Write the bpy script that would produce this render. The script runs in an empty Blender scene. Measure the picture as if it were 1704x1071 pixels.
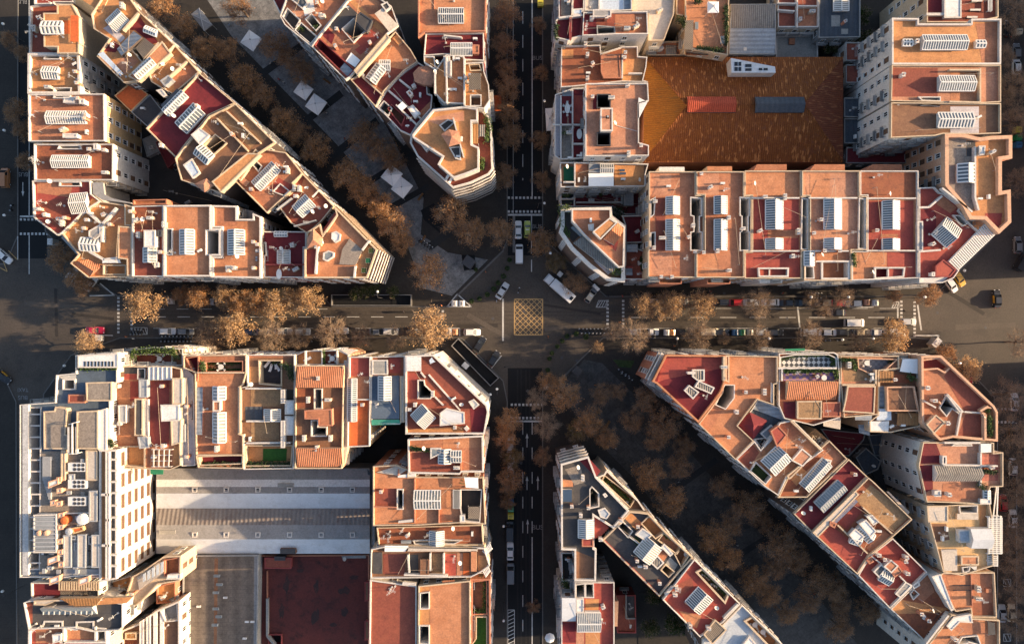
import bpy, bmesh, math, random
from mathutils import Vector, Matrix
from mathutils.geometry import tessellate_polygon
random.seed(7)
R = math.radians
C = bpy.context.scene
COL = C.collection
# ------------------------------------------------------------------ camera, sky, sun, exposure
S = 0.154            # metres per photo pixel on the ground
H = 180.0            # camera height
CX, CY = 852.0, 535.5
cam_d = bpy.data.cameras.new('camera'); cam = bpy.data.objects.new('camera', cam_d); COL.objects.link(cam)
cam.location = (0, 0, H); cam_d.sensor_width = 36; cam_d.lens = 36 * H / (1704 * S); cam_d.clip_end = 2000
C.camera = cam
SUN_EL, SUN_AZ = 14.5, 2.6      # elevation, degrees up-picture from the right of the picture
world = bpy.data.worlds.new('World'); C.world = world; world.use_nodes = True
wn = world.node_tree.nodes; wl = world.node_tree.links
bgn = wn['Background']; sky = wn.new('ShaderNodeTexSky'); sky.sky_type = 'NISHITA'; sky.sun_disc = False
sky.sun_elevation = R(SUN_EL); sky.sun_rotation = R(90 - SUN_AZ); sky.air_density = 0.8; sky.ozone_density = 0.6; sky.dust_density = 2.2
wl.new(sky.outputs[0], bgn.inputs[0]); bgn.inputs[1].default_value = 0.12
sd = bpy.data.lights.new('sun', 'SUN'); sun = bpy.data.objects.new('sun', sd); COL.objects.link(sun)
sd.energy = 5.0; sd.angle = R(0.6); sd.color = (1.0, 0.71, 0.43)
dirv = Vector((math.cos(R(SUN_EL)) * math.cos(R(SUN_AZ)), math.cos(R(SUN_EL)) * math.sin(R(SUN_AZ)), math.sin(R(SUN_EL))))
sun.rotation_euler = dirv.to_track_quat('Z', 'Y').to_euler()
sun.location = dirv * 300
vs = C.view_settings; vs.view_transform = 'Standard'; vs.look = 'None'; vs.exposure = 1.42; vs.gamma = 1.0; vs.use_curve_mapping = False
C.render.engine = 'CYCLES'
C.cycles.max_bounces = 6; C.cycles.diffuse_bounces = 3; C.cycles.transparent_max_bounces = 6
C.cycles.caustics_reflective = False; C.cycles.caustics_refractive = False

# ------------------------------------------------------------------ materials
MATS = {}
def _mix(nt, fac, a, b, mode='MIX'):
    n = nt.nodes.new('ShaderNodeMix'); n.data_type = 'RGBA'; n.blend_type = mode
    for s, v in ((n.inputs[0], fac), (n.inputs[6], a), (n.inputs[7], b)):
        if hasattr(v, 'is_output'): nt.links.new(v, s)
        elif isinstance(v, (int, float)): s.default_value = v
        else: s.default_value = (*v, 1)
    return n.outputs[2]
def _ramp(nt, src, lo, hi):
    n = nt.nodes.new('ShaderNodeMapRange'); nt.links.new(src, n.inputs[0])
    n.inputs[1].default_value = lo; n.inputs[2].default_value = hi
    return n.outputs[0]
def _noise(nt, vec, scale, detail=4, rough=0.6):
    n = nt.nodes.new('ShaderNodeTexNoise'); n.inputs['Scale'].default_value = scale
    n.inputs['Detail'].default_value = detail; n.inputs['Roughness'].default_value = rough
    nt.links.new(vec, n.inputs['Vector']); return n.outputs[0]
def _map(nt, vec, sc, rot=0.0):
    n = nt.nodes.new('ShaderNodeMapping'); n.inputs['Scale'].default_value = sc; n.inputs['Rotation'].default_value = (0, 0, rot)
    nt.links.new(vec, n.inputs['Vector']); return n.outputs[0]
def mat(name, col, alt=None, stain=None, rough=0.85, fine=0.25, big=0.22, grid=None, rib=None, ribd=0.35, spec=0.3, metal=0.0, amt=0.6, bump=0.0):
    """surface colour: base with large patches of `alt`, blotches of `stain`, fine grain, optional tile grid or ribs (period m, angle)"""
    m = bpy.data.materials.new(name); m.use_nodes = True; nt = m.node_tree
    b = nt.nodes['Principled BSDF']; b.inputs['Roughness'].default_value = rough; b.inputs['Metallic'].default_value = metal
    b.inputs['Specular IOR Level'].default_value = spec
    pos = nt.nodes.new('ShaderNodeNewGeometry').outputs['Position']
    c = col
    if alt:
        c = _mix(nt, _ramp(nt, _noise(nt, pos, big, 5, 0.65), 0.35, 0.65), col, alt)
    if stain:
        f = _ramp(nt, _noise(nt, pos, big * 2.6, 7, 0.72), 0.52, 0.70)
        mm = nt.nodes.new('ShaderNodeMath'); mm.operation = 'MULTIPLY'; nt.links.new(f, mm.inputs[0]); mm.inputs[1].default_value = amt
        c = _mix(nt, mm.outputs[0], c, stain)
    if fine:
        f = _ramp(nt, _noise(nt, pos, 2.6, 4, 0.75), 0.25, 0.75)
        g = _mix(nt, f, (1 - fine,) * 3, (1 + fine,) * 3)
        c = _mix(nt, 1.0, c, g, 'MULTIPLY')
    if grid:
        br = nt.nodes.new('ShaderNodeTexBrick'); nt.links.new(_map(nt, pos, (1, 1, 1), grid[1] if len(grid) > 1 else 0), br.inputs['Vector'])
        br.inputs['Scale'].default_value = 1.0; br.inputs['Brick Width'].default_value = grid[0] * 1.0; br.inputs['Row Height'].default_value = grid[0]
        br.inputs['Mortar Size'].default_value = grid[0] * 0.05; br.inputs['Color1'].default_value = (1, 1, 1, 1)
        br.inputs['Color2'].default_value = (0.78, 0.78, 0.78, 1); br.inputs['Mortar'].default_value = (0.6, 0.6, 0.6, 1); br.offset = 0.5
        c = _mix(nt, 0.55, c, br.outputs[0], 'MULTIPLY')
    if rib:
        w = nt.nodes.new('ShaderNodeTexWave'); w.bands_direction = 'X'; w.wave_profile = 'SIN'
        w.inputs['Scale'].default_value = 1.0 / rib[0] * 0.314; w.inputs['Distortion'].default_value = 0.0
        nt.links.new(_map(nt, pos, (1, 1, 1), rib[1]), w.inputs['Vector'])
        c = _mix(nt, ribd, c, _mix(nt, w.outputs[1], (0.35,) * 3, (1.15,) * 3), 'MULTIPLY')
        bp = nt.nodes.new('ShaderNodeBump'); bp.inputs['Strength'].default_value = 0.5; bp.inputs['Distance'].default_value = 0.15
        nt.links.new(w.outputs[1], bp.inputs['Height']); nt.links.new(bp.outputs[0], b.inputs['Normal'])
    elif bump:
        bp = nt.nodes.new('ShaderNodeBump'); bp.inputs['Strength'].default_value = bump; bp.inputs['Distance'].default_value = 0.1
        nt.links.new(_noise(nt, pos, 3.0, 5, 0.7), bp.inputs['Height']); nt.links.new(bp.outputs[0], b.inputs['Normal'])
    if hasattr(c, 'is_output'): nt.links.new(c, b.inputs['Base Color'])
    else: b.inputs['Base Color'].default_value = (*c, 1)
    MATS[name] = m; return m

# roofs
mat('terra', (0.48, 0.205, 0.112), (0.38, 0.15, 0.08), (0.22, 0.10, 0.068), grid=(0.34, 0.0), amt=0.7, big=0.3)
mat('orange', (0.55, 0.25, 0.13), (0.45, 0.185, 0.09), (0.30, 0.14, 0.085), grid=(0.34, 0.0), amt=0.7, big=0.3)
mat('ochre', (0.53, 0.255, 0.105), (0.44, 0.20, 0.085), (0.25, 0.12, 0.06), amt=0.7, big=0.3)
mat('pinkterra', (0.54, 0.27, 0.165), (0.44, 0.20, 0.12), (0.29, 0.145, 0.10), grid=(0.34, 0.0), amt=0.7, big=0.3)
mat('red', (0.35, 0.075, 0.052), (0.28, 0.055, 0.045), (0.15, 0.04, 0.034), amt=0.55, big=0.3)
mat('maroon', (0.175, 0.024, 0.03), (0.135, 0.018, 0.024), (0.06, 0.015, 0.017), amt=0.6)
mat('brownred', (0.29, 0.085, 0.052), (0.24, 0.065, 0.045), (0.13, 0.04, 0.032), grid=(0.34, 0.0), amt=0.5)
mat('rust', (0.30, 0.105, 0.05), (0.23, 0.075, 0.042), (0.10, 0.05, 0.038), amt=0.75, big=0.3)
mat('brown', (0.24, 0.125, 0.07), (0.18, 0.09, 0.055), (0.09, 0.05, 0.035), amt=0.6, big=0.4)
mat('gravel', (0.27, 0.23, 0.19), (0.22, 0.185, 0.155), (0.12, 0.10, 0.09), fine=0.45, amt=0.5)
mat('gravelochre', (0.33, 0.20, 0.10), (0.27, 0.16, 0.085), (0.15, 0.095, 0.06), fine=0.4, amt=0.6)
mat('charcoal', (0.075, 0.072, 0.072), (0.055, 0.053, 0.055), (0.12, 0.10, 0.085), amt=0.4)
mat('slate', (0.075, 0.088, 0.105), (0.06, 0.07, 0.085), (0.04, 0.045, 0.05), amt=0.5, rib=(1.2, 0), ribd=0.12)
mat('slateblue', (0.10, 0.14, 0.19), (0.085, 0.115, 0.155), (0.06, 0.075, 0.09), amt=0.4)
mat('palelilac', (0.50, 0.46, 0.47), (0.43, 0.40, 0.42), (0.28, 0.25, 0.25), amt=0.4)
mat('palebluegrey', (0.42, 0.46, 0.50), (0.36, 0.40, 0.44), None, amt=0.4)
mat('brightorange', (0.60, 0.145, 0.04), (0.5, 0.11, 0.035), (0.34, 0.085, 0.035), amt=0.5)
mat('dampstain', (0.035, 0.022, 0.021), (0.055, 0.025, 0.023), (0.10, 0.028, 0.023), big=0.5, amt=0.9)
mat('oldmaroon', (0.125, 0.030, 0.024), (0.09, 0.024, 0.021), (0.028, 0.016, 0.016), amt=0.9, big=0.16)
mat('greyroof', (0.30, 0.29, 0.28), (0.25, 0.245, 0.24), (0.15, 0.14, 0.13), amt=0.5)
mat('concrete', (0.33, 0.32, 0.29), (0.27, 0.26, 0.24), (0.16, 0.15, 0.13), amt=0.5)
mat('tile', (0.50, 0.21, 0.11), (0.42, 0.155, 0.075), (0.26, 0.11, 0.07), rib=(0.42, 0.0), ribd=0.45, amt=0.4)
mat('tiley', (0.50, 0.21, 0.11), (0.42, 0.155, 0.075), (0.26, 0.11, 0.07), rib=(0.42, R(90)), ribd=0.45, amt=0.4)
mat('corrug', (0.25, 0.23, 0.205), (0.20, 0.185, 0.17), (0.12, 0.105, 0.09), rib=(0.5, 0.0), ribd=0.45, amt=0.6)
mat('corrugpale', (0.54, 0.47, 0.39), (0.46, 0.40, 0.34), (0.32, 0.27, 0.22), amt=0.5)
mat('corrugblue', (0.30, 0.33, 0.36), (0.25, 0.275, 0.30), (0.17, 0.18, 0.19), rib=(1.0, R(90)), ribd=0.3, amt=0.5, rough=0.5)
mat('wood', (0.33, 0.17, 0.07), (0.26, 0.13, 0.055), None, rib=(0.35, 0.0), ribd=0.5)
mat('woodgrey', (0.22, 0.18, 0.14), (0.17, 0.14, 0.11), None, rib=(0.35, R(40)), ribd=0.5)
mat('deck', (0.075, 0.068, 0.075), (0.06, 0.055, 0.06), None, rib=(0.3, R(90)), ribd=0.4)
mat('lawn', (0.035, 0.12, 0.018), (0.03, 0.09, 0.015), None, fine=0.5)
mat('greenfloor', (0.01, 0.10, 0.045), (0.01, 0.08, 0.04), None)
mat('teal', (0.06, 0.30, 0.20), (0.05, 0.24, 0.17), None)
mat('paleblue', (0.50, 0.58, 0.66), (0.45, 0.52, 0.6), None, rough=0.5)
mat('whiteroof', (0.70, 0.69, 0.67), (0.60, 0.59, 0.57), (0.42, 0.40, 0.37), amt=0.4)
mat('whitestreak', (0.58, 0.60, 0.62), (0.50, 0.52, 0.54), (0.38, 0.37, 0.35), fine=0.12, amt=0.5)
mat('speckwhite', (0.50, 0.50, 0.49), (0.40, 0.40, 0.40), (0.15, 0.15, 0.15), big=1.1, amt=0.8)
mat('ribbrown', (0.25, 0.225, 0.205), (0.20, 0.175, 0.16), (0.13, 0.075, 0.065), rib=(1.05, 0.0), ribd=0.28, amt=0.6)
# walls
mat('cream', (0.54, 0.42, 0.29), (0.47, 0.365, 0.255), (0.30, 0.24, 0.18), amt=0.35, big=0.12)
mat('white', (0.60, 0.555, 0.50), (0.52, 0.48, 0.435), (0.34, 0.31, 0.28), amt=0.3, big=0.12)
mat('yellow', (0.60, 0.40, 0.20), (0.53, 0.35, 0.18), (0.36, 0.25, 0.15), amt=0.3)
mat('peach', (0.60, 0.36, 0.23), (0.53, 0.31, 0.2), (0.36, 0.2, 0.14), amt=0.3)
mat('terrawall', (0.44, 0.19, 0.115), (0.38, 0.155, 0.095), (0.25, 0.11, 0.08), amt=0.35)
mat('redwall', (0.28, 0.06, 0.055), (0.23, 0.05, 0.045), None)
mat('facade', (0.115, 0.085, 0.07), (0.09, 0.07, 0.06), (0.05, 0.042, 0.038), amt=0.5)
mat('greywall', (0.33, 0.32, 0.30), (0.26, 0.255, 0.245), (0.17, 0.165, 0.155), amt=0.5)
mat('brick', (0.32, 0.19, 0.12), (0.27, 0.15, 0.10), None, grid=(0.4, 0.0))
# details
mat('whitemetal', (0.64, 0.63, 0.60), None, None, rough=0.5, fine=0.1)
mat('greymetal', (0.36, 0.37, 0.38), (0.30, 0.31, 0.32), None, rough=0.45, fine=0.15)
mat('darkmetal', (0.06, 0.06, 0.065), None, None, rough=0.5, fine=0.2)
mat('glassold', (0.33, 0.32, 0.285), (0.25, 0.245, 0.22), (0.10, 0.10, 0.09), rough=0.45, fine=0.2, big=0.6, amt=0.8)
mat('glassdark', (0.13, 0.155, 0.175), (0.10, 0.12, 0.135), (0.16, 0.16, 0.16), rough=0.25, fine=0.15, big=0.5, amt=0.7)
mat('glass', (0.22, 0.25, 0.265), (0.17, 0.20, 0.215), (0.24, 0.25, 0.25), rough=0.3, fine=0.12, big=0.5, amt=0.6)
mat('darkglass', (0.018, 0.022, 0.028), None, None, rough=0.08, fine=0, spec=0.6)
mat('bluepanel', (0.05, 0.08, 0.13), None, None, rough=0.2, fine=0.1)
mat('shutter', (0.11, 0.062, 0.04), (0.15, 0.085, 0.05), None, rib=(0.12, 0), ribd=0.2)
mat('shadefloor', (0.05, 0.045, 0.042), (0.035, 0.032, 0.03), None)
mat('leafgreen', (0.04, 0.085, 0.02), (0.075, 0.10, 0.025), None, fine=0.5, big=1.2)
mat('leafdark', (0.022, 0.045, 0.014), (0.04, 0.06, 0.018), None, fine=0.5, big=1.2)
mat('bark', (0.16, 0.12, 0.09), (0.11, 0.08, 0.06), None)
mat('canvas', (0.86, 0.85, 0.82), (0.80, 0.79, 0.765), None, fine=0.08)
mat('awngreen', (0.03, 0.22, 0.11), (0.025, 0.17, 0.09), None, fine=0.1)
mat('awnbrown', (0.30, 0.15, 0.06), (0.24, 0.12, 0.05), None)

def checker(name, a, b, sc, rot=0.78):
    m = bpy.data.materials.new(name); m.use_nodes = True; nt = m.node_tree
    p = nt.nodes.new('ShaderNodeNewGeometry').outputs['Position']
    c = nt.nodes.new('ShaderNodeTexChecker'); nt.links.new(_map(nt, p, (1, 1, 0), rot), c.inputs[0]); c.inputs[3].default_value = sc
    c.inputs[1].default_value = (*a, 1); c.inputs[2].default_value = (*b, 1)
    nt.links.new(c.outputs[0], nt.nodes['Principled BSDF'].inputs['Base Color']); MATS[name] = m
checker('checkfloor', (0.6, 0.6, 0.58), (0.05, 0.055, 0.06), 1.25)
checker('purplefloor', (0.42, 0.24, 0.2), (0.2, 0.12, 0.3), 1.3, 0.0)
checker('greytiles', (0.22, 0.22, 0.235), (0.15, 0.15, 0.165), 1.6, 0.0)
checker('redtiles', (0.42, 0.11, 0.06), (0.3, 0.07, 0.04), 1.2, 0.78)

# ------------------------------------------------------------------ coordinates: a photo pixel at height z -> metres
T = [0.0, 0.0]; ZOOM = 3.787
TX = {'1': 0, '2': 420, '3': 840, '4': 1254}; TY = {'A': 0, 'B': 260, 'C': 520, 'D': 791}
ABS = [False]
def tile(k):
    ABS[0] = (k == 'src')
    if not ABS[0]: T[0], T[1] = TX[k[1]], TY[k[0]]
def src(x, y): return (x, y) if ABS[0] else (T[0] + x / ZOOM, T[1] + y / ZOOM)
def W(x, y, z):
    k = S * (H - z) / H; return Vector(((x - CX) * k, (CY - y) * k, z))
def P(x, y, z): return W(*src(x, y), z)
def pts(s, z):
    if not isinstance(s, str): return [P(x, y, z) for x, y in s]
    n = [float(t) for t in s.split()]; return [P(n[i], n[i + 1], z) for i in range(0, len(n), 2)]
def ccw(p):
    a = sum(p[i].x * p[(i + 1) % len(p)].y - p[(i + 1) % len(p)].x * p[i].y for i in range(len(p)))
    return p if a > 0 else p[::-1]
def inset(p, d):
    n = len(p); out = []
    for i in range(n):
        a, b, c = p[i - 1], p[i], p[(i + 1) % n]
        e1 = Vector((b.x - a.x, b.y - a.y)); e2 = Vector((c.x - b.x, c.y - b.y))
        if e1.length < 1e-6 or e2.length < 1e-6: out.append(b.copy()); continue
        e1.normalize(); e2.normalize(); n1 = Vector((-e1.y, e1.x)); n2 = Vector((-e2.y, e2.x))
        m = n1 + n2
        if m.length < 0.2: m = n1
        m.normalize(); k = d / max(0.35, m.dot(n1)); out.append(Vector((b.x + m.x * k, b.y + m.y * k, b.z)))
    return out
def inside(p, x, y):
    r = False; j = len(p) - 1
    for i in range(len(p)):
        if (p[i].y > y) != (p[j].y > y) and x < (p[j].x - p[i].x) * (y - p[i].y) / (p[j].y - p[i].y) + p[i].x: r = not r
        j = i
    return r

# ------------------------------------------------------------------ mesh builder
class MB:
    def __init__(s): s.v = []; s.f = []; s.fm = []; s.mats = []; s.sm = False
    def mi(s, m):
        if m not in s.mats: s.mats.append(m)
        return s.mats.index(m)
    def face(s, ps, m):
        b = len(s.v); s.v += [tuple(p) for p in ps]; s.f.append(tuple(range(b, b + len(ps)))); s.fm.append(s.mi(m))
    def cap(s, loops, z, m):
        L = [[Vector((p.x, p.y, 0)) for p in l] for l in loops]
        flat = [p for l in L for p in l]; b = len(s.v); s.v += [(p.x, p.y, z) for p in flat]; k = s.mi(m)
        for t in tessellate_polygon(L):
            a, c, d = (flat[i] for i in t)
            if (c.x - a.x) * (d.y - a.y) - (c.y - a.y) * (d.x - a.x) < 0: t = (t[0], t[2], t[1])
            s.f.append(tuple(b + i for i in t)); s.fm.append(k)
    def sides(s, p, z0, z1, m):
        n = len(p)
        for i in range(n):
            a, b = p[i], p[(i + 1) % n]; s.face([(a.x, a.y, z0), (b.x, b.y, z0), (b.x, b.y, z1), (a.x, a.y, z1)], m)
    def prism(s, p, z0, z1, m, top=None):
        p = ccw(p); s.sides(p, z0, z1, m); s.cap([p], z1, top or m)
    def rim(s, p, z0, z1, w, m):          # wall standing along the inside of an outline
        q = inset(p, w); n = len(p); s.sides(p, z0, z1, m)
        for i in range(n):
            j = (i + 1) % n
            s.face([(q[j].x, q[j].y, z0), (q[i].x, q[i].y, z0), (q[i].x, q[i].y, z1), (q[j].x, q[j].y, z1)], m)
            s.face([(p[i].x, p[i].y, z1), (p[j].x, p[j].y, z1), (q[j].x, q[j].y, z1), (q[i].x, q[i].y, z1)], m)
    def hexa(s, c, m):                    # 8 corners, bottom four then top four, counter-clockwise
        for f in ((3, 2, 1, 0), (4, 5, 6, 7), (0, 1, 5, 4), (1, 2, 6, 5), (2, 3, 7, 6), (3, 0, 4, 7)): s.face([c[i] for i in f], m)
    def box(s, x, y, z, dx, dy, dz, m, rot=0.0):
        c, n = math.cos(rot), math.sin(rot); q = []
        for zz in (z, z + dz):
            for u, v in ((-.5, -.5), (.5, -.5), (.5, .5), (-.5, .5)):
                q.append((x + u * dx * c - v * dy * n, y + u * dx * n + v * dy * c, zz))
        s.hexa(q, m)
    def beam(s, a, b, w, h, m):           # rectangular bar between two points (w across, h up)
        a, b = Vector(a), Vector(b); d = b - a
        t = Vector((-d.y, d.x, 0)); t = t.normalized() if t.length > 1e-6 else Vector((1, 0, 0))
        u = d.cross(t).normalized(); u = -u if u.z < 0 else u
        if abs(u.z) < 1e-3 and abs(d.z) > 0.5: u = d.normalized().cross(t)
        q = []
        for k in (-.5, .5):
            q += [a - t * w / 2 + u * h * k, a + t * w / 2 + u * h * k, b + t * w / 2 + u * h * k, b - t * w / 2 + u * h * k]
        s.hexa([q[0], q[3], q[2], q[1], q[4], q[7], q[6], q[5]], m)
    def tube(s, a, b, r, m, n=6, r2=None):
        a, b = Vector(a), Vector(b); d = (b - a).normalized(); r2 = r if r2 is None else r2
        t = d.orthogonal().normalized(); u = d.cross(t); k = []
        for i in range(n):
            g = 2 * math.pi * i / n; o = t * math.cos(g) + u * math.sin(g); k.append((a + o * r, b + o * r2))
        for i in range(n):
            j = (i + 1) % n; s.face([k[i][0], k[j][0], k[j][1], k[i][1]], m)
        s.face([q[1] for q in k], m); s.face([q[0] for q in k][::-1], m)
    def lathe(s, x, y, prof, m, n=12, sx=1.0):
        for i in range(len(prof) - 1):
            (r0, z0), (r1, z1) = prof[i], prof[i + 1]
            for k in range(n):
                a, b = 2 * math.pi * k / n, 2 * math.pi * (k + 1) / n
                s.face([(x + r0 * math.cos(a), y + r0 * math.sin(a), z0), (x + r0 * math.cos(b), y + r0 * math.sin(b), z0),
                        (x + r1 * math.cos(b), y + r1 * math.sin(b), z1), (x + r1 * math.cos(a), y + r1 * math.sin(a), z1)], m)
        r, z = prof[-1]
        if r > 1e-3: s.face([(x + r * math.cos(2 * math.pi * k / n), y + r * math.sin(2 * math.pi * k / n), z) for k in range(n)], m)
    def mesh(s, name, off=(0, 0, 0)):
        me = bpy.data.meshes.new(name)
        me.from_pydata([(a - off[0], b - off[1], c - off[2]) for a, b, c in s.v], [], s.f)
        for m in s.mats: me.materials.append(MATS[m])
        me.polygons.foreach_set('material_index', s.fm)
        if s.sm: me.polygons.foreach_set('use_smooth', [True] * len(s.f))
        me.update(); return me
    def obj(s, name, parent=None, off=None):
        if not s.f: return None
        off = off if off is not None else (OFF.get(parent.name, (0, 0, 0)) if parent is not None else (0, 0, 0))
        o = link(name, s.mesh(name, off), parent); OFF[o.name] = off; return o
def link(name, me, parent=None, loc=None, rz=0.0):
    o = bpy.data.objects.new(name, me); COL.objects.link(o)
    if parent is not None: o.parent = parent
    if loc is not None: o.location = loc
    if rz: o.rotation_euler = (0, 0, rz)
    return o
def thing(name, label, cat, loc, rz=0.0, group=None):
    o = link(name, None, None, loc, rz); o.empty_display_size = 0.5
    o['label'] = label; o['category'] = cat
    if group: o['group'] = group
    return o
def tag(o, label, cat, group=None):
    o['label'] = label; o['category'] = cat
    if group: o['group'] = group
    return o
def structure(o): o['kind'] = 'structure'; return o
OFF = {}
ORD = ['first', 'second', 'third', 'fourth', 'fifth', 'sixth', 'seventh', 'eighth', 'ninth', 'tenth', 'eleventh', 'twelfth', 'thirteenth', 'fourteenth', 'fifteenth', 'sixteenth', 'seventeenth', 'eighteenth', 'nineteenth', 'twentieth']
# ------------------------------------------------------------------ shared small meshes
def _window(kind):
    m = MB(); w, h = (1.15, 1.75)
    if kind == 'wide': w, h = 1.9, 1.6
    if kind == 'slot': w, h = 3.0, 1.05
    t = 0.12
    fr = 'whitemetal' if kind not in ('shut', 'slot') else 'shutter'
    for x0, z0, dx, dz in ((0, 0, w, t), (0, h - t, w, t), (-(w - t) / 2, t, t, h - 2 * t), ((w - t) / 2, t, t, h - 2 * t)):
        m.box(x0, 0.05, z0, dx, 0.12, dz, fr)
    m.box(0, 0.03, t, w - 2 * t, 0.04, h - 2 * t, 'shutter' if kind in ('shut', 'slot') else 'darkglass')
    if kind == 'plain': m.box(0, 0.055, t, 0.07, 0.06, h - 2 * t, fr)
    if kind == 'half': m.box(0, 0.07, h * 0.5, w - 2 * t, 0.04, h * 0.5 - t, 'shutter')
    m.box(0, 0.12, -0.12, w + 0.3, 0.3, 0.11, 'white')
    return m.mesh('window')
def _balcony(rail):
    m = MB(); m.box(0, 0.45, -0.2, 2.4, 0.9, 0.16, 'greywall')
    for i in range(9): m.box(-1.15 + i * 0.2875, 0.88, -0.04, 0.05, 0.05, 0.95, rail)
    m.box(0, 0.88, 0.91, 2.4, 0.07, 0.07, rail)
    for sx in (-1.17, 1.17):
        m.box(sx, 0.5, 0.91, 0.06, 1.0, 0.07, rail); m.box(sx, 0.55, -0.04, 0.04, 0.05, 0.95, rail)
    return m.mesh('balcony')
WINM = {k: _window(k) for k in ('plain', 'shut', 'half', 'slot', 'wide')}
BALM = [_balcony('darkmetal'), _balcony('greymetal')]
def _antenna(h, n):
    m = MB(); m.tube((0, 0, 0), (0, 0, h), 0.04, 'greymetal', 5)
    m.box(0, 0, h * 0.9, 1.2, 0.05, 0.05, 'greymetal')
    for i in range(n): m.box(-0.55 + i * 1.1 / (n - 1), 0, h * 0.9 + 0.05, 0.035, 0.62 - 0.05 * i, 0.035, 'whitemetal')
    m.box(0.1, 0, h * 0.7, 0.04, 0.8, 0.04, 'whitemetal'); m.box(0, 0, 0, 0.4, 0.4, 0.25, 'white')
    return m.mesh('antenna')
ANTM = [_antenna(2.6, 5), _antenna(3.2, 6), _antenna(2.2, 4)]
def _chimney(k):
    m = MB(); w, d, h = [(0.8, 0.6, 1.5), (1.3, 0.6, 1.3), (0.6, 0.6, 1.9)][k]
    wm = ['white', 'cream', 'terrawall'][k]
    m.box(0, 0, 0, w, d, h, wm); m.box(0, 0, h, w + 0.16, d + 0.16, 0.1, 'white')
    for i in range(1 + (k == 1)):
        x = (i - 0.5) * 0.6 if k == 1 else 0
        m.tube((x, 0, h + 0.1), (x, 0, h + 0.55), 0.15, 'terrawall' if k != 1 else 'greymetal', 7); m.box(x, 0, h + 0.6, 0.42, 0.42, 0.06, 'greymetal')
    return m.mesh('chimney')
CHIM = [_chimney(i) for i in range(3)]
def _ac():
    m = MB(); m.box(0, 0, 0.12, 1.0, 0.45, 0.8, 'whitemetal'); m.box(-0.35, 0, 0, 0.1, 0.5, 0.12, 'darkmetal'); m.box(0.35, 0, 0, 0.1, 0.5, 0.12, 'darkmetal')
    m.tube((-0.15, -0.22, 0.52), (-0.15, -0.26, 0.52), 0.3, 'darkmetal', 10); return m.mesh('air_conditioner')
ACM = _ac()
def _dish():
    m = MB(); m.tube((0, 0, 0), (0, 0, 1.1), 0.06, 'whitemetal', 5)
    a = [Vector((0.1, 0, 1.2))] ; n = Vector((0.6, 0, 0.55)).normalized(); t = Vector((0, 1, 0)); u = n.cross(t)
    for i in range(12):
        g, g2 = math.pi * i / 6, math.pi * (i + 1) / 6; c = Vector((0, 0, 1.15)); f = lambda q, r, d: c + t * math.cos(q) * r + u * math.sin(q) * r + n * d
        m.face([f(g, 0.5, .14), f(g2, 0.5, .14), f(g2, 0.25, .03), f(g, 0.25, .03)], 'whitemetal'); m.face([f(g, 0.25, .03), f(g2, 0.25, .03), c], 'whitemetal')
    m.tube(c, c + n * 0.45, 0.03, 'greymetal', 4); return m.mesh('satellite_dish')
DISH = _dish()

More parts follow.
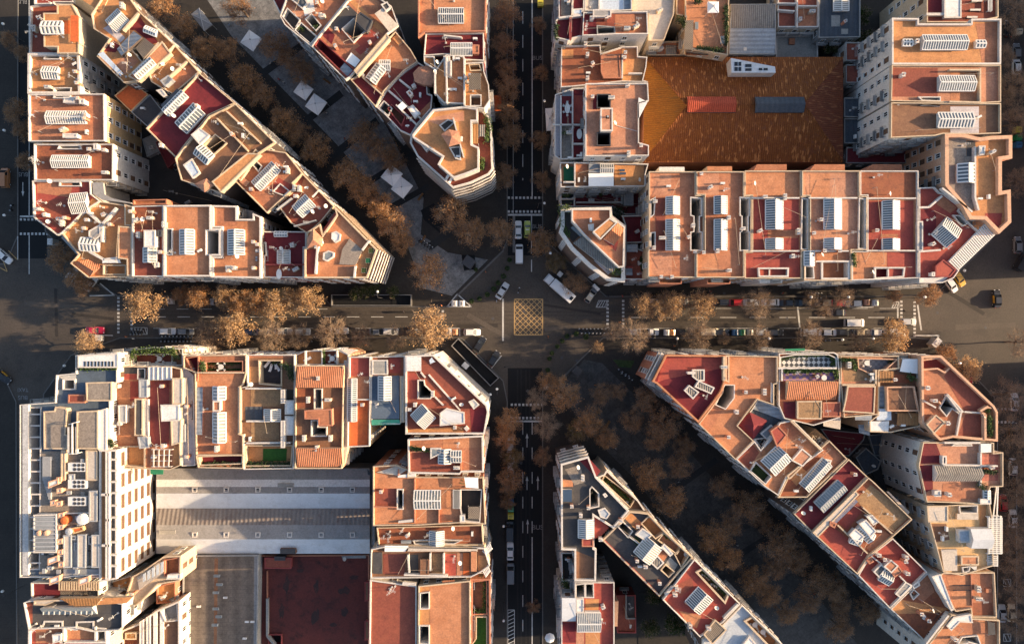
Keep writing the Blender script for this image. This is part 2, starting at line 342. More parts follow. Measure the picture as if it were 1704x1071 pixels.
# ------------------------------------------------------------------ buildings
ALL = []; VOLS = []
class B:
    def __init__(s, label, z, outline, roof='terra', wall='cream', par=(0.75, 0.26, None), base=0.0, name='apartment_building', cat='apartment building',
                 win='plain', clutter=4, bal=0.3, group=None, blind=False):
        s.z = z + random.uniform(-.05, .05); s.base = base; s.out = inset(ccw(pts(outline, s.z)), 0.035); s.roofm = roof; s.wallm = wall; s.par = par
        c = sum(s.out, Vector()) / len(s.out); s.c = c
        s.root = thing(name, label, cat, (c.x, c.y, base), 0, group); OFF[s.root.name] = (c.x, c.y, base)
        s.holes = []; s.win = win; s.clutter = clutter; s.bal = bal; s.blind = blind; s.ups = []; s.k = 0
        s.vol = dict(p=s.out, z=s.z, b=s, main=True); VOLS.append(s.vol); ALL.append(s)
    def _o(s, m, name, parent=None, label=None):
        o = m.obj(name, parent or s.root)
        if label and o: o['label'] = label
        return o
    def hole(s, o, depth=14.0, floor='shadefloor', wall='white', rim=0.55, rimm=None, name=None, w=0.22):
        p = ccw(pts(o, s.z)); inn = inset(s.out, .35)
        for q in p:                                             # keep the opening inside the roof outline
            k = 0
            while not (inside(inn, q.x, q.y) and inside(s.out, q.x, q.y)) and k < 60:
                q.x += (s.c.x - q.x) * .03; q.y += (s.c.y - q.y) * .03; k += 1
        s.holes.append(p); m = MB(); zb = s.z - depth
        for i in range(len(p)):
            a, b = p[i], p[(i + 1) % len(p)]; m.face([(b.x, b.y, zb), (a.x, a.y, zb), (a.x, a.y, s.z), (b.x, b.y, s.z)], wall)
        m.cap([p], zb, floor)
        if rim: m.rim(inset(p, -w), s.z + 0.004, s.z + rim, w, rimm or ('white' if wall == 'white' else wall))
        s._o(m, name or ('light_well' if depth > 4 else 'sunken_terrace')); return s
    def up(s, o, dz=2.4, roof=None, wall=None, name='roof_hut', par=None, cone=0.0, z0=None, label=None):
        z = s.z + dz; p = inset(ccw(pts(o, z)), 0.05); m = MB()
        b = s.z - 0.25 if z0 is None else z0
        m.sides(p, b, z, wall or s.wallm)
        if cone:
            c = sum(p, Vector()) / len(p); q = inset(p, -0.25)
            for i in range(len(q)): m.face([(q[i].x, q[i].y, z), (q[(i + 1) % len(q)].x, q[(i + 1) % len(q)].y, z), (c.x, c.y, z + cone)], roof or s.roofm)
        else: m.cap([p], z, roof or s.roofm)
        if par: m.rim(inset(p, -0.03), z - 0.15, z + par[0], par[1], par[2] or wall or s.wallm)
        elif not cone and dz > 0.7: m.rim(inset(p, -0.09), z - 0.12, z + 0.1, 0.3, wall or s.wallm)
        s._o(m, name, None, label); VOLS.append(dict(p=p, z=z, b=s, main=False)); s.ups.append(p); return s
    def patch(s, o, m, dz=0.0, name='terrace_floor'):
        s.k += 1; z = s.z + dz + 0.012 + 0.004 * s.k; p = ccw(pts(o, z)); b = MB(); b.prism(p, z - 0.006, z, m); s._o(b, name); return s
    def wall(s, *o, h=1.0, t=0.3, m=None, dz=0.0):
        for q in o:
            p = pts(q, s.z + dz + h); b = MB()
            for i in range(len(p) - 1): b.beam((p[i].x, p[i].y, s.z + dz - .1 + h / 2), (p[i + 1].x, p[i + 1].y, s.z + dz - .1 + h / 2), t, h + 0.2, m or 'white')
            s._o(b, 'partition_wall')
        return s
    def sky(s, a, b, w, n=8, dz=0.0, curb=0.7, rise=None, frame='whitemetal', glass='glass', name='skylight'):
        rk = random.Random(int(s.c.x * 17 + w * 3) + len(s.ups)); glass = rk.choice(('glass', 'glass', 'glassold', 'glassdark')) if glass == 'glass' else glass; rw = rk.choice((.22, .3, .38)); curb *= rk.uniform(.8, 1.25)
        z1 = s.z + dz + curb; zz = s.z + dz; p, q = pts(a, z1)[0], pts(b, z1)[0]; k = S * (H - z1) / H / (1 if ABS[0] else ZOOM); hw = w * k / 2
        d = Vector((q.x - p.x, q.y - p.y, 0)); L = d.length; d.normalize(); t = Vector((-d.y, d.x, 0)); rise = rise if rise is not None else hw * 0.5
        f = MB(); g = MB()
        cs = [p + t * hw, p - t * hw, q - t * hw, q + t * hw]; cs = [Vector((c.x, c.y, 0)) for c in cs]
        f.rim(ccw(cs), zz - 0.05, z1, 0.15, 'white')
        r0 = Vector((p.x, p.y, z1 + rise)); r1 = Vector((q.x, q.y, z1 + rise)); ov = 0.1
        for sg in (1, -1):
            e0 = Vector((p.x, p.y, z1)) + t * hw * sg * (1 + ov * .5); e1 = Vector((q.x, q.y, z1)) + t * hw * sg * (1 + ov * .5)
            g.face([e0, e1, r1, r0] if sg < 0 else [e1, e0, r0, r1], glass)
            for i in range(n + 1):
                u = i / n; f.beam(e0.lerp(e1, u) + Vector((0, 0, .05)), r0.lerp(r1, u) + Vector((0, 0, .05)), min(0.34, L / n * rw), 0.12, frame)
            f.beam(e0 + Vector((0, 0, .04)), e1 + Vector((0, 0, .04)), 0.22, 0.14, frame)
        f.beam(r0 + Vector((0, 0, .08)), r1 + Vector((0, 0, .08)), 0.28, 0.12, frame)
        for e, c in ((r0, p), (r1, q)): f.face([(c.x + t.x * hw, c.y + t.y * hw, z1), (c.x - t.x * hw, c.y - t.y * hw, z1), e], 'white')
        o = s._o(f, name); g.obj('glazing', o)
        s.ups.append(ccw(cs)); return s
    def sheet(s, o, m, dz=2.2, tilt=0.0, name='awning', th=0.08, posts=True):      # a thin roof on posts, first edge higher by tilt
        z = s.z + dz; p = pts(o, z); zz = [z + tilt, z + tilt] + [z] * (len(p) - 2); b = MB()
        q = [(a.x, a.y, h) for a, h in zip(p, zz)]; lo = [(a[0], a[1], a[2] - th) for a in q]
        b.face(q, m); b.face(lo[::-1], m); n = len(q)
        for i in range(n): b.face([lo[i], lo[(i + 1) % n], q[(i + 1) % n], q[i]], m)
        if posts:
            for a in lo: b.tube((a[0], a[1], s.z - 0.1), a, 0.07, 'greymetal', 5)
        s._o(b, name); return s
    def gable(s, o, m, eave=0.5, rise=1.2, wall=None, name='tiled_roof'):          # quad; ridge joins the middles of edges 0-1 and 2-3
        p = pts(o, s.z + eave); b = MB(); z = s.z + eave
        b.sides(ccw(p), s.z - 0.3, z, wall or s.wallm)
        r0 = (p[0] + p[1]) / 2; r1 = (p[2] + p[3]) / 2; r0.z = r1.z = z + rise
        for q in p: q.z = z
        b.face([p[0], r0, r1, p[3]], m); b.face([p[1], p[2], r1, r0], m); b.face([p[0], p[1], r0], wall or s.wallm); b.face([p[2], p[3], r1], wall or s.wallm)
        s._o(b, name); s.ups.append(ccw(p)); return s
    def slope(s, o, m, z0, z1, wall=None, name='tiled_roof'):                        # quad; edge 0-1 at z0, edge 2-3 at z1 (above the roof)
        p = pts(o, s.z + (z0 + z1) / 2); b = MB(); zz = [s.z + z0, s.z + z0, s.z + z1, s.z + z1]; q = [(a.x, a.y, h) for a, h in zip(p, zz)]
        b.face(q, m); n = 4
        for i in range(4):
            j = (i + 1) % 4; b.face([(q[i][0], q[i][1], s.z - 0.3), (q[j][0], q[j][1], s.z - 0.3), q[j], q[i]], wall or s.wallm)
        s._o(b, name); s.ups.append(ccw(p)); return s
    def pergola(s, o, n=8, dz=2.4, m='whitemetal', w=0.22, both=False):              # quad; slats run from edge 0-1 to edge 3-2
        p = pts(o, s.z + dz); b = MB()
        for i in range(n):
            u = (i + .5) / n; a = p[0].lerp(p[1], u); c = p[3].lerp(p[2], u); b.beam(a, c, w, 0.16, m)
        for a, c in ((p[0], p[1]), (p[3], p[2])): b.beam(a - Vector((0, 0, .17)), c - Vector((0, 0, .17)), 0.18, 0.16, m)
        if both:
            for u in (.33, .66): b.beam(p[0].lerp(p[3], u) - Vector((0, 0, .17)), p[1].lerp(p[2], u) - Vector((0, 0, .17)), 0.16, 0.16, m)
        for a in p: b.tube((a.x, a.y, s.z - 0.1), (a.x, a.y, a.z - .2), 0.09, m, 5)
        s._o(b, 'pergola'); return s
    def bands(s, line, n=6, depth=.5, th=.7, m='white', step=3.1, first=.6):        # long balconies, one per storey, along part of the outline
        p = pts(line, s.z)
        for k in range(n):
            z = s.z - first - k * step; b = MB()
            for i in range(len(p) - 1):
                a, c = p[i], p[i + 1]; d = Vector((c.x - a.x, c.y - a.y, 0)).normalized(); nn = Vector((d.y, -d.x, 0)); mid = (a + c) / 2
                if (mid - s.c).dot(nn) < 0: nn = -nn
                q = [a + nn * .02, c + nn * .02, c + nn * depth + d * .15, a + nn * depth - d * .15]; b.prism(q, z - .18, z, m)
                b.beam(Vector((*(q[3].xy), z + th / 2)), Vector((*(q[2].xy), z + th / 2)), .1, th, m)
            s._o(b, 'balcony')
        return s
    def part(s, name, me, x, y, dz=0.0, rz=0.0, raw=False):
        p = Vector((x, y, s.z + dz)) if raw else P(x, y, s.z + dz); return link(name, me, s.root, (p.x - s.c.x, p.y - s.c.y, s.z + dz - s.base), rz)
    def add(s, kind, *xy, dz=0.0):
        for i in range(0, len(xy), 2):
            x, y = xy[i], xy[i + 1]; r = random.uniform(0, 6.28)
            if kind == 'ant': s.part('antenna', random.choice(ANTM), x, y, dz, r)
            elif kind == 'chim': s.part('chimney', random.choice(CHIM), x, y, dz, random.choice((0, 1.57)))
            elif kind == 'ac': s.part('air_conditioner', ACM, x, y, dz, random.choice((0, 1.57)))
            elif kind == 'dish': s.part('satellite_dish', DISH, x, y, dz, 0.4)
        return s
    def finish(s):
        w = MB(); w.sides(s.out, s.base, s.z, s.wallm); wo = s._o(w, 'wall')
        r = MB(); r.cap([s.out] + s.holes, s.z, s.roofm); s._o(r, 'roof')
        ar = lambda p: abs(sum(p[i].x * p[(i + 1) % len(p)].y - p[(i + 1) % len(p)].x * p[i].y for i in range(len(p)))) / 2
        got = sum(ar([Vector(r.v[i]) for i in f]) for f in r.f); want = ar(s.out) - sum(ar(h) for h in s.holes)
        if abs(got - want) > .02 * want: print('ROOF', s.root['label'], round(got), round(want))
        if s.par:
            q = MB(); q.rim(inset(s.out, -0.06), s.z - 0.35, s.z + s.par[0], s.par[1], s.par[2] or s.wallm); s._o(q, 'parapet')
        # scattered small roof fittings, kept to open roof
        xs = [p.x for p in s.out]; ys = [p.y for p in s.out]; tr = 0; n = 0; inn = inset(s.out, 1.0)
        while n < s.clutter and tr < 60:
            tr += 1; x, y = random.uniform(min(xs), max(xs)), random.uniform(min(ys), max(ys))
            if not (inside(s.out, x, y) and inside(inn, x, y)) or any(inside(inset(h, -0.9), x, y) for h in s.holes + s.ups): continue
            k = random.choice(('antenna', 'chimney', 'chimney', 'air_conditioner', 'satellite_dish', 'antenna'))
            me = {'antenna': random.choice(ANTM), 'chimney': random.choice(CHIM), 'air_conditioner': ACM, 'satellite_dish': DISH}[k]
            s.part(k, me, x, y, 0, random.choice((0, 1.57, .5)), raw=True); n += 1
        # thin washing lines and aerial cables over the roof
        if s.clutter:
            for _ in range(1 + s.clutter // 2):
                q = []
                for t in range(40):
                    x, y = random.uniform(min(xs), max(xs)), random.uniform(min(ys), max(ys))
                    if inside(inn, x, y): q.append(Vector((x, y, s.z + random.uniform(.9, 2.0))))
                    if len(q) == 2: break
                if len(q) == 2 and (q[0] - q[1]).length > 4:
                    c = MB(); c.tube(q[0], q[1], .035, 'cream', 4)
                    for e in q: c.tube((e.x, e.y, s.z), e, .04, 'greymetal', 4)
                    s._o(c, 'washing_line')
    def windows(s):
        if s.blind: return
        n = 0; rs = random.Random(len(s.root.name) * 31 + int(s.c.x * 10)); fl = []
        P_ = s.out
        for i in range(len(P_)):
            a, b = P_[i], P_[(i + 1) % len(P_)]; d = Vector((b.x - a.x, b.y - a.y)); L = d.length
            if L < 2.6: continue
            d.normalize(); nn = Vector((d.y, -d.x)); mid = (a + b) / 2
            if -(mid.x * nn.x + mid.y * nn.y) < 1.0: continue
            cnt = max(1, int((L - 0.6) / (2.7 if s.win != 'slot' else 4.3))); rz = math.atan2(d.y, d.x) + math.pi
            z = s.z - 2.5
            while z > s.base + 2.6:
                for j in range(cnt):
                    u = (j + .5) / cnt; x = a.x + (b.x - a.x) * u; y = a.y + (b.y - a.y) * u; fl.append((-z, x, y, nn, rz, j, cnt))
                z -= 3.1 if s.win != 'slot' else 2.75
        fl.sort(key=lambda t: t[0])
        style = {}
        for (mz, x, y, nn, rz, j, cnt) in fl:
            if n >= 98: break
            z = -mz; hid = False
            dist = math.hypot(x, y); ux, uy = -x / dist, -y / dist
            for q in (0.45, 1.2, 2.5, 5, 9, 14, 20):
                px, py = (x + nn.x * q, y + nn.y * q) if q < 1 else (x + ux * q, y + uy * q); hz = z + 1.5 + (H - z) * q / dist
                for v in NEAR(px, py):
                    if v['z'] > hz and not (v['b'] is s and v['main']) and inside(v['p'], px, py): hid = True; break
                if hid or q >= dist: break
            if hid: continue
            key = (round(rz, 2), j); kind = style.setdefault(key, rs.choice((s.win, s.win, 'half', 'plain') if s.win != 'slot' else ('slot',)))
            if rs.random() < .18 and s.win != 'slot': kind = 'shut'
            loc = (x - s.c.x, y - s.c.y, z - s.base)
            link('window', WINM[kind], s.root, loc, rz); n += 1
            if style.setdefault(('b',) + key, rs.random() < s.bal): link('balcony', BALM[rs.random() < .5], s.root, loc, rz)
GRID = {}
def NEAR(x, y): return GRID.get((int(x // 8), int(y // 8)), ())
def finish_all():
    for v in VOLS:
        xs = [p.x for p in v['p']]; ys = [p.y for p in v['p']]
        for i in range(int(min(xs) // 8), int(max(xs) // 8) + 1):
            for j in range(int(min(ys) // 8), int(max(ys) // 8) + 1): GRID.setdefault((i, j), []).append(v)
    for b in ALL: b.finish(); b.windows()
# ------------------------------------------------------------------ ground, roads, pavements, painted markings (photo pixels, z = 0)
tile('src')
mat('asphalt', (0.0774, 0.0651, 0.0546), (0.0581, 0.0502, 0.0431), (0.0370, 0.0334, 0.0299), fine=0.35, big=0.1, amt=0.7, rough=0.8, bump=0.15)
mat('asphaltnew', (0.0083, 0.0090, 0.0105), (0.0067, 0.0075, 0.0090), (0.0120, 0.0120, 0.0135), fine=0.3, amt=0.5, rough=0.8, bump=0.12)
mat('pavement', (0.0432, 0.0382, 0.0338), (0.0331, 0.0295, 0.0266), (0.0223, 0.0202, 0.0187), fine=0.25, big=0.15, grid=(0.6, 0.0), amt=0.6)
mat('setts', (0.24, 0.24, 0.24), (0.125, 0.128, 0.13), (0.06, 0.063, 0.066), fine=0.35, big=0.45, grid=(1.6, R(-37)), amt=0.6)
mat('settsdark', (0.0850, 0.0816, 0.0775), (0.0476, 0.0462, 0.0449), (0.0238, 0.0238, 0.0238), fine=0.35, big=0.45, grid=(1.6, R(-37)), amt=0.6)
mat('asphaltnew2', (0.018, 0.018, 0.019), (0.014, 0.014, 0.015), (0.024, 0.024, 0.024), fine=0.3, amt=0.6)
mat('slabband', (0.0285, 0.0300, 0.0315), (0.0225, 0.0240, 0.0255), None, fine=0.2)
mat('earth', (0.0350, 0.0294, 0.0245), (0.0259, 0.0238, 0.0210), (0.0175, 0.0196, 0.0140), fine=0.4)
mat('paint', (0.58, 0.58, 0.56), (0.42, 0.42, 0.41), (0.17, 0.17, 0.17), fine=0.2, big=0.6, amt=0.6)
mat('paintyellow', (0.50, 0.33, 0.14), (0.38, 0.25, 0.11), (0.12, 0.09, 0.06), fine=0.35, big=0.5, amt=0.95)
mat('paintworn', (0.26, 0.26, 0.26), (0.17, 0.17, 0.17), (0.05, 0.05, 0.05), fine=0.3, big=0.8, amt=0.9)
mat('asphaltpatch', (0.0405, 0.0361, 0.0326), (0.0326, 0.0290, 0.0264), None, fine=0.3)
mat('asphaltpale', (0.0945, 0.0810, 0.0684), (0.0765, 0.0657, 0.0558), None, fine=0.3)
mat('tracks', (0.0528, 0.0449, 0.0387), (0.0660, 0.0563, 0.0484), (0.0352, 0.0317, 0.0290), fine=0.3, big=0.5)
mat('kerb', (0.13, 0.125, 0.12), (0.11, 0.105, 0.10), None)
g = MB(); g.face([(-600, -600, -0.02), (600, -600, -0.02), (600, 600, -0.02), (-600, 600, -0.02)], 'earth'); structure(g.obj('ground'))
g = MB()
for a in ('-300 -260 1990 -260 1990 1330 -300 1330',): g.cap([ccw(pts(a, 0))], 0.0, 'asphalt')
structure(g.obj('road'))
g = MB()
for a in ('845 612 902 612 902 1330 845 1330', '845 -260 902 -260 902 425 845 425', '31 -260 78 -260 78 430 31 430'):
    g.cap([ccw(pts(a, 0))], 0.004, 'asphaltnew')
structure(g.obj('road_resurfacing'))
def roadstrip(name, m, z, *os):
    b = MB()
    for o in os: b.cap([ccw(pts(o, z))], z, m)
    return structure(b.obj(name))
roadstrip('tyre_track', 'tracks', 0.0045, *['%d %.1f %d %.1f %d %.1f %d %.1f' % (205, y, 1520, y + .6, 1520, y + 3.4, 205, y + 2.6) for y in (517, 523, 530.5, 537)])
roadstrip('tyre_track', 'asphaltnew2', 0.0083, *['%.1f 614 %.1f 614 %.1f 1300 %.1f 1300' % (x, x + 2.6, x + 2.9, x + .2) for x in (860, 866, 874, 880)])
roadstrip('trench_patch', 'asphaltpatch', 0.0062, '640 518 700 517 700 521 640 522', '1180 530 1262 531 1262 536 1180 535', '1560 470 1640 520 1636 525 1556 476', '90 480 95 480 97 560 92 560', '760 540 828 538 829 544 760 546', '905 505 1000 520 999 524 904 509', '120 520 190 528 189 533 119 525', '1330 515 1405 515 1405 520 1330 520')
roadstrip('trench_patch', 'asphaltpale', 0.0066, '780 520 850 560 846 566 776 527', '420 533 470 533 470 541 420 541', '1590 540 1690 536 1690 544 1590 549', '40 500 180 512 180 518 40 508', '1100 516 1150 516 1150 524 1100 524', '906 545 1000 536 1001 541 907 551')
PAV = ['75 -260 75 385 155 470 196 493 540 497 552 511 752 511 763 490 838 417 845 400 845 -260',
       '902 -260 902 396 958 448 1008 494 1498 494 1560 488 1650 400 1650 -260',
       '72 1330 72 655 118 590 200 561 748 561 770 562 838 633 845 668 845 1330',
       '902 1330 902 650 932 630 1003 561 1525 561 1565 566 1655 660 1655 1330',
       '-300 -260 31 -260 31 392 10 440 -300 440', '-300 1330 30 1330 28 668 0 610 -300 600']
for a in PAV:
    p = ccw(pts(a, 0)); b = MB(); b.cap([inset(p, 0.25)], 0.12, 'pavement'); structure(b.obj('pavement'))
    b = MB(); b.rim(p, 0.0, 0.124, 0.28, 'kerb'); structure(b.obj('kerb'))
def slab(name, m, *os, z=0.13, th=0.006):
    b = MB()
    for o in os: b.prism(pts(o, z), z - th, z, m)
    return structure(b.obj(name))
# the diagonal boulevard: pale paved middle strip
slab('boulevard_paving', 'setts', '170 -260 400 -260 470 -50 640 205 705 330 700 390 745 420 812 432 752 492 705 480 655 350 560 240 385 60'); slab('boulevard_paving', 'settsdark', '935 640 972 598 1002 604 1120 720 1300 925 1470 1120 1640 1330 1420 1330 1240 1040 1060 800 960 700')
slab('boulevard_band', 'slabband', '490 208 565 150 572 160 497 218', '540 262 625 195 632 206 547 273', '640 345 712 305 716 314 645 354', '712 405 765 368 772 378 718 416', '600 305 690 250 695 258 606 314', '1110 815 1190 760 1196 768 1116 824', '1200 935 1290 880 1295 888 1206 944', '430 120 500 70 506 80 437 130', z=0.136)
slab('planting_bed', 'leafdark', '1020 598 1056 600 1050 612 1030 610', z=0.16, th=0.05)
slab('paving_patch', 'asphaltnew', '700 350 722 338 748 378 732 388 705 365', '768 424 790 424 792 448 772 450', z=0.14)
# painted markings
def dashes(name, x0, y0, x1, y1, ln, gap, w, m='paint', z=0.009):
    b = MB(); a, c = W(x0, y0, z), W(x1, y1, z); d = c - a; L = d.length; d.normalize(); t = Vector((-d.y, d.x, 0)); u = 0.0
    while u < L:
        e = min(u + ln, L); p, q = a + d * u, a + d * e
        b.face([p - t * w / 2, q - t * w / 2, q + t * w / 2, p + t * w / 2], m); u += ln + gap
    return structure(b.obj(name))
def line(x0, y0, x1, y1, w=0.2, m='paint', name='lane_line', z=0.009): return dashes(name, x0, y0, x1, y1, 999, 1, w, m, z)
def cross(x0, y0, x1, y1): return dashes('crosswalk_marking', x0, y0, x1, y1, 0.55, 0.42, 0.6)
cross(845, 329, 902, 329); cross(845, 352, 902, 352); cross(850, 673, 902, 673); cross(850, 695, 902, 695)
cross(197, 494, 197, 556); cross(219, 494, 219, 547); cross(1011, 499, 1011, 546); cross(1037, 499, 1037, 546); cross(1500, 500, 1500, 530); cross(1522, 501, 1522, 560)
cross(33, 365, 60, 365); cross(33, 389, 80, 389); cross(737, 516, 737, 531); cross(1640, 680, 1690, 680); cross(1640, 702, 1690, 702)
dashes('centre_line', 255, 527, 736, 527, 3.2, 3.0, 0.16); dashes('centre_line', 1050, 528, 1495, 528, 4.2, 3.4, 0.16)
dashes('parking_line', 255, 514, 545, 514, 3, 3, 0.1); dashes('parking_line', 255, 546, 740, 546, 4, 3.4, 0.1); dashes('parking_line', 1100, 513, 1490, 513, 4, 3, 0.1); dashes('parking_line', 1090, 546, 1490, 546, 5, 3, 0.1)
line(845, 357.5, 902, 357.5, 0.45, name='stop_line'); line(850, 700.5, 902, 700.5, 0.45, name='stop_line'); line(33, 360, 58, 360, 0.4, name='stop_line'); line(1494, 513, 1494, 530, 0.4, name='stop_line')
line(884.5, 358, 884.5, 422, 0.24); line(884.5, 432, 884.5, 452, 0.24); line(885.5, -60, 885.5, 327, 0.26); line(854, -60, 854, 420, 0.1); line(856.5, 358, 856.5, 420, 0.1); line(885.5, 893, 885.5, 1130, 0.26)
dashes('lane_line', 870, -60, 870, 300, 3.2, 2.9, 0.16); dashes('lane_line', 870, 703, 870, 1130, 3.0, 3.3, 0.16); dashes('lane_line', 885.5, 703, 885.5, 893, 3.0, 3.3, 0.2)
line(48.5, -60, 48.5, 360, 0.22); line(48.5, 391, 48.5, 456, 0.24)
line(837, 497, 837, 567, 0.42); line(1327, 507, 1331, 545, 0.4); line(1527, 507, 1533, 549, 0.4)
line(1660, 712, 1660, 1100, 0.12); line(1692, 770, 1692, 1100, 0.12)
# yellow box junction
b = MB(); x0, y0, x1, y1 = 856, 497.5, 903, 557
def yl(ax, ay, bx, by, w=0.16, z=0.011):
    a, c = W(ax, ay, z), W(bx, by, z); d = (c - a).normalized(); t = Vector((-d.y, d.x, 0)) * w / 2; b.face([a - t, c - t, c + t, a + t], 'paintyellow')
for q in ((x0, y0, x1, y0), (x1, y0, x1, y1), (x1, y1, x0, y1), (x0, y1, x0, y0)): yl(*q, 0.22)
st = 9.3; n = int((x1 - x0 + y1 - y0) / st)
for i in range(1, n + 1):
    k = i * st
    ax, ay = (x0 + k, y0) if k <= x1 - x0 else (x1, y0 + k - (x1 - x0)); bx, by = (x0, y0 + k) if k <= y1 - y0 else (x0 + k - (y1 - y0), y1); yl(ax, ay, bx, by, z=0.013)
    ax, ay = (x1 - k, y0) if k <= x1 - x0 else (x0, y0 + k - (x1 - x0)); bx, by = (x1, y0 + k) if k <= y1 - y0 else (x1 - k + (y1 - y0), y1); yl(ax, ay, bx, by, z=0.015)
structure(b.obj('box_junction_marking'))
# hatched corners, bays, triangles
def outline(name, o, w=0.25, m='paint', z=0.009, closed=True):
    p = pts(o, z); b = MB()
    for i in range(len(p) if closed else len(p) - 1):
        a, c = p[i], p[(i + 1) % len(p)]; d = (c - a).normalized(); t = Vector((-d.y, d.x, 0)) * w / 2; b.face([a - t - d * w / 2, c - t + d * w / 2, c + t + d * w / 2, a + t - d * w / 2], m)
    return structure(b.obj(name))
outline('bay_marking', '744 510 761 489 784 510', 0.3, z=0.134); outline('bay_marking', '742 546 765 546 765 558', 0.2, closed=False); outline('bay_marking', '1091 546 1117 546 1117 552', 0.2, closed=False); outline('bay_marking', '1210 552 1210 546 1247 546', 0.2, closed=False)
outline('bay_marking', '1426 511 1453 511 1453 505', 0.2, closed=False); outline('bay_marking', '1524 558 1563 558 1546 577', 0.3, z=0.134, closed=False); outline('bay_marking', '150 492 190 491 167 472', 0.3, z=0.134, closed=False); outline('bay_marking', '150 557 187 558', 0.25, z=0.134, closed=False)
outline('bay_marking', '792 578 804 560', 0.25, closed=False); outline('bay_marking', '818 612 834 592', 0.25, closed=False)
for o, k in (('992 511 1010 511 1011 500 996 500', 4), ('218 545 245 545 245 556 219 556', 6), ('845 1014 856 1014 856 1071 845 1071', 9), ('845 765 855 765 855 800 845 800', 5), ('1484 512 1496 512 1496 502 1488 502', 3), ('1670 963 1682 963 1682 975 1670 975', 2), ('1670 1054 1682 1054 1682 1066 1670 1066', 2)):
    outline('hatch_marking', o, 0.16); p = pts(o, 0.011); b = MB(); long = (p[1] - p[0]).length >= (p[3] - p[0]).length
    A, Bq, Cq, D = (p[0], p[1], p[2], p[3]) if long else (p[1], p[2], p[3], p[0])
    for i in range(k):
        a = A.lerp(Bq, (i + .1) / k); c = D.lerp(Cq, min(1, (i + .9) / k)); d = (c - a).normalized(); t = Vector((-d.y, d.x, 0)) * .09; b.face([a - t, c - t, c + t, a + t], 'paint')
    structure(b.obj('hatch_marking'))
line(0, 445, 12, 452, 0.2, 'paintyellow', 'bay_marking', 0.13); line(12, 452, 5, 433, 0.2, 'paintyellow', 'bay_marking', 0.13); line(14, 417, 29, 432, 0.2, 'paintyellow', 'bay_marking', 0.134); line(29.5, 393, 29.5, 432, 0.2, 'paint', 'bay_marking', 0.134)
line(838, 417, 762, 491, 0.35, 'kerb', 'kerb_line', 0.14); line(973, 591, 930, 636, 0.3, 'kerb', 'kerb_line', 0.14)
def arrow(x, y, up=1, ln=3.6):
    c = W(x, y, 0.01); b = MB(); s_ = up
    b.face([c + Vector(q) for q in ((-.09, -ln / 2 * s_, 0), (.09, -ln / 2 * s_, 0), (.09, ln * .15 * s_, 0), (-.09, ln * .15 * s_, 0))], 'paint')
    b.face([c + Vector(q) for q in ((-.36, ln * .15 * s_, 0), (.36, ln * .15 * s_, 0), (0, ln / 2 * s_, 0))], 'paint'); structure(b.obj('arrow_marking'))
for x, y, u in ((877, 732, 1), (877, 803, 1), (895, 803, 1), (878, 875, 1), (38, 315, -1)): arrow(x, y, u)
def word(t, x, y, size, rz=0.0, sx=0.55, z=0.012):
    cu = bpy.data.curves.new('road_lettering', 'FONT'); cu.body = t; cu.size = size; cu.align_x = 'CENTER'; cu.align_y = 'CENTER'; cu.extrude = 0.001
    o = link('road_lettering', cu, None, W(x, y, z), rz); o.scale = (sx, 1, 1); cu.materials.append(MATS['paintworn']); return structure(o)
word('BUS', 894.5, 877, 1.7, 0, 1.0); word('BUS', 893.5, 377, 1.5, 0, 1.0); word('TAXI', 893, 390.5, 1.4, 0, 0.9); word('BUS', 894, 97, 1.5, 0, 1.0); word('BUS', 38.5, 290, 1.5, math.pi, 1.0); word('BUS', 38, 661, 1.5, math.pi, 1.0); word('TAXI', 38, 648, 1.4, math.pi, 0.9); word('BUS', 37, 3, 1.5, math.pi, 1.0)
for (x, y) in ((872, 518), (820, 530), (960, 600), (800, 545), (878, 650), (867, 770), (700, 470), (300, 478), (1205, 488), (1310, 530), (1640, 545), (935, 595), (1560, 520)):
    c = W(x, y, 0); b = MB(); b.lathe(c.x, c.y, [(0.38, 0.0), (0.36, 0.145 if y < 500 else 0.016)], 'darkmetal', 12); structure(b.obj('manhole_cover'))
# ------------------------------------------------------------------ north-west block
G = 'apartment buildings of the triangular block top left'
wh = (0.7, 0.22, 'white'); cr = (0.7, 0.22, 'cream'); thick = (0.75, 0.36, 'white')
tile('A1')
B('red roofed building cut by the top edge, at the left street', 20, '228 -160 470 -160 470 22 350 22 350 32 228 36', 'red', 'cream', wh, group=G)
b = B('building with ochre penthouse, octagonal glass roof and orange awning', 19.4, '203 48 265 38 460 26 505 120 500 343 198 343', 'brownred', 'cream', wh, group=G, clutter=2)
b.up('274 84 360 84 360 30 455 28 500 110 497 338 363 338 363 298 278 296', 2.6, 'ochre', 'cream', 'penthouse')
b.sky('265 175', '392 175', 76, 5, 2.6).patch('395 130 440 130 440 215 395 215', 'brightorange', 2.6).sheet('445 97 492 100 496 265 444 262', 'brightorange', 3.4).add('ant', 320, 20, 300, 140, 400, 235, dz=2.6).add('ant', 235, 190, 230, 232).add('chim', 318, 275)
b = B('ochre roofed building with small white skylight and dentil cornice', 19.8, '192 346 512 347 520 598 190 598', 'ochre', 'white', (0.9, 0.5, 'white'), group=G)
b.hole('290 352 382 352 382 374 290 374').hole('350 562 452 562 452 590 350 590').sky('268 458', '368 462', 74, 6).patch('222 380 505 395 505 430 222 420', 'orange').add('chim', 505, 470, 515, 540, 325, 560)
b = B('terracotta roof with long ribbed skylight and cream windowed rear wall', 20.2, '190 600 665 597 668 893 192 895', 'terra', 'yellow', wh, group=G, bal=.1)
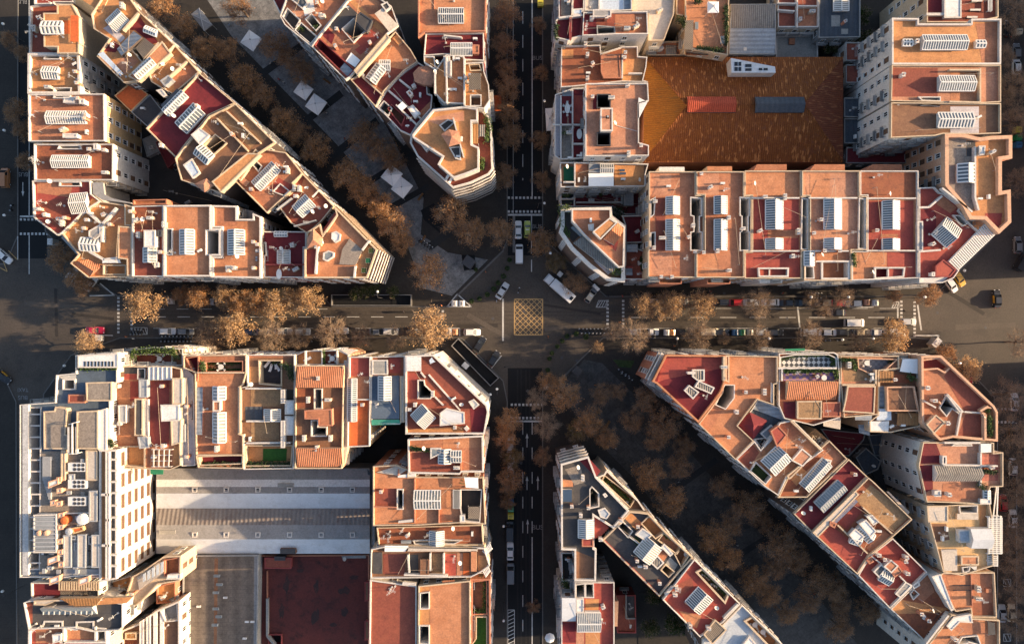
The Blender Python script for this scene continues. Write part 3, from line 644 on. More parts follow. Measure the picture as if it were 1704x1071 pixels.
b.sky('294 741', '540 741', 76, 16).add('chim', 560, 735, 560, 760, 520, 635).hole('350 606 445 606 445 618 350 618').up('396 842 486 842 486 868 396 868', 1.6, 'white', 'white').up('400 612 470 612 470 648 400 648', 1.5, 'white', 'white').up('500 625 530 625 530 655 500 655', 1.8, 'white', 'white')
b = B('rust stained roof with long pale barrel skylight, white rear facade', 20, '226 912 722 912 720 1138 228 1138', 'rust', 'white', wh, group=G)
b.hole('378 918 512 918 512 938 378 938').sky('328 1018', '562 1018', 74, 18).up('590 905 612 905 612 945 590 945', 1.5, 'white', 'white').add('ant', 240, 1010, 245, 1035)
tile('B1')
b = B('red speckled corner roof with fan shaped ribbed skylight', 20.4, '216 158 578 158 582 240 640 285 545 345 398 488 372 500 238 400 222 385', 'red', 'white', wh, group=G)
b.hole('386 164 512 164 512 186 386 186').sky('448 300', '555 292', 120, 9).patch('232 165 460 165 440 260 235 230', 'terra').patch('250 290 420 260 470 380 390 470 260 380', 'brownred').patch('580 265 630 285 560 335 545 320', 'ochre').add('ant', 408, 312).add('chim', 440, 395, 410, 425, 395, 400).add('dish', 332, 165)
b.up('580 162 650 165 660 240 700 262 825 290 830 300 640 275 585 238', 0.4, 'greyroof', 'greywall', 'service_block')
b = B('yellow ochre corner building with faceted skylights and tiled gallery', 20, '402 490 545 347 640 288 840 318 840 760 565 765 455 676 505 620', 'ochre', 'cream', cr, group=G)
b.up('746 440 832 446 832 752 802 752 800 650 744 643', 1.4, 'orange', 'cream', 'roof_ledge').up('786 302 838 320 838 440 786 436', 1.0, 'ochre', 'cream', 'roof_ledge').wall('545 348 640 430 730 325', '640 430 640 540', h=1.3, t=.5).wall('560 600 650 650 740 640', h=1, t=.5)
b.sky('508 552', '622 560', 80, 5).up('560 470 630 430 635 500 600 525 560 505', 1.2, 'greyroof', 'white').sheet('385 512 402 496 512 612 492 628', 'glass', 0.2, name='glazed_gallery', posts=False)
b.gable('455 676 560 648 648 690 562 764', 'tile', 0.2, 0.9, 'terrawall').hole('662 690 795 690 795 742 662 742', 1.0, 'ochre', 'cream', name='sunken_terrace').sheet('645 648 755 648 760 672 645 672', 'whiteroof', .9).patch('650 322 780 318 780 420 700 430', 'orange').add('chim', 720, 435, 560, 460).add('ant', 520, 475, 655, 420)
b = B('stained red roof with white stair hut and grey skylight', 21, '842 318 1036 312 1036 758 842 758', 'brownred', 'terrawall', wh, group=G)
b.up('908 466 978 466 978 572 908 572', 2.0, 'whiteroof', 'white').sky('945 575', '945 668', 80, 5).up('972 668 1000 668 1000 698 972 698', 1.2, 'white', 'white').up('995 465 1020 465 1020 505 995 505', 1.6, 'charcoal', 'darkmetal', 'water_tank').up('847 277 1060 272 1060 306 847 312', -2.2, 'terra', 'terrawall', 'rear_ledge', (0.7, .25, 'terrawall'), z0=8).add('chim', 890, 500, 850, 355).patch('850 330 1028 330 1028 450 850 450', 'rust')
b = B('smooth orange roof with one white skylight and two end wells', 21.3, '1040 312 1336 310 1336 458 1396 458 1396 628 1336 628 1336 758 1040 758', 'orange', 'cream', thick, group=G, clutter=1)
b.sky('1178 462', '1178 618', 86, 9).hole('1056 462 1086 462 1086 618 1056 618').hole('1306 470 1388 470 1388 620 1306 620').add('chim', 1050, 435, 1035, 608).add('ant', 1105, 608)
b = B('orange roof with striped skylight and notched rear corner', 21.1, '1342 312 1500 316 1500 398 1600 398 1600 362 1650 382 1650 768 1342 764 1342 634 1402 634 1402 452 1342 452', 'orange', 'cream', thick, group=G)
b.sky('1488 464', '1488 620', 98, 10).up('1502 320 1598 345 1598 396 1502 396', -3.5, 'greyroof', 'white', 'rear_block', z0=6).patch('1370 330 1495 330 1495 440 1370 440', 'terra').add('dish', 1505, 635).add('chim', 1615, 545, 1640, 560)
tile('B2')
b = B('maroon roof terrace with small white skylights and oval table', 19.4, '64 476 343 476 343 576 328 576 328 764 78 764 78 632 22 632 22 540 64 540', 'maroon', 'redwall', wh, group=G)
b.hole('30 548 84 548 84 624 30 624').sky('198 592', '198 676', 76, 8).sky('138 490', '220 490', 30, 5, rise=.3).wall('82 682 325 682', h=.9, m='redwall').patch('84 690 322 690 322 756 84 756', 'brownred').add('ant', 150, 582).add('dish', 190, 585).add('chim', 50, 600, 45, 650)
b = B('flatiron corner building with orange roof, grey gravel panel and white balconies', 22, '347 482 384 460 432 430 450 492 535 372 522 320 790 590 728 768 334 768 334 580 347 578', 'orange', 'brick', (0.8, .35, 'cream'), group=G, bal=0, clutter=0)
b.bands('790 590 728 768', 7, .55).bands('522 320 790 590', 7, .35, .5, 'cream')
b.up('545 682 565 585 612 517 697 590 652 686', 0.35, 'gravel', 'cream', 'gravel_panel').up('500 482 528 472 556 490 550 530 522 545 498 520', .9, 'whiteroof', 'white', 'skylight').up('447 610 480 594 515 606 512 635 470 662 445 650', .9, 'glass', 'white', 'skylight')
b.up('350 520 384 464 436 515 428 562 352 572', 1.9, 'pinkterra', 'cream', cone=1.0).patch('338 584 408 584 396 742 338 742', 'red').patch('440 470 520 352 534 372 450 490', 'red').wall('640 765 648 690', '690 590 738 530', '408 580 396 740', h=1.0, t=.4).patch('655 690 700 592 740 545 785 592 726 764 645 764', 'ochre').add('chim', 440, 545, 415, 575)
G2 = 'apartment buildings along the north side of the diagonal boulevard'
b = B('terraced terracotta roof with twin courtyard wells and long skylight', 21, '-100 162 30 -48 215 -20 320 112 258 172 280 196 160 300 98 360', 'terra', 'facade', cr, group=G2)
b.sky('22 190', '150 62', 76, 12).patch('95 218 165 135 268 190 225 240', 'red').hole('140 222 180 180 235 225 205 252', 12).hole('8 55 22 32 60 65 42 95', 8).up('-85 160 -60 130 -20 160 -45 190', .6, 'pinkterra', 'cream').up('-100 130 20 -45 45 -25 -75 155', 1.2, 'ochre', 'cream', 'roof_ledge').add('ant', 185, 70, 120, 215)
b = B('brown red rooftop with square ribbed skylight and white drying poles', 20.4, '322 114 517 316 432 420 350 488 245 420 162 306 284 200 262 176', 'brownred', 'facade', cr, group=G2)
b.sky('284 352', '365 276', 92, 8).patch('330 130 420 222 370 275 300 210', 'terra').wall('420 210 375 255', h=1, t=.2).wall('150 335 245 262', '260 440 400 402', h=1.6, t=.2, m='greymetal').add('dish', 388, 355).add('chim', 275, 205, 305, 210, 285, 258)
tile('A1')
b = B('multi level building with gravel terraces and open light shaft', 22, '1325 737 1490 660 1738 903 1638 968 1390 1216 1150 1138 1112 1002 1162 940', 'brown', 'facade', cr, group=G2, clutter=5)
b.patch('1372 742 1420 702 1620 895 1580 935', 'gravelochre').patch('1450 690 1490 668 1690 865 1640 908', 'gravelochre').hole('1292 915 1362 855 1428 905 1352 972', 12, wall='cream').up('1205 850 1258 806 1322 852 1258 912', 1.5, 'whiteroof', 'white').sky('1245 938', '1325 1008', 76, 6)
b.up('1335 1145 1560 965 1640 970 1392 1212', 1.6, 'ochre', 'cream', 'penthouse').up('1155 1040 1210 1000 1260 1090 1215 1125', 0.9, 'paleblue', 'white', 'glass_roof').up('1235 1160 1300 1130 1340 1165 1290 1205', 1.2, 'pinkterra', 'cream', cone=.6).wall('1425 700 1640 900', '1365 745 1560 950', h=.9, t=.3, m='cream').hole('1590 1010 1625 985 1660 1015 1625 1050', 5, wall='terrawall')
b = B('large plain maroon roof with one ribbed skylight', 21, '930 815 1262 466 1487 656 1322 731 1158 938 1118 1000', 'maroon', 'facade', cr, group=G2, clutter=1)
b.sky('1140 808', '1256 684', 96, 8).sky('1040 712', '1162 588', 54, 10).slope('1008 660 1110 556 1145 580 1034 690', 'slate', .3, 1.0, name='grey_roof').add('ant', 1270, 510).add('chim', 1255, 680, 1035, 925)
b = B('ochre rooftop with water tanks and charcoal rear lean-to', 20.4, '946 472 1110 292 1262 462 1100 600 1030 562 962 522', 'ochre', 'facade', cr, group=G2, clutter=4)
b.wall('1175 385 1060 485', h=1.2, t=.3, m='cream').up('1010 510 1060 475 1090 500 1040 545', 1.6, 'greyroof', 'greymetal', 'water_tank').up('985 570 1020 562 1050 600 1030 612', 1.4, 'white', 'white').hole('990 585 1025 575 1045 600', 6).patch('1180 390 1250 460 1105 590 1085 480', 'terra')
b = B('low charcoal lean-to roof beside the large maroon roof', 16.5, '830 708 948 598 1028 700 932 800', 'charcoal', 'greywall', (.3, .2, 'greywall'), group=G2, clutter=1, name='roof_annexe', cat='annexe')
b = B('bright orange sloping tile roof between the two rear facades', 16.5, '725 606 832 516 938 598 828 705', 'brightorange', 'yellow', (.3, .2, 'yellow'), group=G2, clutter=0, name='roof_annexe', cat='annexe')
b = B('ochre and maroon terraces with grey glass roofs at the boulevard top', 21, '622 362 700 250 602 190 585 100 700 -80 800 -40 880 75 1070 255 1108 290 940 470 872 518 790 528', 'ochre', 'facade', cr, group=G2, clutter=5)
b.patch('770 192 870 92 998 268 960 280 850 190', 'maroon').slope('730 305 835 192 900 240 772 356', 'corrugblue', .6, 1.4, name='glass_roof').slope('850 300 905 236 976 290 905 370', 'woodgrey', .8, 1.3, name='slat_roof').sky('700 168', '778 92', 96, 9).patch('650 180 700 150 790 240 760 268', 'palelilac').patch('640 322 720 255 760 290 728 332', 'maroon')
b.sheet('615 342 650 326 775 462 758 480', 'paleblue', .8).patch('732 402 800 336 872 388 790 470', 'pinkterra').up('808 482 1022 262 1078 338 872 516', 1.1, 'orange', 'cream', 'penthouse').sky('855 480', '962 382', 52, 8, 1.1).wall('870 80 772 192', '1000 268 905 380', h=1.2, t=.4, m='cream').hole('840 318 880 310 930 372 905 395', 5, wall='cream').sky('912 182', '985 212', 40, 5).up('450 -40 640 -60 690 -20 640 80', .2, 'ochre', 'cream')
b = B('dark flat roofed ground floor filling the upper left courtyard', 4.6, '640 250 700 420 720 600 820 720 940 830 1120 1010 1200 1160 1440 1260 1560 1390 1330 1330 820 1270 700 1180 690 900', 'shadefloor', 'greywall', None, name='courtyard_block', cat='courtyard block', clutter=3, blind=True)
b = B('low maroon shed roof deep in the rear courtyard', 6.5, '985 900 1060 850 1130 1000 1060 1060', 'maroon', 'redwall', (.3, .2, None), name='courtyard_shed', cat='shed', clutter=0, group='courtyard sheds')
b = B('low grey flat roof deep in the rear courtyard', 6, '900 880 985 840 1060 930 930 990', 'concrete', 'greywall', (.3, .2, None), name='courtyard_shed', cat='shed', clutter=1, group='courtyard sheds')

# ------------------------------------------------------------------ pointed block between the boulevard and the middle street
G = 'apartment buildings of the pointed block top centre'
tile('A2')
b = B('dark maroon roof at the top edge above the boulevard', 20, '70 -120 230 -120 214 22 182 98', 'maroon', 'redwall', wh, group=G, clutter=2)
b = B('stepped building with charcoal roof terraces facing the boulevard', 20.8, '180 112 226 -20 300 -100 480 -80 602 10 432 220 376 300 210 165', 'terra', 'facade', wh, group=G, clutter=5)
b.hole('192 112 226 64 300 132 268 192', 1.1, 'charcoal', 'white', name='sunken_terrace').hole('272 192 312 154 408 246 372 290', 1.1, 'charcoal', 'white', name='sunken_terrace').patch('312 22 380 -20 392 70 330 104', 'whiteroof').hole('342 128 376 98 432 165 404 195', 9, 'leafdark').patch('228 66 262 30 330 100 300 130', 'pinkterra').up('235 -10 300 -60 350 20 318 60', .8, 'slate', 'white')
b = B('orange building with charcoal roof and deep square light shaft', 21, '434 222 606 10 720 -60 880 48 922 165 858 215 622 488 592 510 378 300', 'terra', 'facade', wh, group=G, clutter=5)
b.patch('472 162 602 30 668 90 540 214', 'charcoal').hole('572 190 642 128 712 198 640 268', 16).up('640 122 680 78 758 130 722 205', 1.5, 'charcoal', 'darkmetal').patch('612 12 642 0 762 120 740 152', 'ochre').patch('752 157 775 132 840 190 820 215', 'ochre').patch('440 222 475 178 520 222 500 280', 'maroon').patch('622 292 740 182 810 230 680 348', 'red').patch('545 232 598 205 678 290 612 338 520 255', 'terra')
b.hole('392 292 420 256 640 452 602 488', 2.6, 'maroon', 'redwall', name='sunken_terrace').sheet('545 442 580 396 642 450 605 488', 'corrugblue', .2, posts=False).sheet('588 385 622 332 680 380 648 425', 'canvas', .5).sheet('772 92 820 57 920 160 862 203', 'corrugpale', .8, .4, posts=False).up('640 446 845 212 868 240 662 478', 1.5, 'cream', 'cream', 'party_wall').up('810 30 850 12 872 50 840 72', 1.3, 'charcoal', 'white').patch('680 30 720 -30 800 10 790 70', 'orange')
b = B('ochre roof with stepped white skylight above red terrace', 20, '622 508 664 482 872 238 905 207 1000 320 1044 396 960 450 832 580 780 678', 'orange', 'facade', cr, group=G, clutter=2)
b.sky('745 510', '812 420', 70, 6).sky('800 412', '868 412', 60, 5).patch('632 510 690 482 820 600 780 666', 'maroon').patch('700 450 740 400 950 440 830 575 690 480', 'brownred').wall('690 482 822 600', h=.8, t=.3, m='cream').up('882 242 914 212 958 260 920 288', .4, 'ochre', 'cream').add('ant', 730, 345, 710, 495)
b = B('maroon roof terraces with octagonal terracotta turret', 19.6, '784 680 838 586 922 490 962 456 1046 400 1095 430 1105 596 1135 605 1128 690 1046 782 1000 858 935 828 832 720', 'maroon', 'facade', wh, group=G, clutter=5)
b.up('1018 462 1050 427 1108 420 1146 450 1150 500 1128 530 1078 530 1028 512', 2.2, 'pinkterra', 'terrawall', 'turret', cone=.9).hole('796 682 832 645 878 688 850 735', 1.2, 'charcoal', 'white', name='sunken_terrace').up('978 680 1012 662 1060 715 1024 748', 1.2, 'canvas', 'white').up('970 582 990 567 1012 590 992 610', 1.8, 'pinkterra', 'white').wall('858 570 1060 745', '925 500 1000 560', '905 660 1040 790', h=1.0, t=.35).hole('860 690 880 668 960 740 940 790', 1.2, 'brown', 'redwall', name='sunken_terrace').sheet('912 670 945 640 975 670 940 700', 'canvas', 1.8)
b.patch('870 520 925 500 985 560 950 620', 'maroon').patch('1060 700 1120 640 1125 690 1048 775', 'terra')
b = B('tall ochre building with narrow courts, pergola and curved white front', 22, '1082 362 1148 362 1156 448 1222 352 1335 362 1335 405 1455 400 1462 460 1490 540 1496 640 1462 690 1340 676 1335 660 1210 654 1160 600 1145 440 1085 402', 'ochre', 'white', wh, group=G, clutter=7)
b.wall('1222 355 1225 650', '1335 365 1335 660', '1150 450 1150 590', '1250 380 1250 480', h=1.5, t=.35).pergola('1365 462 1440 462 1440 562 1365 562', 14, 2.0, 'woodgrey').hole('1378 606 1438 606 1438 668 1378 668', 1.5, 'brown', 'white', name='sunken_terrace').hole('1378 408 1440 406 1440 445 1378 447', 1.2, 'ochre', 'cream', name='sunken_terrace').patch('1228 380 1332 380 1332 650 1228 650', 'orange').up('1205 355 1245 355 1245 480 1210 480', .9, 'whiteroof', 'white').add('dish', 1168, 405).add('ac', 1310, 500, 1240, 490, 1245, 570, 1275, 570, 1270, 375, 1295, 378)
b = B('corner building with ochre penthouse and white banded balconies', 19, '1002 862 1050 782 1140 694 1335 672 1432 682 1492 742 1508 830 1516 1072 1490 1106 1375 1160 1265 1190 1042 992 996 906', 'brownred', 'cream', (1.0, .4, 'white'), group=G, bal=0, clutter=0)
b.bands('1516 1072 1490 1106 1375 1160 1265 1190', 7, .5, .9).bands('1265 1190 1042 992', 6, .35, .6)
b.up('1010 852 1140 696 1335 674 1422 686 1422 772 1386 772 1386 912 1430 932 1430 1070 1345 1104 1270 1128 1168 1040 1196 990 1012 872', 2.8, 'ochre', 'white', 'penthouse', (.7, .4, 'white'))
b.up('1178 790 1232 752 1280 768 1212 830', 3.0, 'shadefloor', 'white', 'light_well').up('1196 850 1240 822 1298 832 1310 900 1240 918', 4.6, 'pinkterra', 'cream', cone=.5).wall('1265 742 1330 985', h=1.5, t=.3, dz=2.8).up('1060 910 1090 886 1118 930 1095 955', 1.6, 'whiteroof', 'white').sheet('1390 782 1424 782 1424 905 1390 905', 'wood', 2.2).sheet('1425 786 1464 786 1464 860 1425 860', 'corrug', 2.0).patch('1145 740 1330 700 1335 760 1180 790 1100 760', 'pinkterra', 2.8).up('1240 930 1310 922 1315 1010 1280 1000', 3.4, 'charcoal', 'white').add('ac', 1300, 990, 1320, 880, dz=2.8)
b = B('plain orange roof with broad grey skylight by the middle street', 21, '1046 -160 1478 -160 1470 208 1090 213 1048 243', 'orange', 'terrawall', (.8, .3, 'terrawall'), group=G, clutter=1)
b.sky('1172 100', '1332 100', 92, 12).wall('1145 -140 1145 60', h=.15, t=.1, m='terrawall').add('ant', 1270, 10)
b = B('maroon roof with long white ribbed skylight by the middle street', 20.4, '1094 217 1458 214 1460 390 1340 384 1250 350 1205 350 1082 358', 'maroon', 'redwall', wh, group=G, clutter=1)
b.sky('1250 312', '1384 312', 76, 13).up('1388 284 1428 284 1428 340 1388 340', 1.2, 'terra', 'terrawall').wall('1205 222 1320 235', h=1.2, t=.3).add('ant', 1220, 272)
# ------------------------------------------------------------------ north-east block
G = 'apartment buildings of the block top right'
tile('A3')
b = B('stepped white and maroon terraces at the top, beside the middle street', 20, '340 -160 498 -160 498 82 486 232 430 248 396 262 320 245 320 140 340 112', 'maroon', 'white', wh, group=G, clutter=5)
b.up('407 105 420 105 420 248 407 250', .8, 'red', 'redwall', 'party_wall').up('486 80 497 80 485 222 474 222', .8, 'red', 'redwall', 'party_wall').patch('352 -20 420 -20 412 100 352 100', 'gravel').wall('340 112 490 95', '430 -100 425 100', h=1, t=.4).up('428 60 490 55 490 92 428 96', .8, 'paleblue', 'white').patch('435 -40 488 -40 488 50 435 50', 'maroon')
b = B('pale roof with white and cream panels at the top edge', 20, '502 -160 798 -160 798 72 670 80 555 76 502 76', 'whiteroof', 'white', wh, group=G, clutter=3)
b.patch('506 -120 590 -120 590 72 506 72', 'corrugpale').patch('752 -120 790 -120 790 70 752 70', 'corrugblue').patch('600 -120 745 -120 745 60 600 60', 'paleblue').wall('595 -120 595 72', h=.6, t=.3)
b = B('building with deep ribbed light shaft and ochre terrace', 20.5, '494 86 895 80 900 222 832 222 690 224 600 230 488 232', 'brownred', 'white', wh, group=G, clutter=3)
b.hole('584 172 686 180 690 214 586 218', 17, wall='greywall').patch('695 92 888 90 892 216 695 216', 'terra').patch('500 92 575 92 575 220 495 222', 'maroon').up('556 62 670 62 670 108 556 108', .9, 'greyroof', 'white').add('ant', 512, 170, 508, 190).add('chim', 545, 130, 635, 130)
b = B('low rust roof around a terracotta stair block, white parapets', 17.2, '356 296 600 291 605 344 736 302 834 300 836 362 894 367 888 430 868 512 898 522 735 520 420 552 352 556', 'rust', 'white', wh, group=G, clutter=3)
b.up('606 348 724 343 734 494 622 494 606 450', .9, 'terra', 'terrawall', 'stair_block').patch('738 304 832 304 836 364 888 370 864 512 738 514', 'ochre').wall('740 495 742 340', '780 462 866 462', h=1, t=.3).patch('362 315 432 312 432 365 362 370', 'ochre').add('chim', 517, 358, 517, 505, 505, 292, 748, 380, 752, 350)
b = B('pale pink roof with two black square light wells and stair hut', 22, '507 532 898 530 904 640 842 658 842 902 904 920 904 985 507 988', 'pinkterra', 'white', wh, group=G, clutter=1)
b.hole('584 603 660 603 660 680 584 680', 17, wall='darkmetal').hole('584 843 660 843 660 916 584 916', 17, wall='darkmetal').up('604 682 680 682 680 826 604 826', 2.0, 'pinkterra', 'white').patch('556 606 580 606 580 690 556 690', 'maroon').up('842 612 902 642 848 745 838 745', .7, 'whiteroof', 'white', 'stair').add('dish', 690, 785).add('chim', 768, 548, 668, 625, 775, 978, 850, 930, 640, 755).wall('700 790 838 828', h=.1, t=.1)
b = B('narrow terraces with red floor and lilac strip beside the pale roof', 17, '316 602 352 590 430 562 502 560 502 1000 350 1008 314 985', 'maroon', 'white', wh, group=G, clutter=2)
b.patch('434 602 498 602 498 775 434 775', 'red').patch('360 790 424 790 424 1000 360 1000', 'gravel').patch('318 606 350 600 350 985 318 982', 'palelilac').wall('428 565 428 1000', '430 785 500 785', '430 905 500 905', '300 785 428 785', '354 600 354 1000', h=1.0, t=.3).patch('362 564 424 564 424 606 362 606', 'corrugblue').add('ac', 465, 985, 480, 978, 408, 998)
tile('B3')
b = B('low terraces with green floor, glazed shed and white sheet roof', 17, '347 42 440 42 902 52 884 116 882 192 352 198', 'brown', 'white', wh, group=G, clutter=3)
b.patch('370 66 435 66 435 155 370 155', 'greenfloor').patch('446 52 522 52 522 100 446 100', 'terra').slope('530 48 600 48 600 104 530 104', 'corrugblue', .4, .8, name='shed_roof').sky('602 78', '684 78', 54, 6).sheet('528 108 686 108 686 188 528 188', 'canvas', 1.0).patch('692 58 876 58 876 188 692 188', 'ochre').wall('442 45 442 190', '370 162 440 162', h=1.2, t=.3).up('722 80 758 80 758 95 722 95', .4, 'bluepanel', 'greymetal', 'solar_panel').up('722 100 765 100 765 115 722 115', .4, 'bluepanel', 'greymetal', 'solar_panel').add('ac', 743, 147, 465, 152)
b = B('sunken maroon patio in the shaded gap with potted plants', 8, '350 206 880 210 880 368 752 368 682 320 420 320 352 312', 'maroon', 'greywall', wh, group=G, clutter=5)
b.patch('360 215 440 215 440 300 360 300', 'shadefloor').up('750 220 810 220 810 310 750 310', 2.2, 'greyroof', 'greywall').wall('440 215 440 310', '355 268 440 268', '450 290 740 290', '740 215 740 300', h=1.2, t=.3)
b = B('white curved corner building with pink penthouse and grey pleated roof', 18.6, '352 332 670 324 674 378 756 440 752 795 645 785 530 700 415 590 340 482 352 442', 'brown', 'facade', (1.0, .85, 'white'), group=G, clutter=0)
b.up('420 332 668 332 668 382 755 446 750 698 716 704 596 590 500 500 420 408', 2.6, 'terra', 'white', 'penthouse', (.6, .3, 'white')).slope('432 545 490 502 702 700 680 734', 'corrug', .8, 1.2, 'white', 'pleated_roof').up('554 476 660 388 708 420 604 524', 4.8, 'ochre', 'white').gable('622 520 714 418 752 460 690 560', 'tile', 3.2, 1.2, 'white').patch('625 530 690 470 715 540 700 600', 'red', 2.6).sheet('415 450 430 440 490 495 478 508', 'glass', .5, posts=False).patch('360 350 412 340 412 420 470 500 430 540 350 450', 'shadefloor').up('525 430 560 425 560 470 530 465', 3.6, 'whiteroof', 'white').patch('560 655 590 650 670 730 650 745', 'palelilac').add('ac', 540, 405, dz=2.6)
b = B('dark maroon flat roof squeezed beside the corner penthouse', 12, '736 376 880 374 878 545 758 548 758 440', 'maroon', 'redwall', (.7, .25, 'white'), group=G, clutter=1)
b = B('small red terrace with grey sheet shed beside the corner building', 13.5, '760 552 878 600 878 776 754 776', 'brownred', 'redwall', wh, group=G, clutter=4)
b.sheet('768 554 838 554 838 602 768 602', 'corrugblue', 1.6).slope('760 690 808 690 808 702 760 702', 'red', 1.2, 1.6, name='shed_roof').slope('762 704 804 704 804 750 762 750', 'corrugblue', .8, 1.2, name='shed_roof')
b = B('first terracotta roof of the row with twin white skylights', 21, '906 100 1200 100 1200 250 1250 250 1250 602 1200 602 1200 764 902 764 902 600 906 590', 'terra', 'cream', cr, group=G, clutter=4)
WELL = '1172 264 1240 264 1240 372 1220 378 1220 478 1238 482 1238 590 1172 590 1172 482 1192 478 1192 378 1172 372'
b.sky('1058 256', '1058 366', 82, 8).sky('1058 400', '1058 592', 82, 13).hole(WELL, 17).hole('910 268 942 268 935 366 910 374').hole('910 488 942 484 942 586 910 592').patch('912 110 1050 110 1050 250 912 250', 'pinkterra').patch('906 602 1052 602 1052 752 906 752', 'pinkterra').patch('950 262 1010 262 1010 592 950 592', 'brownred').up('972 66 1134 66 1134 96 972 96', -3, 'whiteroof', 'white', 'rear_gallery', z0=7).up('960 768 1115 768 1110 806 970 806', -3.5, 'brown', 'terrawall', 'front_bay', (.8, .25, 'terrawall'), z0=3).add('chim', 975, 762, 1042, 762, 1185, 605, 940, 290, 930, 580, 1178, 440)
b = B('second terracotta roof of the row with long paired skylights', 21.2, '1204 100 1504 100 1504 252 1548 252 1548 600 1504 600 1504 764 1204 764 1204 606 1256 606 1256 246 1204 246', 'terra', 'cream', cr, group=G, clutter=4)
b.sky('1360 252', '1360 364', 78, 8).sky('1360 398', '1360 592', 78, 13).hole('1482 264 1540 264 1540 372 1526 378 1526 478 1540 482 1540 592 1482 592 1482 482 1494 478 1494 378 1482 372', 17).patch('1212 108 1350 108 1350 244 1212 244', 'pinkterra').patch('1212 610 1340 610 1340 755 1212 755', 'orange').up('1275 62 1434 62 1434 94 1275 94', -3, 'orange', 'cream', 'rear_gallery', z0=7).up('1265 770 1420 770 1415 806 1270 806', -3.5, 'brown', 'terrawall', 'front_bay', (.8, .25, 'terrawall'), z0=3).add('chim', 1225, 120, 1240, 610, 1330, 600, 1490, 460, 1400, 392)
tile('B4')
b = B('third roof of the row, red centre between orange ends', 21, '-60 95 295 95 295 255 343 255 343 598 300 598 300 770 -60 770 -60 604 -14 604 -14 250 -60 250', 'orange', 'cream', cr, group=G, clutter=4)
b.patch('-8 272 285 272 285 590 -8 590', 'red').patch('-52 602 292 602 292 764 -52 764', 'red').patch('90 465 280 465 280 515 90 515', 'terra').sky('130 276', '130 460', 106, 12).sky('130 518', '130 586', 106, 5).hole('304 270 338 270 338 588 304 588', 17).hole('30 712 204 712 204 762 30 762', 1.3, 'brown', 'white', name='sunken_terrace', rim=.9, w=.35).wall('100 712 100 762', h=.3, t=.3).up('20 50 210 50 210 90 0 90', -3, 'terra', 'terrawall', 'rear_gallery', z0=7).wall('-50 262 290 262', '-50 596 290 596', h=.9, t=.3).add('chim', 270, 478, 60, 262, 185, 262).up('30 776 190 776 180 800 40 800', -4, 'whiteroof', 'white', 'front_bay', z0=3)
b = B('fourth roof of the row, pale pink with boxed front terrace', 21.2, '299 95 660 95 660 255 705 255 705 592 660 592 608 592 608 784 312 784 312 602 349 602 349 252 299 252', 'pinkterra', 'cream', cr, group=G, clutter=4)
b.sky('498 272', '498 460', 106, 12).sky('498 518', '498 586', 106, 5).hole('664 270 700 270 700 584 664 584', 17).sky('350 598', '350 688', 62, 5).patch('392 604 582 604 582 658 392 658', 'orange').hole('432 668 588 668 588 766 432 766', 1.6, 'terra', 'white', name='sunken_terrace', w=.4).hole('318 700 368 700 368 776 318 776', 3, 'bluepanel', 'white', name='sunken_terrace').wall('349 596 600 596', '349 262 655 262', '395 662 600 662', h=.9, t=.3).patch('355 110 480 110 480 255 355 255', 'orange').up('385 50 576 50 576 90 352 90', -3, 'terra', 'terrawall', 'rear_gallery', z0=7).add('chim', 358, 490, 520, 600, 425, 600)
b = B('fifth roof of the row, stained orange end and red centre', 21, '664 95 1028 95 1028 768 612 782 612 600 709 600 709 250 664 250', 'orange', 'white', wh, group=G, clutter=4)
b.patch('674 105 1020 105 1020 258 674 258', 'rust').patch('714 280 1008 280 1008 588 714 588', 'red').sky('865 282', '865 460', 104, 12).sky('865 520', '865 588', 104, 5).patch('842 604 1018 604 1018 764 842 764', 'red').patch('665 612 838 612 838 700 665 700', 'orange').hole('764 708 938 708 938 764 764 764', 1.5, 'maroon', 'white', name='sunken_terrace', w=.35).wall('850 710 850 762', h=.4, t=.3).patch('616 606 652 606 652 700 616 700', 'gravelochre').patch('800 490 910 490 910 512 800 512', 'terra').wall('712 264 1025 264', '712 594 1020 594', h=.9, t=.3).up('750 50 936 50 936 90 702 90', -3, 'terra', 'terrawall', 'rear_gallery', z0=7)
b = B('red corner roof with faceted skylight and slatted white colonnade', 21, '1034 202 1130 198 1162 232 1196 242 1298 320 1284 345 1345 420 1408 478 1226 665 1284 720 1250 768 1180 798 1034 798', 'red', 'white', wh, group=G, clutter=1)
b.sky('1170 438', '1262 520', 140, 9).hole('1258 378 1310 360 1345 420 1310 438 1290 420', 14).pergola('1228 662 1468 415 1528 488 1285 722', 24, .6, w=.3).patch('1042 766 1180 762 1278 705 1276 718 1190 792 1042 792', 'whiteroof', .2).up('1146 692 1195 650 1276 715 1238 760 1146 760', .9, 'red', 'redwall').patch('1150 300 1196 252 1280 325 1240 360', 'terra').patch('1045 330 1110 322 1150 360 1150 560 1045 580', 'maroon').up('1032 410 1066 410 1066 596 1032 596', .8, 'greyroof', 'white', 'party_wall').wall('1040 600 1180 590', '1040 322 1110 320 1190 250', h=1, t=.4).add('ant', 1092, 402, 1105, 492, 1195, 580).up('1122 730 1142 730 1142 756 1122 756', 1.4, 'white', 'white')
b = B('brown gravel and ochre roof with thick pale stepped parapets', 22, '1190 -135 1300 -135 1410 -110 1480 -120 1610 -125 1610 20 1545 28 1545 225 1600 215 1604 420 1528 492 1440 402 1345 400 1300 318 1192 190', 'ochre', 'peach', (1.0, .8, 'peach'), group=G, clutter=2)
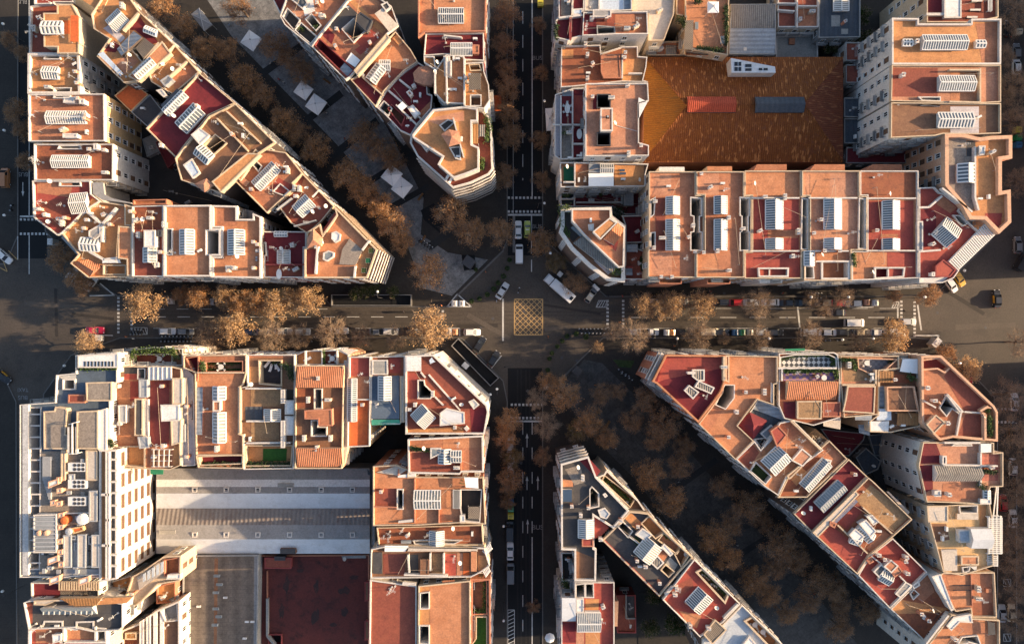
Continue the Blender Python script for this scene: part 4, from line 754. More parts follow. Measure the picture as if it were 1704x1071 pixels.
b.patch('1196 -128 1340 -128 1340 0 1394 0 1394 250 1384 342 1200 190', 'gravel').patch('1342 -96 1398 -96 1398 0 1342 0', 'charcoal').sky('1340 50', '1340 164', 110, 5).patch('1452 404 1462 358 1568 358 1558 428 1530 455', 'red').wall('1398 -60 1398 260 1420 340', '1190 200 1380 350', h=1.0, t=.4).add('ac', 1470, 258, 1415, 270).up('1420 -65 1460 -65 1455 -10 1425 -5', 1.2, 'whiteroof', 'white')
tile('A4')
b = B('tall block, ochre roof with wide ribbed skylight and two white boxes', 22.4, '862 122 1030 125 1030 158 1358 158 1360 128 1547 128 1545 413 862 413', 'ochre', 'white', thick, group=G, bal=.8, clutter=0)
b.sky('1062 268', '1344 268', 88, 18).sky('942 270', '1000 270', 40, 3).sky('1400 278', '1460 278', 44, 3).add('chim', 1008, 275).up('920 402 1030 400 1165 402 1160 412 1040 412', .6, 'white', 'white', 'party_wall').patch('1400 150 1535 140 1535 400 1440 400', 'terra')
b = B('tall block, pink tiled roof with skylight in a sunken red court', 22.4, '862 417 1546 417 1546 648 1430 655 857 642', 'pinkterra', 'white', cr, group=G, bal=.8, clutter=1)
b.patch('1240 442 1425 442 1425 648 1240 645', 'orange').sky('1168 526', '1392 526', 92, 15).hole('1042 620 1165 620 1165 638 1042 638', 17).wall('1235 440 1425 440', '1430 430 1430 645', '1235 640 1425 645', h=1.0, t=.35, m='cream').patch('865 430 1160 430 1160 610 865 610', 'brownred')
b = B('tall block, dark brown roof with greenish skylight on pale court', 22.4, '858 652 1546 657 1546 845 1410 850 1180 848 1130 860 856 873', 'brown', 'white', cr, group=G, bal=.8, clutter=1)
b.patch('1240 672 1420 672 1420 846 1240 846', 'palelilac').sky('1162 757', '1380 757', 90, 11).hole('1048 660 1165 660 1165 668 1048 668').patch('906 652 920 652 914 800 906 800', 'white').patch('864 665 1150 665 1150 840 864 850', 'brown')
b = B('roof with white service boxes cut by the top right edge', 20, '1080 -160 1530 -160 1530 118 1360 150 1082 148', 'brownred', 'cream', cr, group=G, clutter=3)
b.up('1202 -120 1308 -120 1308 114 1202 114', 1.0, 'whiteroof', 'white').patch('1088 -120 1195 -120 1195 74 1088 74', 'maroon').up('1090 84 1200 84 1200 98 1090 98', .8, 'slate', 'white').pergola('1478 -40 1502 -40 1502 70 1478 70', 6, .6)
for x, y in ((1410, 5), (1400, 62), (1380, 108)): b.up('%d %d %d %d %d %d %d %d' % (x - 35, y - 7, x + 35, y - 7, x + 32, y + 8, x - 38, y + 8), .6, 'white', 'darkmetal', 'skylight')
# low buildings inside the block
tile('src')
b = B('large hipped orange tile roof with lighter streaks in the courtyard', 9, '1074 96 1216 96 1220 122 1362 124 1402 133 1402 270 1070 270', 'rust', 'terrawall', None, name='market_hall', cat='hall', clutter=0, blind=True)
HALL = b
m = mat('halltile', (0.23, 0.070, 0.013), (0.17, 0.049, 0.012), (0.10, 0.032, 0.013), rib=(0.5, 0.0), ribd=0.3, amt=0.5, big=0.9)
nt = m.node_tree
def streaks(nt, col, sc, rot):
    b_ = nt.nodes['Principled BSDF']; l = b_.inputs['Base Color'].links[0].from_socket
    p = nt.nodes.new('ShaderNodeNewGeometry').outputs['Position']
    n_ = _noise(nt, _map(nt, p, sc, 0), 1.0, 3, 0.6); f = _ramp(nt, n_, 0.57, 0.65)
    nt.links.new(_mix(nt, f, l, col), b_.inputs['Base Color'])
streaks(nt, (0.45, 0.18, 0.055), (1.9, 0.42, 1), 0)
streaks(nt, (0.17, 0.055, 0.02), (1.1, 0.55, 1.7), 0)
m2 = mat('hallgold', (0.31, 0.115, 0.015), (0.25, 0.09, 0.014), (0.16, 0.075, 0.018), rib=(0.5, R(90)), ribd=0.3, amt=0.4, big=0.4)  # golden bounce light from sunlit walls, painted into the left hip's tile colour
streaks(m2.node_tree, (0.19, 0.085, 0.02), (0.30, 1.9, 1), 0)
m3 = mat('hallred', (0.20, 0.055, 0.022), (0.17, 0.045, 0.02), (0.10, 0.03, 0.018), rib=(0.5, R(90)), ribd=0.3, amt=0.5)
streaks(m3.node_tree, (0.32, 0.12, 0.05), (0.30, 1.6, 1), 0)
def q3(x, y, z): return tuple(W(x, y, z))
b_ = MB(); ze, zr = 9.1, 12.2
A1_, A2_, A3_, A4_ = q3(1073, 95, ze), q3(1403, 95, ze), q3(1403, 270, ze), q3(1070, 270, ze); R1, R2 = q3(1143, 176, zr), q3(1338, 172, zr)
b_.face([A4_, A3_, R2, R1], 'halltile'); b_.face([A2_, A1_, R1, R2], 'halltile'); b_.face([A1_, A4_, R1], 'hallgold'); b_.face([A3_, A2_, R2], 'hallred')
for e in ((A1_, R1), (A4_, R1), (A2_, R2), (A3_, R2), (R1, R2)): b_.beam(Vector(e[0]) + Vector((0, 0, .05)), Vector(e[1]) + Vector((0, 0, .03)), .22, .1, 'halltile')
HALL._o(b_, 'tiled_roof')
def vent(x0, y0, x1, y1, m, z=12.25, rise=0.9):
    b_ = MB(); p = [W(x0, y0, z), W(x1, y0, z), W(x1, y1, z), W(x0, y1, z)]; r0 = (p[0] + p[3]) / 2; r1 = (p[1] + p[2]) / 2; r0.z = r1.z = z + rise
    b_.sides(ccw(p), 11.2, z, 'terrawall' if m == 'tile' else 'slate'); b_.face([p[0], r0, r1, p[1]][::-1], m); b_.face([p[3], p[2], r1, r0], m); b_.face([p[0], p[3], r0], m); b_.face([p[1], r1, p[2]], m)
    HALL._o(b_, 'ridge_vent')
mat('venttile', (0.40, 0.07, 0.035), (0.33, 0.06, 0.03), (0.3, 0.07, 0.04), rib=(0.5, R(0)), ribd=0.3)
vent(1144, 161, 1224, 187, 'venttile'); vent(1257, 161.5, 1338, 187, 'slate')
tile('A3')
tile('src')
b = B('white sloping dormer with dark framed windows on the hall roof edge', 13.2, '1216 96.5 1290 111 1291 121.5 1217 121.5', 'whitestreak', 'white', None, base=9, name='dormer_annexe', cat='annexe', clutter=0, blind=True)
for x0, y0, x1, y1 in ((1222, 103, 1228, 110), (1228.8, 103, 1234, 110), (1222, 111.5, 1228, 118.5), (1228.8, 111.5, 1234, 118.5), (1240, 106.5, 1251, 112), (1240, 113.5, 1251, 118.5), (1262.5, 113, 1269, 117.5), (1270.5, 113, 1278, 117.5)): b.up('%s %s %s %s %s %s %s %s' % (x0, y0, x1, y0, x1, y1, x0, y1), .12, 'darkglass', 'darkmetal', 'window')
tile('A3')
b = B('grey corrugated shed roofs in two bays at the top of the yard', 9, '1420 32 1704 30 1704 345 1412 345', 'corrug', 'greywall', (.4, .2, None), name='corrugated_shed', cat='shed', clutter=0)
b.slope('1420 178 1704 178 1704 36 1420 36', 'corrug', .1, .7, name='corrugated_roof').slope('1414 342 1704 345 1704 182 1418 182', 'corrugblue', .1, .8, name='corrugated_roof').patch('1505 300 1525 300 1525 320 1505 320', 'white', .3)
b = B('orange roof terrace with white parasol and potted plants', 13, '1078 -160 1412 -160 1400 355 1190 318 1132 300 1140 112 1078 100', 'orange', 'cream', cr, group=G, clutter=2)
b.sheet('1136 128 1190 128 1185 315 1130 312', 'woodgrey', 1.2).up('1198 138 1222 138 1222 184 1198 184', .6, 'glass', 'white', 'skylight').up('1360 226 1392 226 1392 274 1360 274', .6, 'glass', 'white', 'skylight').slope('1132 325 1280 350 1280 356 1134 356', 'tile', -1.5, -.5).wall('1140 -100 1140 110', h=1, t=.3, m='cream')
b = B('pale pink building with maroon terrace beside the orange terrace', 15.5, '800 -160 1074 -160 1062 96 1000 262 902 265 902 94 802 76', 'corrugpale', 'cream', cr, group=G, clutter=2)
b = B('cluttered patio with potted junk between the pale walls', 8, '905 270 1125 265 1125 355 905 355', 'terra', 'cream', (.6, .25, None), name='yard_building', cat='outbuilding', clutter=4)
b.slope('905 280 935 280 935 350 905 350', 'corrugblue', .3, .6, name='shed_roof').slope('1015 285 1080 285 1080 350 1015 350', 'corrug', .3, .6, name='shed_roof')
tile('A4')
b = B('low red terraces split by white walls at the top', 7.5, '148 -160 402 -160 402 178 148 178', 'brownred', 'cream', wh, name='yard_building', cat='outbuilding', clutter=3)
b.patch('282 44 398 44 398 172 282 172', 'terra').wall('276 -100 276 175', '150 20 270 22', '280 38 400 38', '150 62 260 70', h=1.2, t=.3)
b = B('pale concrete yard with a dark tree and red end wall', 3, '138 186 398 186 398 458 136 445', 'concrete', 'cream', wh, name='yard_building', cat='outbuilding', clutter=0)
b.up('140 188 380 190 378 212 142 220', 2, 'whiteroof', 'white').up('225 240 262 240 262 280 225 280', .6, 'terra', 'terrawall')
b = B('dark slate roofed building with a pale skylight near the top edge', 7, '412 -160 668 -160 668 238 408 242', 'slate', 'greywall', (.4, .2, None), name='yard_building', cat='outbuilding', clutter=1)
b.sky('552 -40', '552 70', 92, 9, rise=.3).patch('490 98 545 98 545 168 490 168', 'concrete').patch('553 182 596 182 596 216 553 216', 'concrete')
for o, m_, z, l in (('578 272 688 272 688 386 578 386', 'brownred', 7.5, 'upper small red patio roof between the hall and the tall block'), ('578 412 688 412 688 524 578 524', 'brownred', 7.5, 'lower small red patio roof between the hall and the tall block'), ('568 620 690 620 690 740 568 740', 'slate', 8, 'dark grey yard roof with white box beside the hall'), ('568 750 690 750 690 905 568 905', 'slate', 7.6, 'plain dark grey yard roof at the lower hall corner'), ('582 932 965 932 958 1030 580 1030', 'maroon', 7, 'long low maroon roof between the hall and the roof row')):
    b = B(l, z, o, m_, 'greywall', (.4, .2, None), name='yard_building', cat='outbuilding', clutter=1)
tile('A3')
# ------------------------------------------------------------------ south-west block
G = 'apartment buildings of the block bottom left'
def dark_slots(b, o, n, dz):
    p = pts(o, b.z + dz)
    for i in range(n):
        u0, u1 = (i + .15) / n, (i + .6) / n; m = MB(); m.prism([p[0].lerp(p[1], u0), p[0].lerp(p[1], u1), p[3].lerp(p[2], u1), p[3].lerp(p[2], u0)], b.z + dz, b.z + dz + .02, 'darkglass'); b._o(m, 'roof_slot')
def cooler(b, o, dz=1.2):
    z = b.z + dz; p = pts(o, z); m = MB(); m.prism(p, b.z, z, 'whitemetal'); q = b._o(m, 'cooling_unit'); c0 = p[0]
    for i in range(3):
        for j in range(2):
            c = p[0].lerp(p[1], .38 + i * .23).lerp(p[3].lerp(p[2], .38 + i * .23), .27 + j * .46); f = MB(); f.lathe(c.x, c.y, [(.36, z), (.36, z + .06), (.3, z + .06), (.3, z + .02)], 'darkmetal', 14); f.obj('fan', q)
tile('C1')
b = B('stepped blue grey corner building with gravel roofs and machinery', 23.2, '138 578 358 562 366 392 488 380 488 268 748 252 748 440 702 445 702 870 640 870 638 1660 138 1660', 'slateblue', 'white', wh, group=G, clutter=0)
b.up('542 440 704 436 704 556 546 556', 1.5, 'gravel', 'cream', 'penthouse').up('275 622 342 618 350 592 418 602 424 622 412 766 430 772 424 858 278 858', 1.6, 'gravel', 'cream', 'penthouse').up('485 622 618 616 618 858 482 858', 2.0, 'gravel', 'cream', 'penthouse').up('432 516 536 516 536 568 430 568', 1.0, 'brownred', 'terrawall')
b.up('492 270 744 256 744 346 492 346', 1.0, 'whiteroof', 'white', 'gallery_roof'); dark_slots(b, '528 306 724 306 724 342 528 342', 9, 1.06)
b.hole('408 424 476 424 476 478 408 478', 3, 'bluepanel', 'white').up('622 616 672 602 672 868 622 868', 1.4, 'whiteroof', 'white', 'party_wall').pergola('430 704 480 690 480 888 432 890', 1, 3.2).patch('370 400 480 390 480 420 400 425', 'speckwhite')
for i in range(4): b.wall('%d 720 %d 888' % (436 + i * 13, 436 + i * 13), h=.35, t=.8, m='white', dz=1.7)
b.up('140 582 180 580 180 1656 140 1656', .7, 'speckwhite', 'white', 'edge_planter').hole('186 600 258 600 250 1610 186 1610', 3, 'bluepanel', 'white', name='sunken_terrace', rim=.3)
for y in range(640, 1620, 72): b.wall('182 %d 258 %d' % (y, y), h=.15, t=.3, dz=.2)
b.up('252 872 638 872 636 1650 244 1650', .25, 'gravel', 'white', 'plant_deck')
b.up('542 866 614 866 614 1056 542 1056', 1.3, 'corrugpale', 'cream').up('386 866 412 866 412 1056 386 1056', 1.2, 'cream', 'cream')
for y in (945, 1052, 1160): cooler(b, '428 %d 542 %d 542 %d 428 %d' % (y, y, y + 56, y + 56), 1.4)
tile('D1')
for o in ('562 95 612 95 612 288 562 288', '400 374 450 374 450 576 400 576', '489 370 542 370 540 580 489 580', '578 372 626 372 626 578 578 578'): b.up(o, 1.5, 'corrugpale', 'greymetal', 'air_duct')
for x, y in ((338, 46), (335, 530), (345, 655), (530, 660)): b.up('%d %d %d %d %d %d %d %d' % (x - 32, y - 8, x + 30, y - 28, x + 30, y + 8, x - 32, y + 34), 2.0, 'whiteroof', 'peach', 'ventilation_box')
for x, y in ((372, 25), (375, 95), (372, 178), (385, 250), (384, 325), (378, 415), (380, 482), (385, 560), (335, 172)): b.up('%d %d %d %d %d %d %d %d' % (x - 16, y - 14, x + 14, y - 18, x + 14, y + 12, x - 16, y + 18), 1.7, 'white', 'peach', 'ventilation_box')
b.up('212 246 357 242 357 484 212 484', 1.8, 'corrugblue', 'white', 'plant_room')
for i in range(9): b.wall('214 %d 355 %d' % (262 + i * 26, 262 + i * 26), h=.2, t=.25, m='greymetal', dz=1.85)
rs_ = random.Random(5)
for i in range(34):
    x, y = rs_.uniform(265, 620), rs_.uniform(-110, 640); w_, d_ = rs_.uniform(8, 20), rs_.uniform(8, 26); b.up('%d %d %d %d %d %d %d %d' % (x - w_, y - d_, x + w_, y - d_, x + w_, y + d_, x - w_, y + d_), rs_.uniform(.5, 1.4), rs_.choice(('whiteroof', 'greymetal', 'charcoal', 'corrugpale', 'concrete')), 'greymetal', rs_.choice(('service_box', 'air_handler')))
for i in range(9): b.wall('%d %d %d %d' % (270 + i * 6, -120, 270 + i * 6, 30 + i * 20), '%d %d %d %d' % (400, 590 + i * 5, 620, 590 + i * 5), h=.25, t=.14, m='greymetal', dz=.5)
def tank(b, x, y, r, h, m_): p = P(x, y, b.z + h); q = MB(); q.lathe(p.x, p.y, [(r, b.z), (r, b.z + h), (r * .8, b.z + h + .2), (.01, b.z + h + .3)], m_, 16); b._o(q, 'water_tank')
tank(b, 515, 276, 1.25, 2.0, 'whitemetal'); tank(b, 405, 282, .9, 1.8, 'brightorange'); tank(b, 432, 352, .8, 1.8, 'greymetal'); tank(b, 245, 362, .6, 2.4, 'peach'); tank(b, 290, 362, .6, 2.4, 'peach')
b.up('450 330 520 318 530 345 465 365', 1.5, 'brightorange', 'yellow', 'machine_housing')
for i in range(4): b.wall('%d 380 %d 640 380 %d' % (462 + i * 7, 462 + i * 7, 626 + i * 6), h=.3, t=.22, m='greymetal', dz=.5)
b.wall('400 580 630 572', '400 640 640 620', '375 240 560 236', h=1.2, t=.12, m='whitemetal')
b = B('tall white slab block with rows of narrow windows facing the grey sheds', 24.2, '634 -164 742 -164 742 646 634 664', 'slate', 'white', (.5, .35, 'white'), group=G, win='slot', bal=0, clutter=0)
b.patch('638 -150 664 -150 664 655 638 655', 'ochre').up('666 -150 690 -150 690 650 666 650', .9, 'white', 'white', 'party_wall').wall('664 280 690 280', '640 440 690 440', '636 120 690 120', h=1, t=.5)
for y in (-100, -30, 40, 110, 190, 265, 340, 420, 500, 570): b.wall('690 %d 738 %d' % (y, y), h=.9, t=.35)
tile('C1')
b = B('red roofs split by grey barrel vaults and cream parapet blocks', 21, '716 400 752 336 1085 338 1150 352 1150 580 1142 832 1146 958 1080 985 772 975 738 832 712 830', 'terra', 'cream', cr, group=G, clutter=3)
b.patch('756 386 884 386 884 420 756 420', 'red').patch('756 342 884 342 884 384 756 384', 'charcoal').sheet('930 342 1080 342 1084 424 930 424', 'whitestreak', 1.0, name='white_shed_roof', posts=False)
for i in range(6): b.wall('%d 344 %d 422' % (936 + i * 28, 936 + i * 28), h=.2, t=.2, dz=1.0)
b.hole('878 345 916 345 916 412 878 412', 6).up('876 422 928 422 928 534 878 534', 1.4, 'greymetal', 'greymetal', 'barrel_vault').up('868 782 932 782 938 850 880 855', 1.4, 'greymetal', 'greymetal', 'barrel_vault').up('745 582 796 582 796 694 748 694', 1.4, 'greymetal', 'white', 'barrel_vault').patch('940 432 1066 430 1066 838 942 838', 'red').patch('748 432 872 432 850 822 748 822', 'orange').patch('820 432 872 432 872 535 820 560', 'red')
b.up('1012 580 1128 580 1128 680 1018 684', 1.6, 'whiteroof', 'white').up('850 542 900 542 900 774 848 774', 1.4, 'charcoal', 'cream', 'stair_hut').up('1086 412 1150 412 1150 578 1086 576', 1.5, 'corrugpale', 'cream').up('1076 672 1142 672 1138 820 1082 836', 1.5, 'corrugpale', 'cream').up('905 545 935 545 935 780 905 780', .8, 'white', 'white', 'party_wall').hole('786 844 914 844 914 968 788 968', 1.0, 'ochre', 'cream', name='sunken_terrace').pergola('952 862 1084 862 1078 970 952 970', 4, 1.0, 'white', both=True).patch('955 865 1080 865 1075 965 955 965', 'brown').patch('1095 840 1142 835 1142 955 1090 970', 'ochre').sheet('946 980 1030 980 1028 1018 948 1018', 'awngreen', -.8, posts=False).add('ant', 880, 572, 845, 590, 1095, 590).add('chim', 760, 460, 1045, 458, 1045, 832, 775, 692)
b = B('curved front building with hedged roof terrace facing the main street', 18, '752 332 752 262 802 236 985 216 1160 226 1160 332', 'brown', 'white', wh, group=G, clutter=0)
b.hole('832 266 1088 264 1086 318 832 318', 1.1, 'brownred', 'white', name='sunken_terrace').pergola('1085 232 1252 220 1258 246 1100 262', 6, .5, 'cream').patch('756 250 828 240 828 325 756 325', 'whiteroof').up('756 300 828 300 828 328 756 328', 1, 'white', 'white')
b = B('pale lilac flat passage roof with grey barrel vaults', 20.2, '1156 352 1226 348 1238 958 1154 963', 'palelilac', 'white', wh, group=G, clutter=4)
b.up('1150 412 1170 412 1170 530 1150 530', 1.2, 'greymetal', 'greymetal', 'barrel_vault').up('1148 702 1168 702 1168 812 1148 812', 1.2, 'greymetal', 'greymetal', 'barrel_vault').pergola('1204 560 1228 560 1228 672 1204 672', 1, .6, 'woodgrey')
b = B('broad red roof with central skylight strip and solar panels', 21, '1164 268 1558 264 1558 378 1536 455 1512 470 1512 760 1538 770 1540 978 1256 973 1242 898 1236 376 1164 346', 'terra', 'terrawall', cr, group=G, clutter=2)
b.sky('1382 466', '1382 548', 76, 4).sky('1382 628', '1382 818', 76, 9).up('1342 556 1388 556 1388 620 1342 620', 1.3, 'terra', 'white').slope('1232 470 1276 470 1276 768 1232 768', 'corrugblue', .4, .7, name='solar_panel').hole('1174 280 1252 278 1252 344 1174 340', 1.2, 'maroon', 'terrawall', name='sunken_terrace').hole('1294 312 1532 308 1532 368 1294 370', 1.2, 'brown', 'terrawall', name='sunken_terrace').hole('1258 908 1532 906 1534 968 1262 966', 1.2, 'maroon', 'cream', name='sunken_terrace').wall('1240 378 1536 378', '1240 898 1536 898', '1510 470 1510 760', h=.9, t=.3, m='cream').patch('1245 385 1530 385 1530 462 1245 462', 'orange').patch('1425 475 1505 475 1505 890 1425 890', 'orange')
tile('C2')
b = B('terraced building with deck, lawn patch and brown gravel roofs', 20.6, '-27 264 272 264 272 470 264 978 -48 984 -50 768 -76 768 -76 474 -27 460', 'brown', 'cream', wh, group=G, clutter=2)
b.hole('48 304 184 304 184 456 52 444', 2.2, 'deck', 'cream', name='sunken_terrace').patch('-22 266 268 266 268 284 -22 284', 'terra').patch('-22 340 44 340 44 440 -22 440', 'ochre').patch('-45 592 64 592 64 680 -45 680', 'slate').sky('126 608', '126 680', 98, 6).patch('-10 482 178 482 178 590 -10 590', 'gravelochre').patch('-8 690 168 690 168 808 -8 808', 'gravelochre').up('206 552 264 552 262 640 206 640', 1.2, 'whiteroof', 'white').up('206 652 264 652 262 770 206 770', 1.2, 'whiteroof', 'white').up('180 484 204 484 204 570 180 570', 1.6, 'white', 'white').up('180 680 204 680 204 850 180 850', 1.6, 'white', 'white').patch('210 485 264 485 264 548 210 548', 'shadefloor').hole('-38 838 252 838 250 968 -38 970', 1.0, 'ochre', 'cream', name='sunken_terrace')
q = MB(); z = b.z - .98; q.prism(pts('68 856 218 856 214 934 66 934', z), z - .01, z + .02, 'lawn'); b._o(q, 'lawn_patch').__setitem__('label', 'small bright green artificial lawn')
b.wall('-45 478 180 478', '-40 684 175 684', '-40 822 240 820', h=1.0, t=.35)
b = B('brown terrace between two tiled roofs, with two light wells', 22, '274 332 578 332 578 475 568 978 274 978', 'brown', 'peach', cr, group=G, clutter=0)
b.slope('280 340 574 340 574 470 280 470', 'tile', .5, 1.9, 'peach').slope('280 974 566 974 566 852 280 852', 'tile', .5, 1.9, 'peach').hole('397 482 438 482 438 600 397 600', 15).hole('378 680 412 680 412 722 468 722 468 772 378 772', 15).up('328 616 500 606 504 712 418 712 414 670 330 670', 2.0, 'terra', 'terrawall').add('chim', 425, 410, 415, 850, 360, 545, 485, 545, 335, 785, 500, 785)
b.patch('284 478 390 478 390 600 284 600', 'rust').up('575 300 602 300 600 860 578 960', -.8, 'corrugpale', 'cream', 'party_wall', z0=9)
b = B('rounded front terraces under slatted white pergolas by the main street', 19, '278 328 280 266 332 240 545 236 608 264 608 328', 'ochre', 'peach', wh, group=G, clutter=0)
b.wall('332 240 332 330', '438 238 438 330', '532 238 532 330', h=1.4, t=.3).pergola('545 222 655 238 606 268 548 232', 7, .8).patch('440 240 530 240 530 325 440 325', 'brownred')
b.patch('336 244 434 244 434 326 336 326', 'ochre')
b = B('bright orange and red roof with long ladder like skylight', 21.4, '607 278 746 276 746 545 742 838 602 844', 'terra', 'yellow', wh, group=G, clutter=2)
b.sky('630 414', '628 684', 56, 22).patch('656 550 726 550 726 836 604 836 604 692 656 690', 'brightorange').patch('620 285 740 285 740 400 662 400 620 400', 'red').wall('655 548 730 548', '610 280 610 408', h=.9, t=.3).add('ant', 735, 430)
b = B('blue slate roof with white framed skylight and teal awning edge', 21, '750 278 962 272 962 668 930 700 752 694', 'rust', 'cream', wh, group=G, clutter=1)
b.up('754 298 852 298 854 390 754 390', .9, 'concrete', 'white').slope('752 398 926 398 926 668 752 668', 'slateblue', .3, .9, 'white', 'slate_roof').sky('834 402', '834 550', 78, 9, .6).sheet('752 672 928 672 934 704 752 708', 'teal', .6, .4, posts=False).patch('858 285 935 285 935 380 858 380', 'red').up('932 400 958 400 958 690 932 690', .8, 'corrugpale', 'cream', 'party_wall').add('ant', 790, 575, dz=.8)
b = B('large chamfered corner roof with dark angular well and white sheds', 22, '965 270 1142 264 1478 580 1488 622 1464 762 968 762', 'brownred', 'white', thick, group=G, clutter=2)
b.hole('1048 428 1080 428 1084 456 1136 506 1122 536 1048 536', 17).sky('1040 690', '1112 618', 118, 9).up('1182 632 1222 602 1335 628 1338 698 1182 712', 1.3, 'whitestreak', 'white', 'white_shed').sheet('970 278 1064 278 1064 368 970 368', 'whiteroof', .8, posts=False).patch('976 380 1040 380 1040 540 976 540', 'red').patch('1370 590 1475 600 1462 755 1380 755', 'maroon').wall('1110 390 1310 615', '1150 530 1205 585', '1060 375 1090 410', h=.3, t=.35).up('1362 560 1395 545 1430 580 1395 608', 1, 'white', 'white').sheet('1115 300 1130 282 1150 310 1120 322', 'paleblue', 1.0).wall('990 600 990 622', '1340 720 1358 740', h=.8, t=.8).add('chim', 1030, 575, 1140, 508, 1280, 715).patch('975 735 1330 715 1330 758 975 758', 'ochre')
for i, u in enumerate((.1, .3, .5, .7, .9)):
    x, y = 1148 + 322 * u, 276 + 296 * u; b.up('%d %d %d %d %d %d %d %d' % (x - 22, y - 4, x + 6, y - 28, x + 38, y + 4, x + 10, y + 28), -1.2, 'whiteroof', 'white', 'balcony_box', z0=18)
b = B('terracotta roof with clustered white skylights near the middle street', 22, '982 794 1454 770 1458 1000 1320 1000 1310 1014 985 1008', 'terra', 'terrawall', thick, group=G, clutter=2)
b.up('1122 852 1188 852 1188 888 1122 920', 1.0, 'glass', 'white', 'skylight').sky('1212 860', '1212 950', 76, 5).sky('1250 905', '1316 905', 70, 4).patch('992 884 1308 872 1308 1004 992 1004', 'brownred').wall('990 878 1160 868', '1312 930 1314 1000', h=.6, t=.25, m='terrawall').patch('1200 800 1440 780 1445 850 1200 850', 'orange').add('dish', 1082, 850)
tile('D2')
b = B('orange roof with white pitched skylight and two court notches', 21, '764 -62 910 -70 985 -40 985 4 1455 6 1470 300 1310 292 1030 308 912 308 764 310', 'orange', 'terrawall', cr, group=G, clutter=1)
b.sky('1020 150', '1186 150', 112, 9).hole('918 86 948 86 948 204 918 204', 14).patch('774 80 905 80 905 190 774 190', 'brownred').wall('770 196 910 200', '1022 20 1022 300', '1175 210 1175 300', '920 -40 920 0', h=.7, t=.25, m='terrawall').pergola('1265 92 1308 92 1308 206 1265 206', 12, .9).hole('1316 88 1442 88 1442 290 1345 290 1316 210', 1.4, 'shadefloor', 'white', name='sunken_terrace').sheet('1335 10 1422 12 1424 80 1345 74', 'canvas', 1.6).slope('780 -20 905 -60 980 -42 920 -2', 'corrugpale', .2, .5, name='shed_roof').up('915 -5 1030 -15 1030 10 915 14', .6, 'whiteroof', 'white', 'party_wall').sheet('1360 195 1432 195 1430 275 1360 270', 'woodgrey', .8).up('1308 248 1340 248 1340 290 1308 290', 1.2, 'whiteroof', 'white').up('918 284 1015 272 1015 292 918 300', .6, 'white', 'white', 'party_wall')
b = B('dark rust roof with antennas, a grey glazed hut and black slots', 19, '786 322 1448 304 1456 432 872 434 800 440', 'rust', 'cream', cr, group=G, clutter=3)
b.sky('1162 348', '1162 438', 88, 7, glass='corrugblue').hole('1020 408 1112 404 1112 428 1020 428', 8).hole('1212 404 1312 404 1312 428 1212 428', 8).up('935 405 1002 405 1002 428 935 428', .5, 'corrugblue', 'greymetal', 'skylight').add('ant', 868, 350, 866, 385, 950, 330, 1105, 360).add('dish', 1265, 325)
b = B('patchwork roof of red, brown and charcoal strips with rounded white balcony', 20, '752 458 832 442 1462 450 1496 562 1440 602 1380 632 748 640', 'brown', 'cream', wh, group=G, clutter=2)
b.patch('824 492 968 492 958 628 824 620', 'brownred').patch('986 496 1044 496 1044 608 986 608', 'charcoal').patch('1132 492 1198 492 1198 614 1132 614', 'gravelochre').patch('1212 492 1284 492 1284 632 1212 628', 'red').patch('1288 488 1324 488 1324 632 1288 632', 'pinkterra').patch('1328 486 1368 486 1368 630 1328 630', 'brightorange').up('1376 472 1414 472 1414 604 1376 604', .7, 'orange', 'cream', 'party_wall').patch('1424 502 1484 502 1476 588 1424 598', 'ochre').slope('835 438 985 440 962 480 832 480', 'canvas', .8, .4, name='white_roof').up('988 444 1420 454 1420 478 975 478', .7, 'corrugpale', 'cream', 'party_wall').up('758 482 818 482 818 618 758 618', .4, 'charcoal', 'darkmetal', 'slatted_vent').up('1058 526 1114 526 1110 622 1058 622', 1.2, 'brown', 'brown').wall('980 500 988 612', '1120 490 1120 600', '1205 490 1205 620', '955 625 1230 632', h=1.2, t=.35).pergola('1448 478 1498 420 1512 460 1470 500', 7, .2).pergola('1450 604 1488 560 1500 600 1470 640', 5, .2)
b = B('dusty maroon roof with one tall antenna at the lower edge', 19.4, '744 650 1036 690 1036 1180 737 1180', 'brownred', 'white', (.5, .3, 'white'), group=G, clutter=0, win='half')
b.add('ant', 880, 700, 900, 695, 870, 715).up('950 668 1030 678 1030 690 945 684', .8, 'greyroof', 'white', 'party_wall')
b = B('bright ochre roof with two dark wells at the lower edge', 20, '1048 690 1374 656 1374 1180 1042 1180', 'ochre', 'cream', (.5, .3, 'cream'), group=G, clutter=0)
b.hole('1056 732 1112 732 1112 828 1056 828', 15).hole('1056 942 1112 942 1112 1050 1056 1050', 15).patch('1198 660 1275 656 1275 684 1198 684', 'terra').patch('1118 700 1370 668 1370 1170 1118 1170', 'orange')
b = B('planted terrace strip with brown deck and lawn, lower edge', 18, '1378 642 1500 642 1502 1180 1378 1180', 'cream', 'terrawall', (.9, .35, 'terrawall'), group=G, clutter=0)
b.hole('1386 650 1474 650 1474 862 1386 862', 1.0, 'brown', 'terrawall', name='sunken_terrace').hole('1414 886 1474 886 1474 1120 1388 1120 1388 1060 1414 1020', .8, 'lawn', 'cream', name='sunken_terrace')
tile('D1')
b = B('twin pitched grey and white workshop sheds with square roof hatches', 8.4, '985 -40 2345 -40 2345 488 985 488', 'greyroof', 'greywall', None, name='workshop_shed', cat='shed', clutter=0, blind=True)
prof = [(-46, .6, 'greyroof'), (24, 1.6, 'whiteroof'), (70, 2.1, 'greyroof'), (112, 2.7, 'whitestreak'), (206, .4, None), (206, .5, 'ribbrown'), (310, 1.8, 'greyroof'), (400, 2.7, 'whitestreak'), (490, .3, None)]
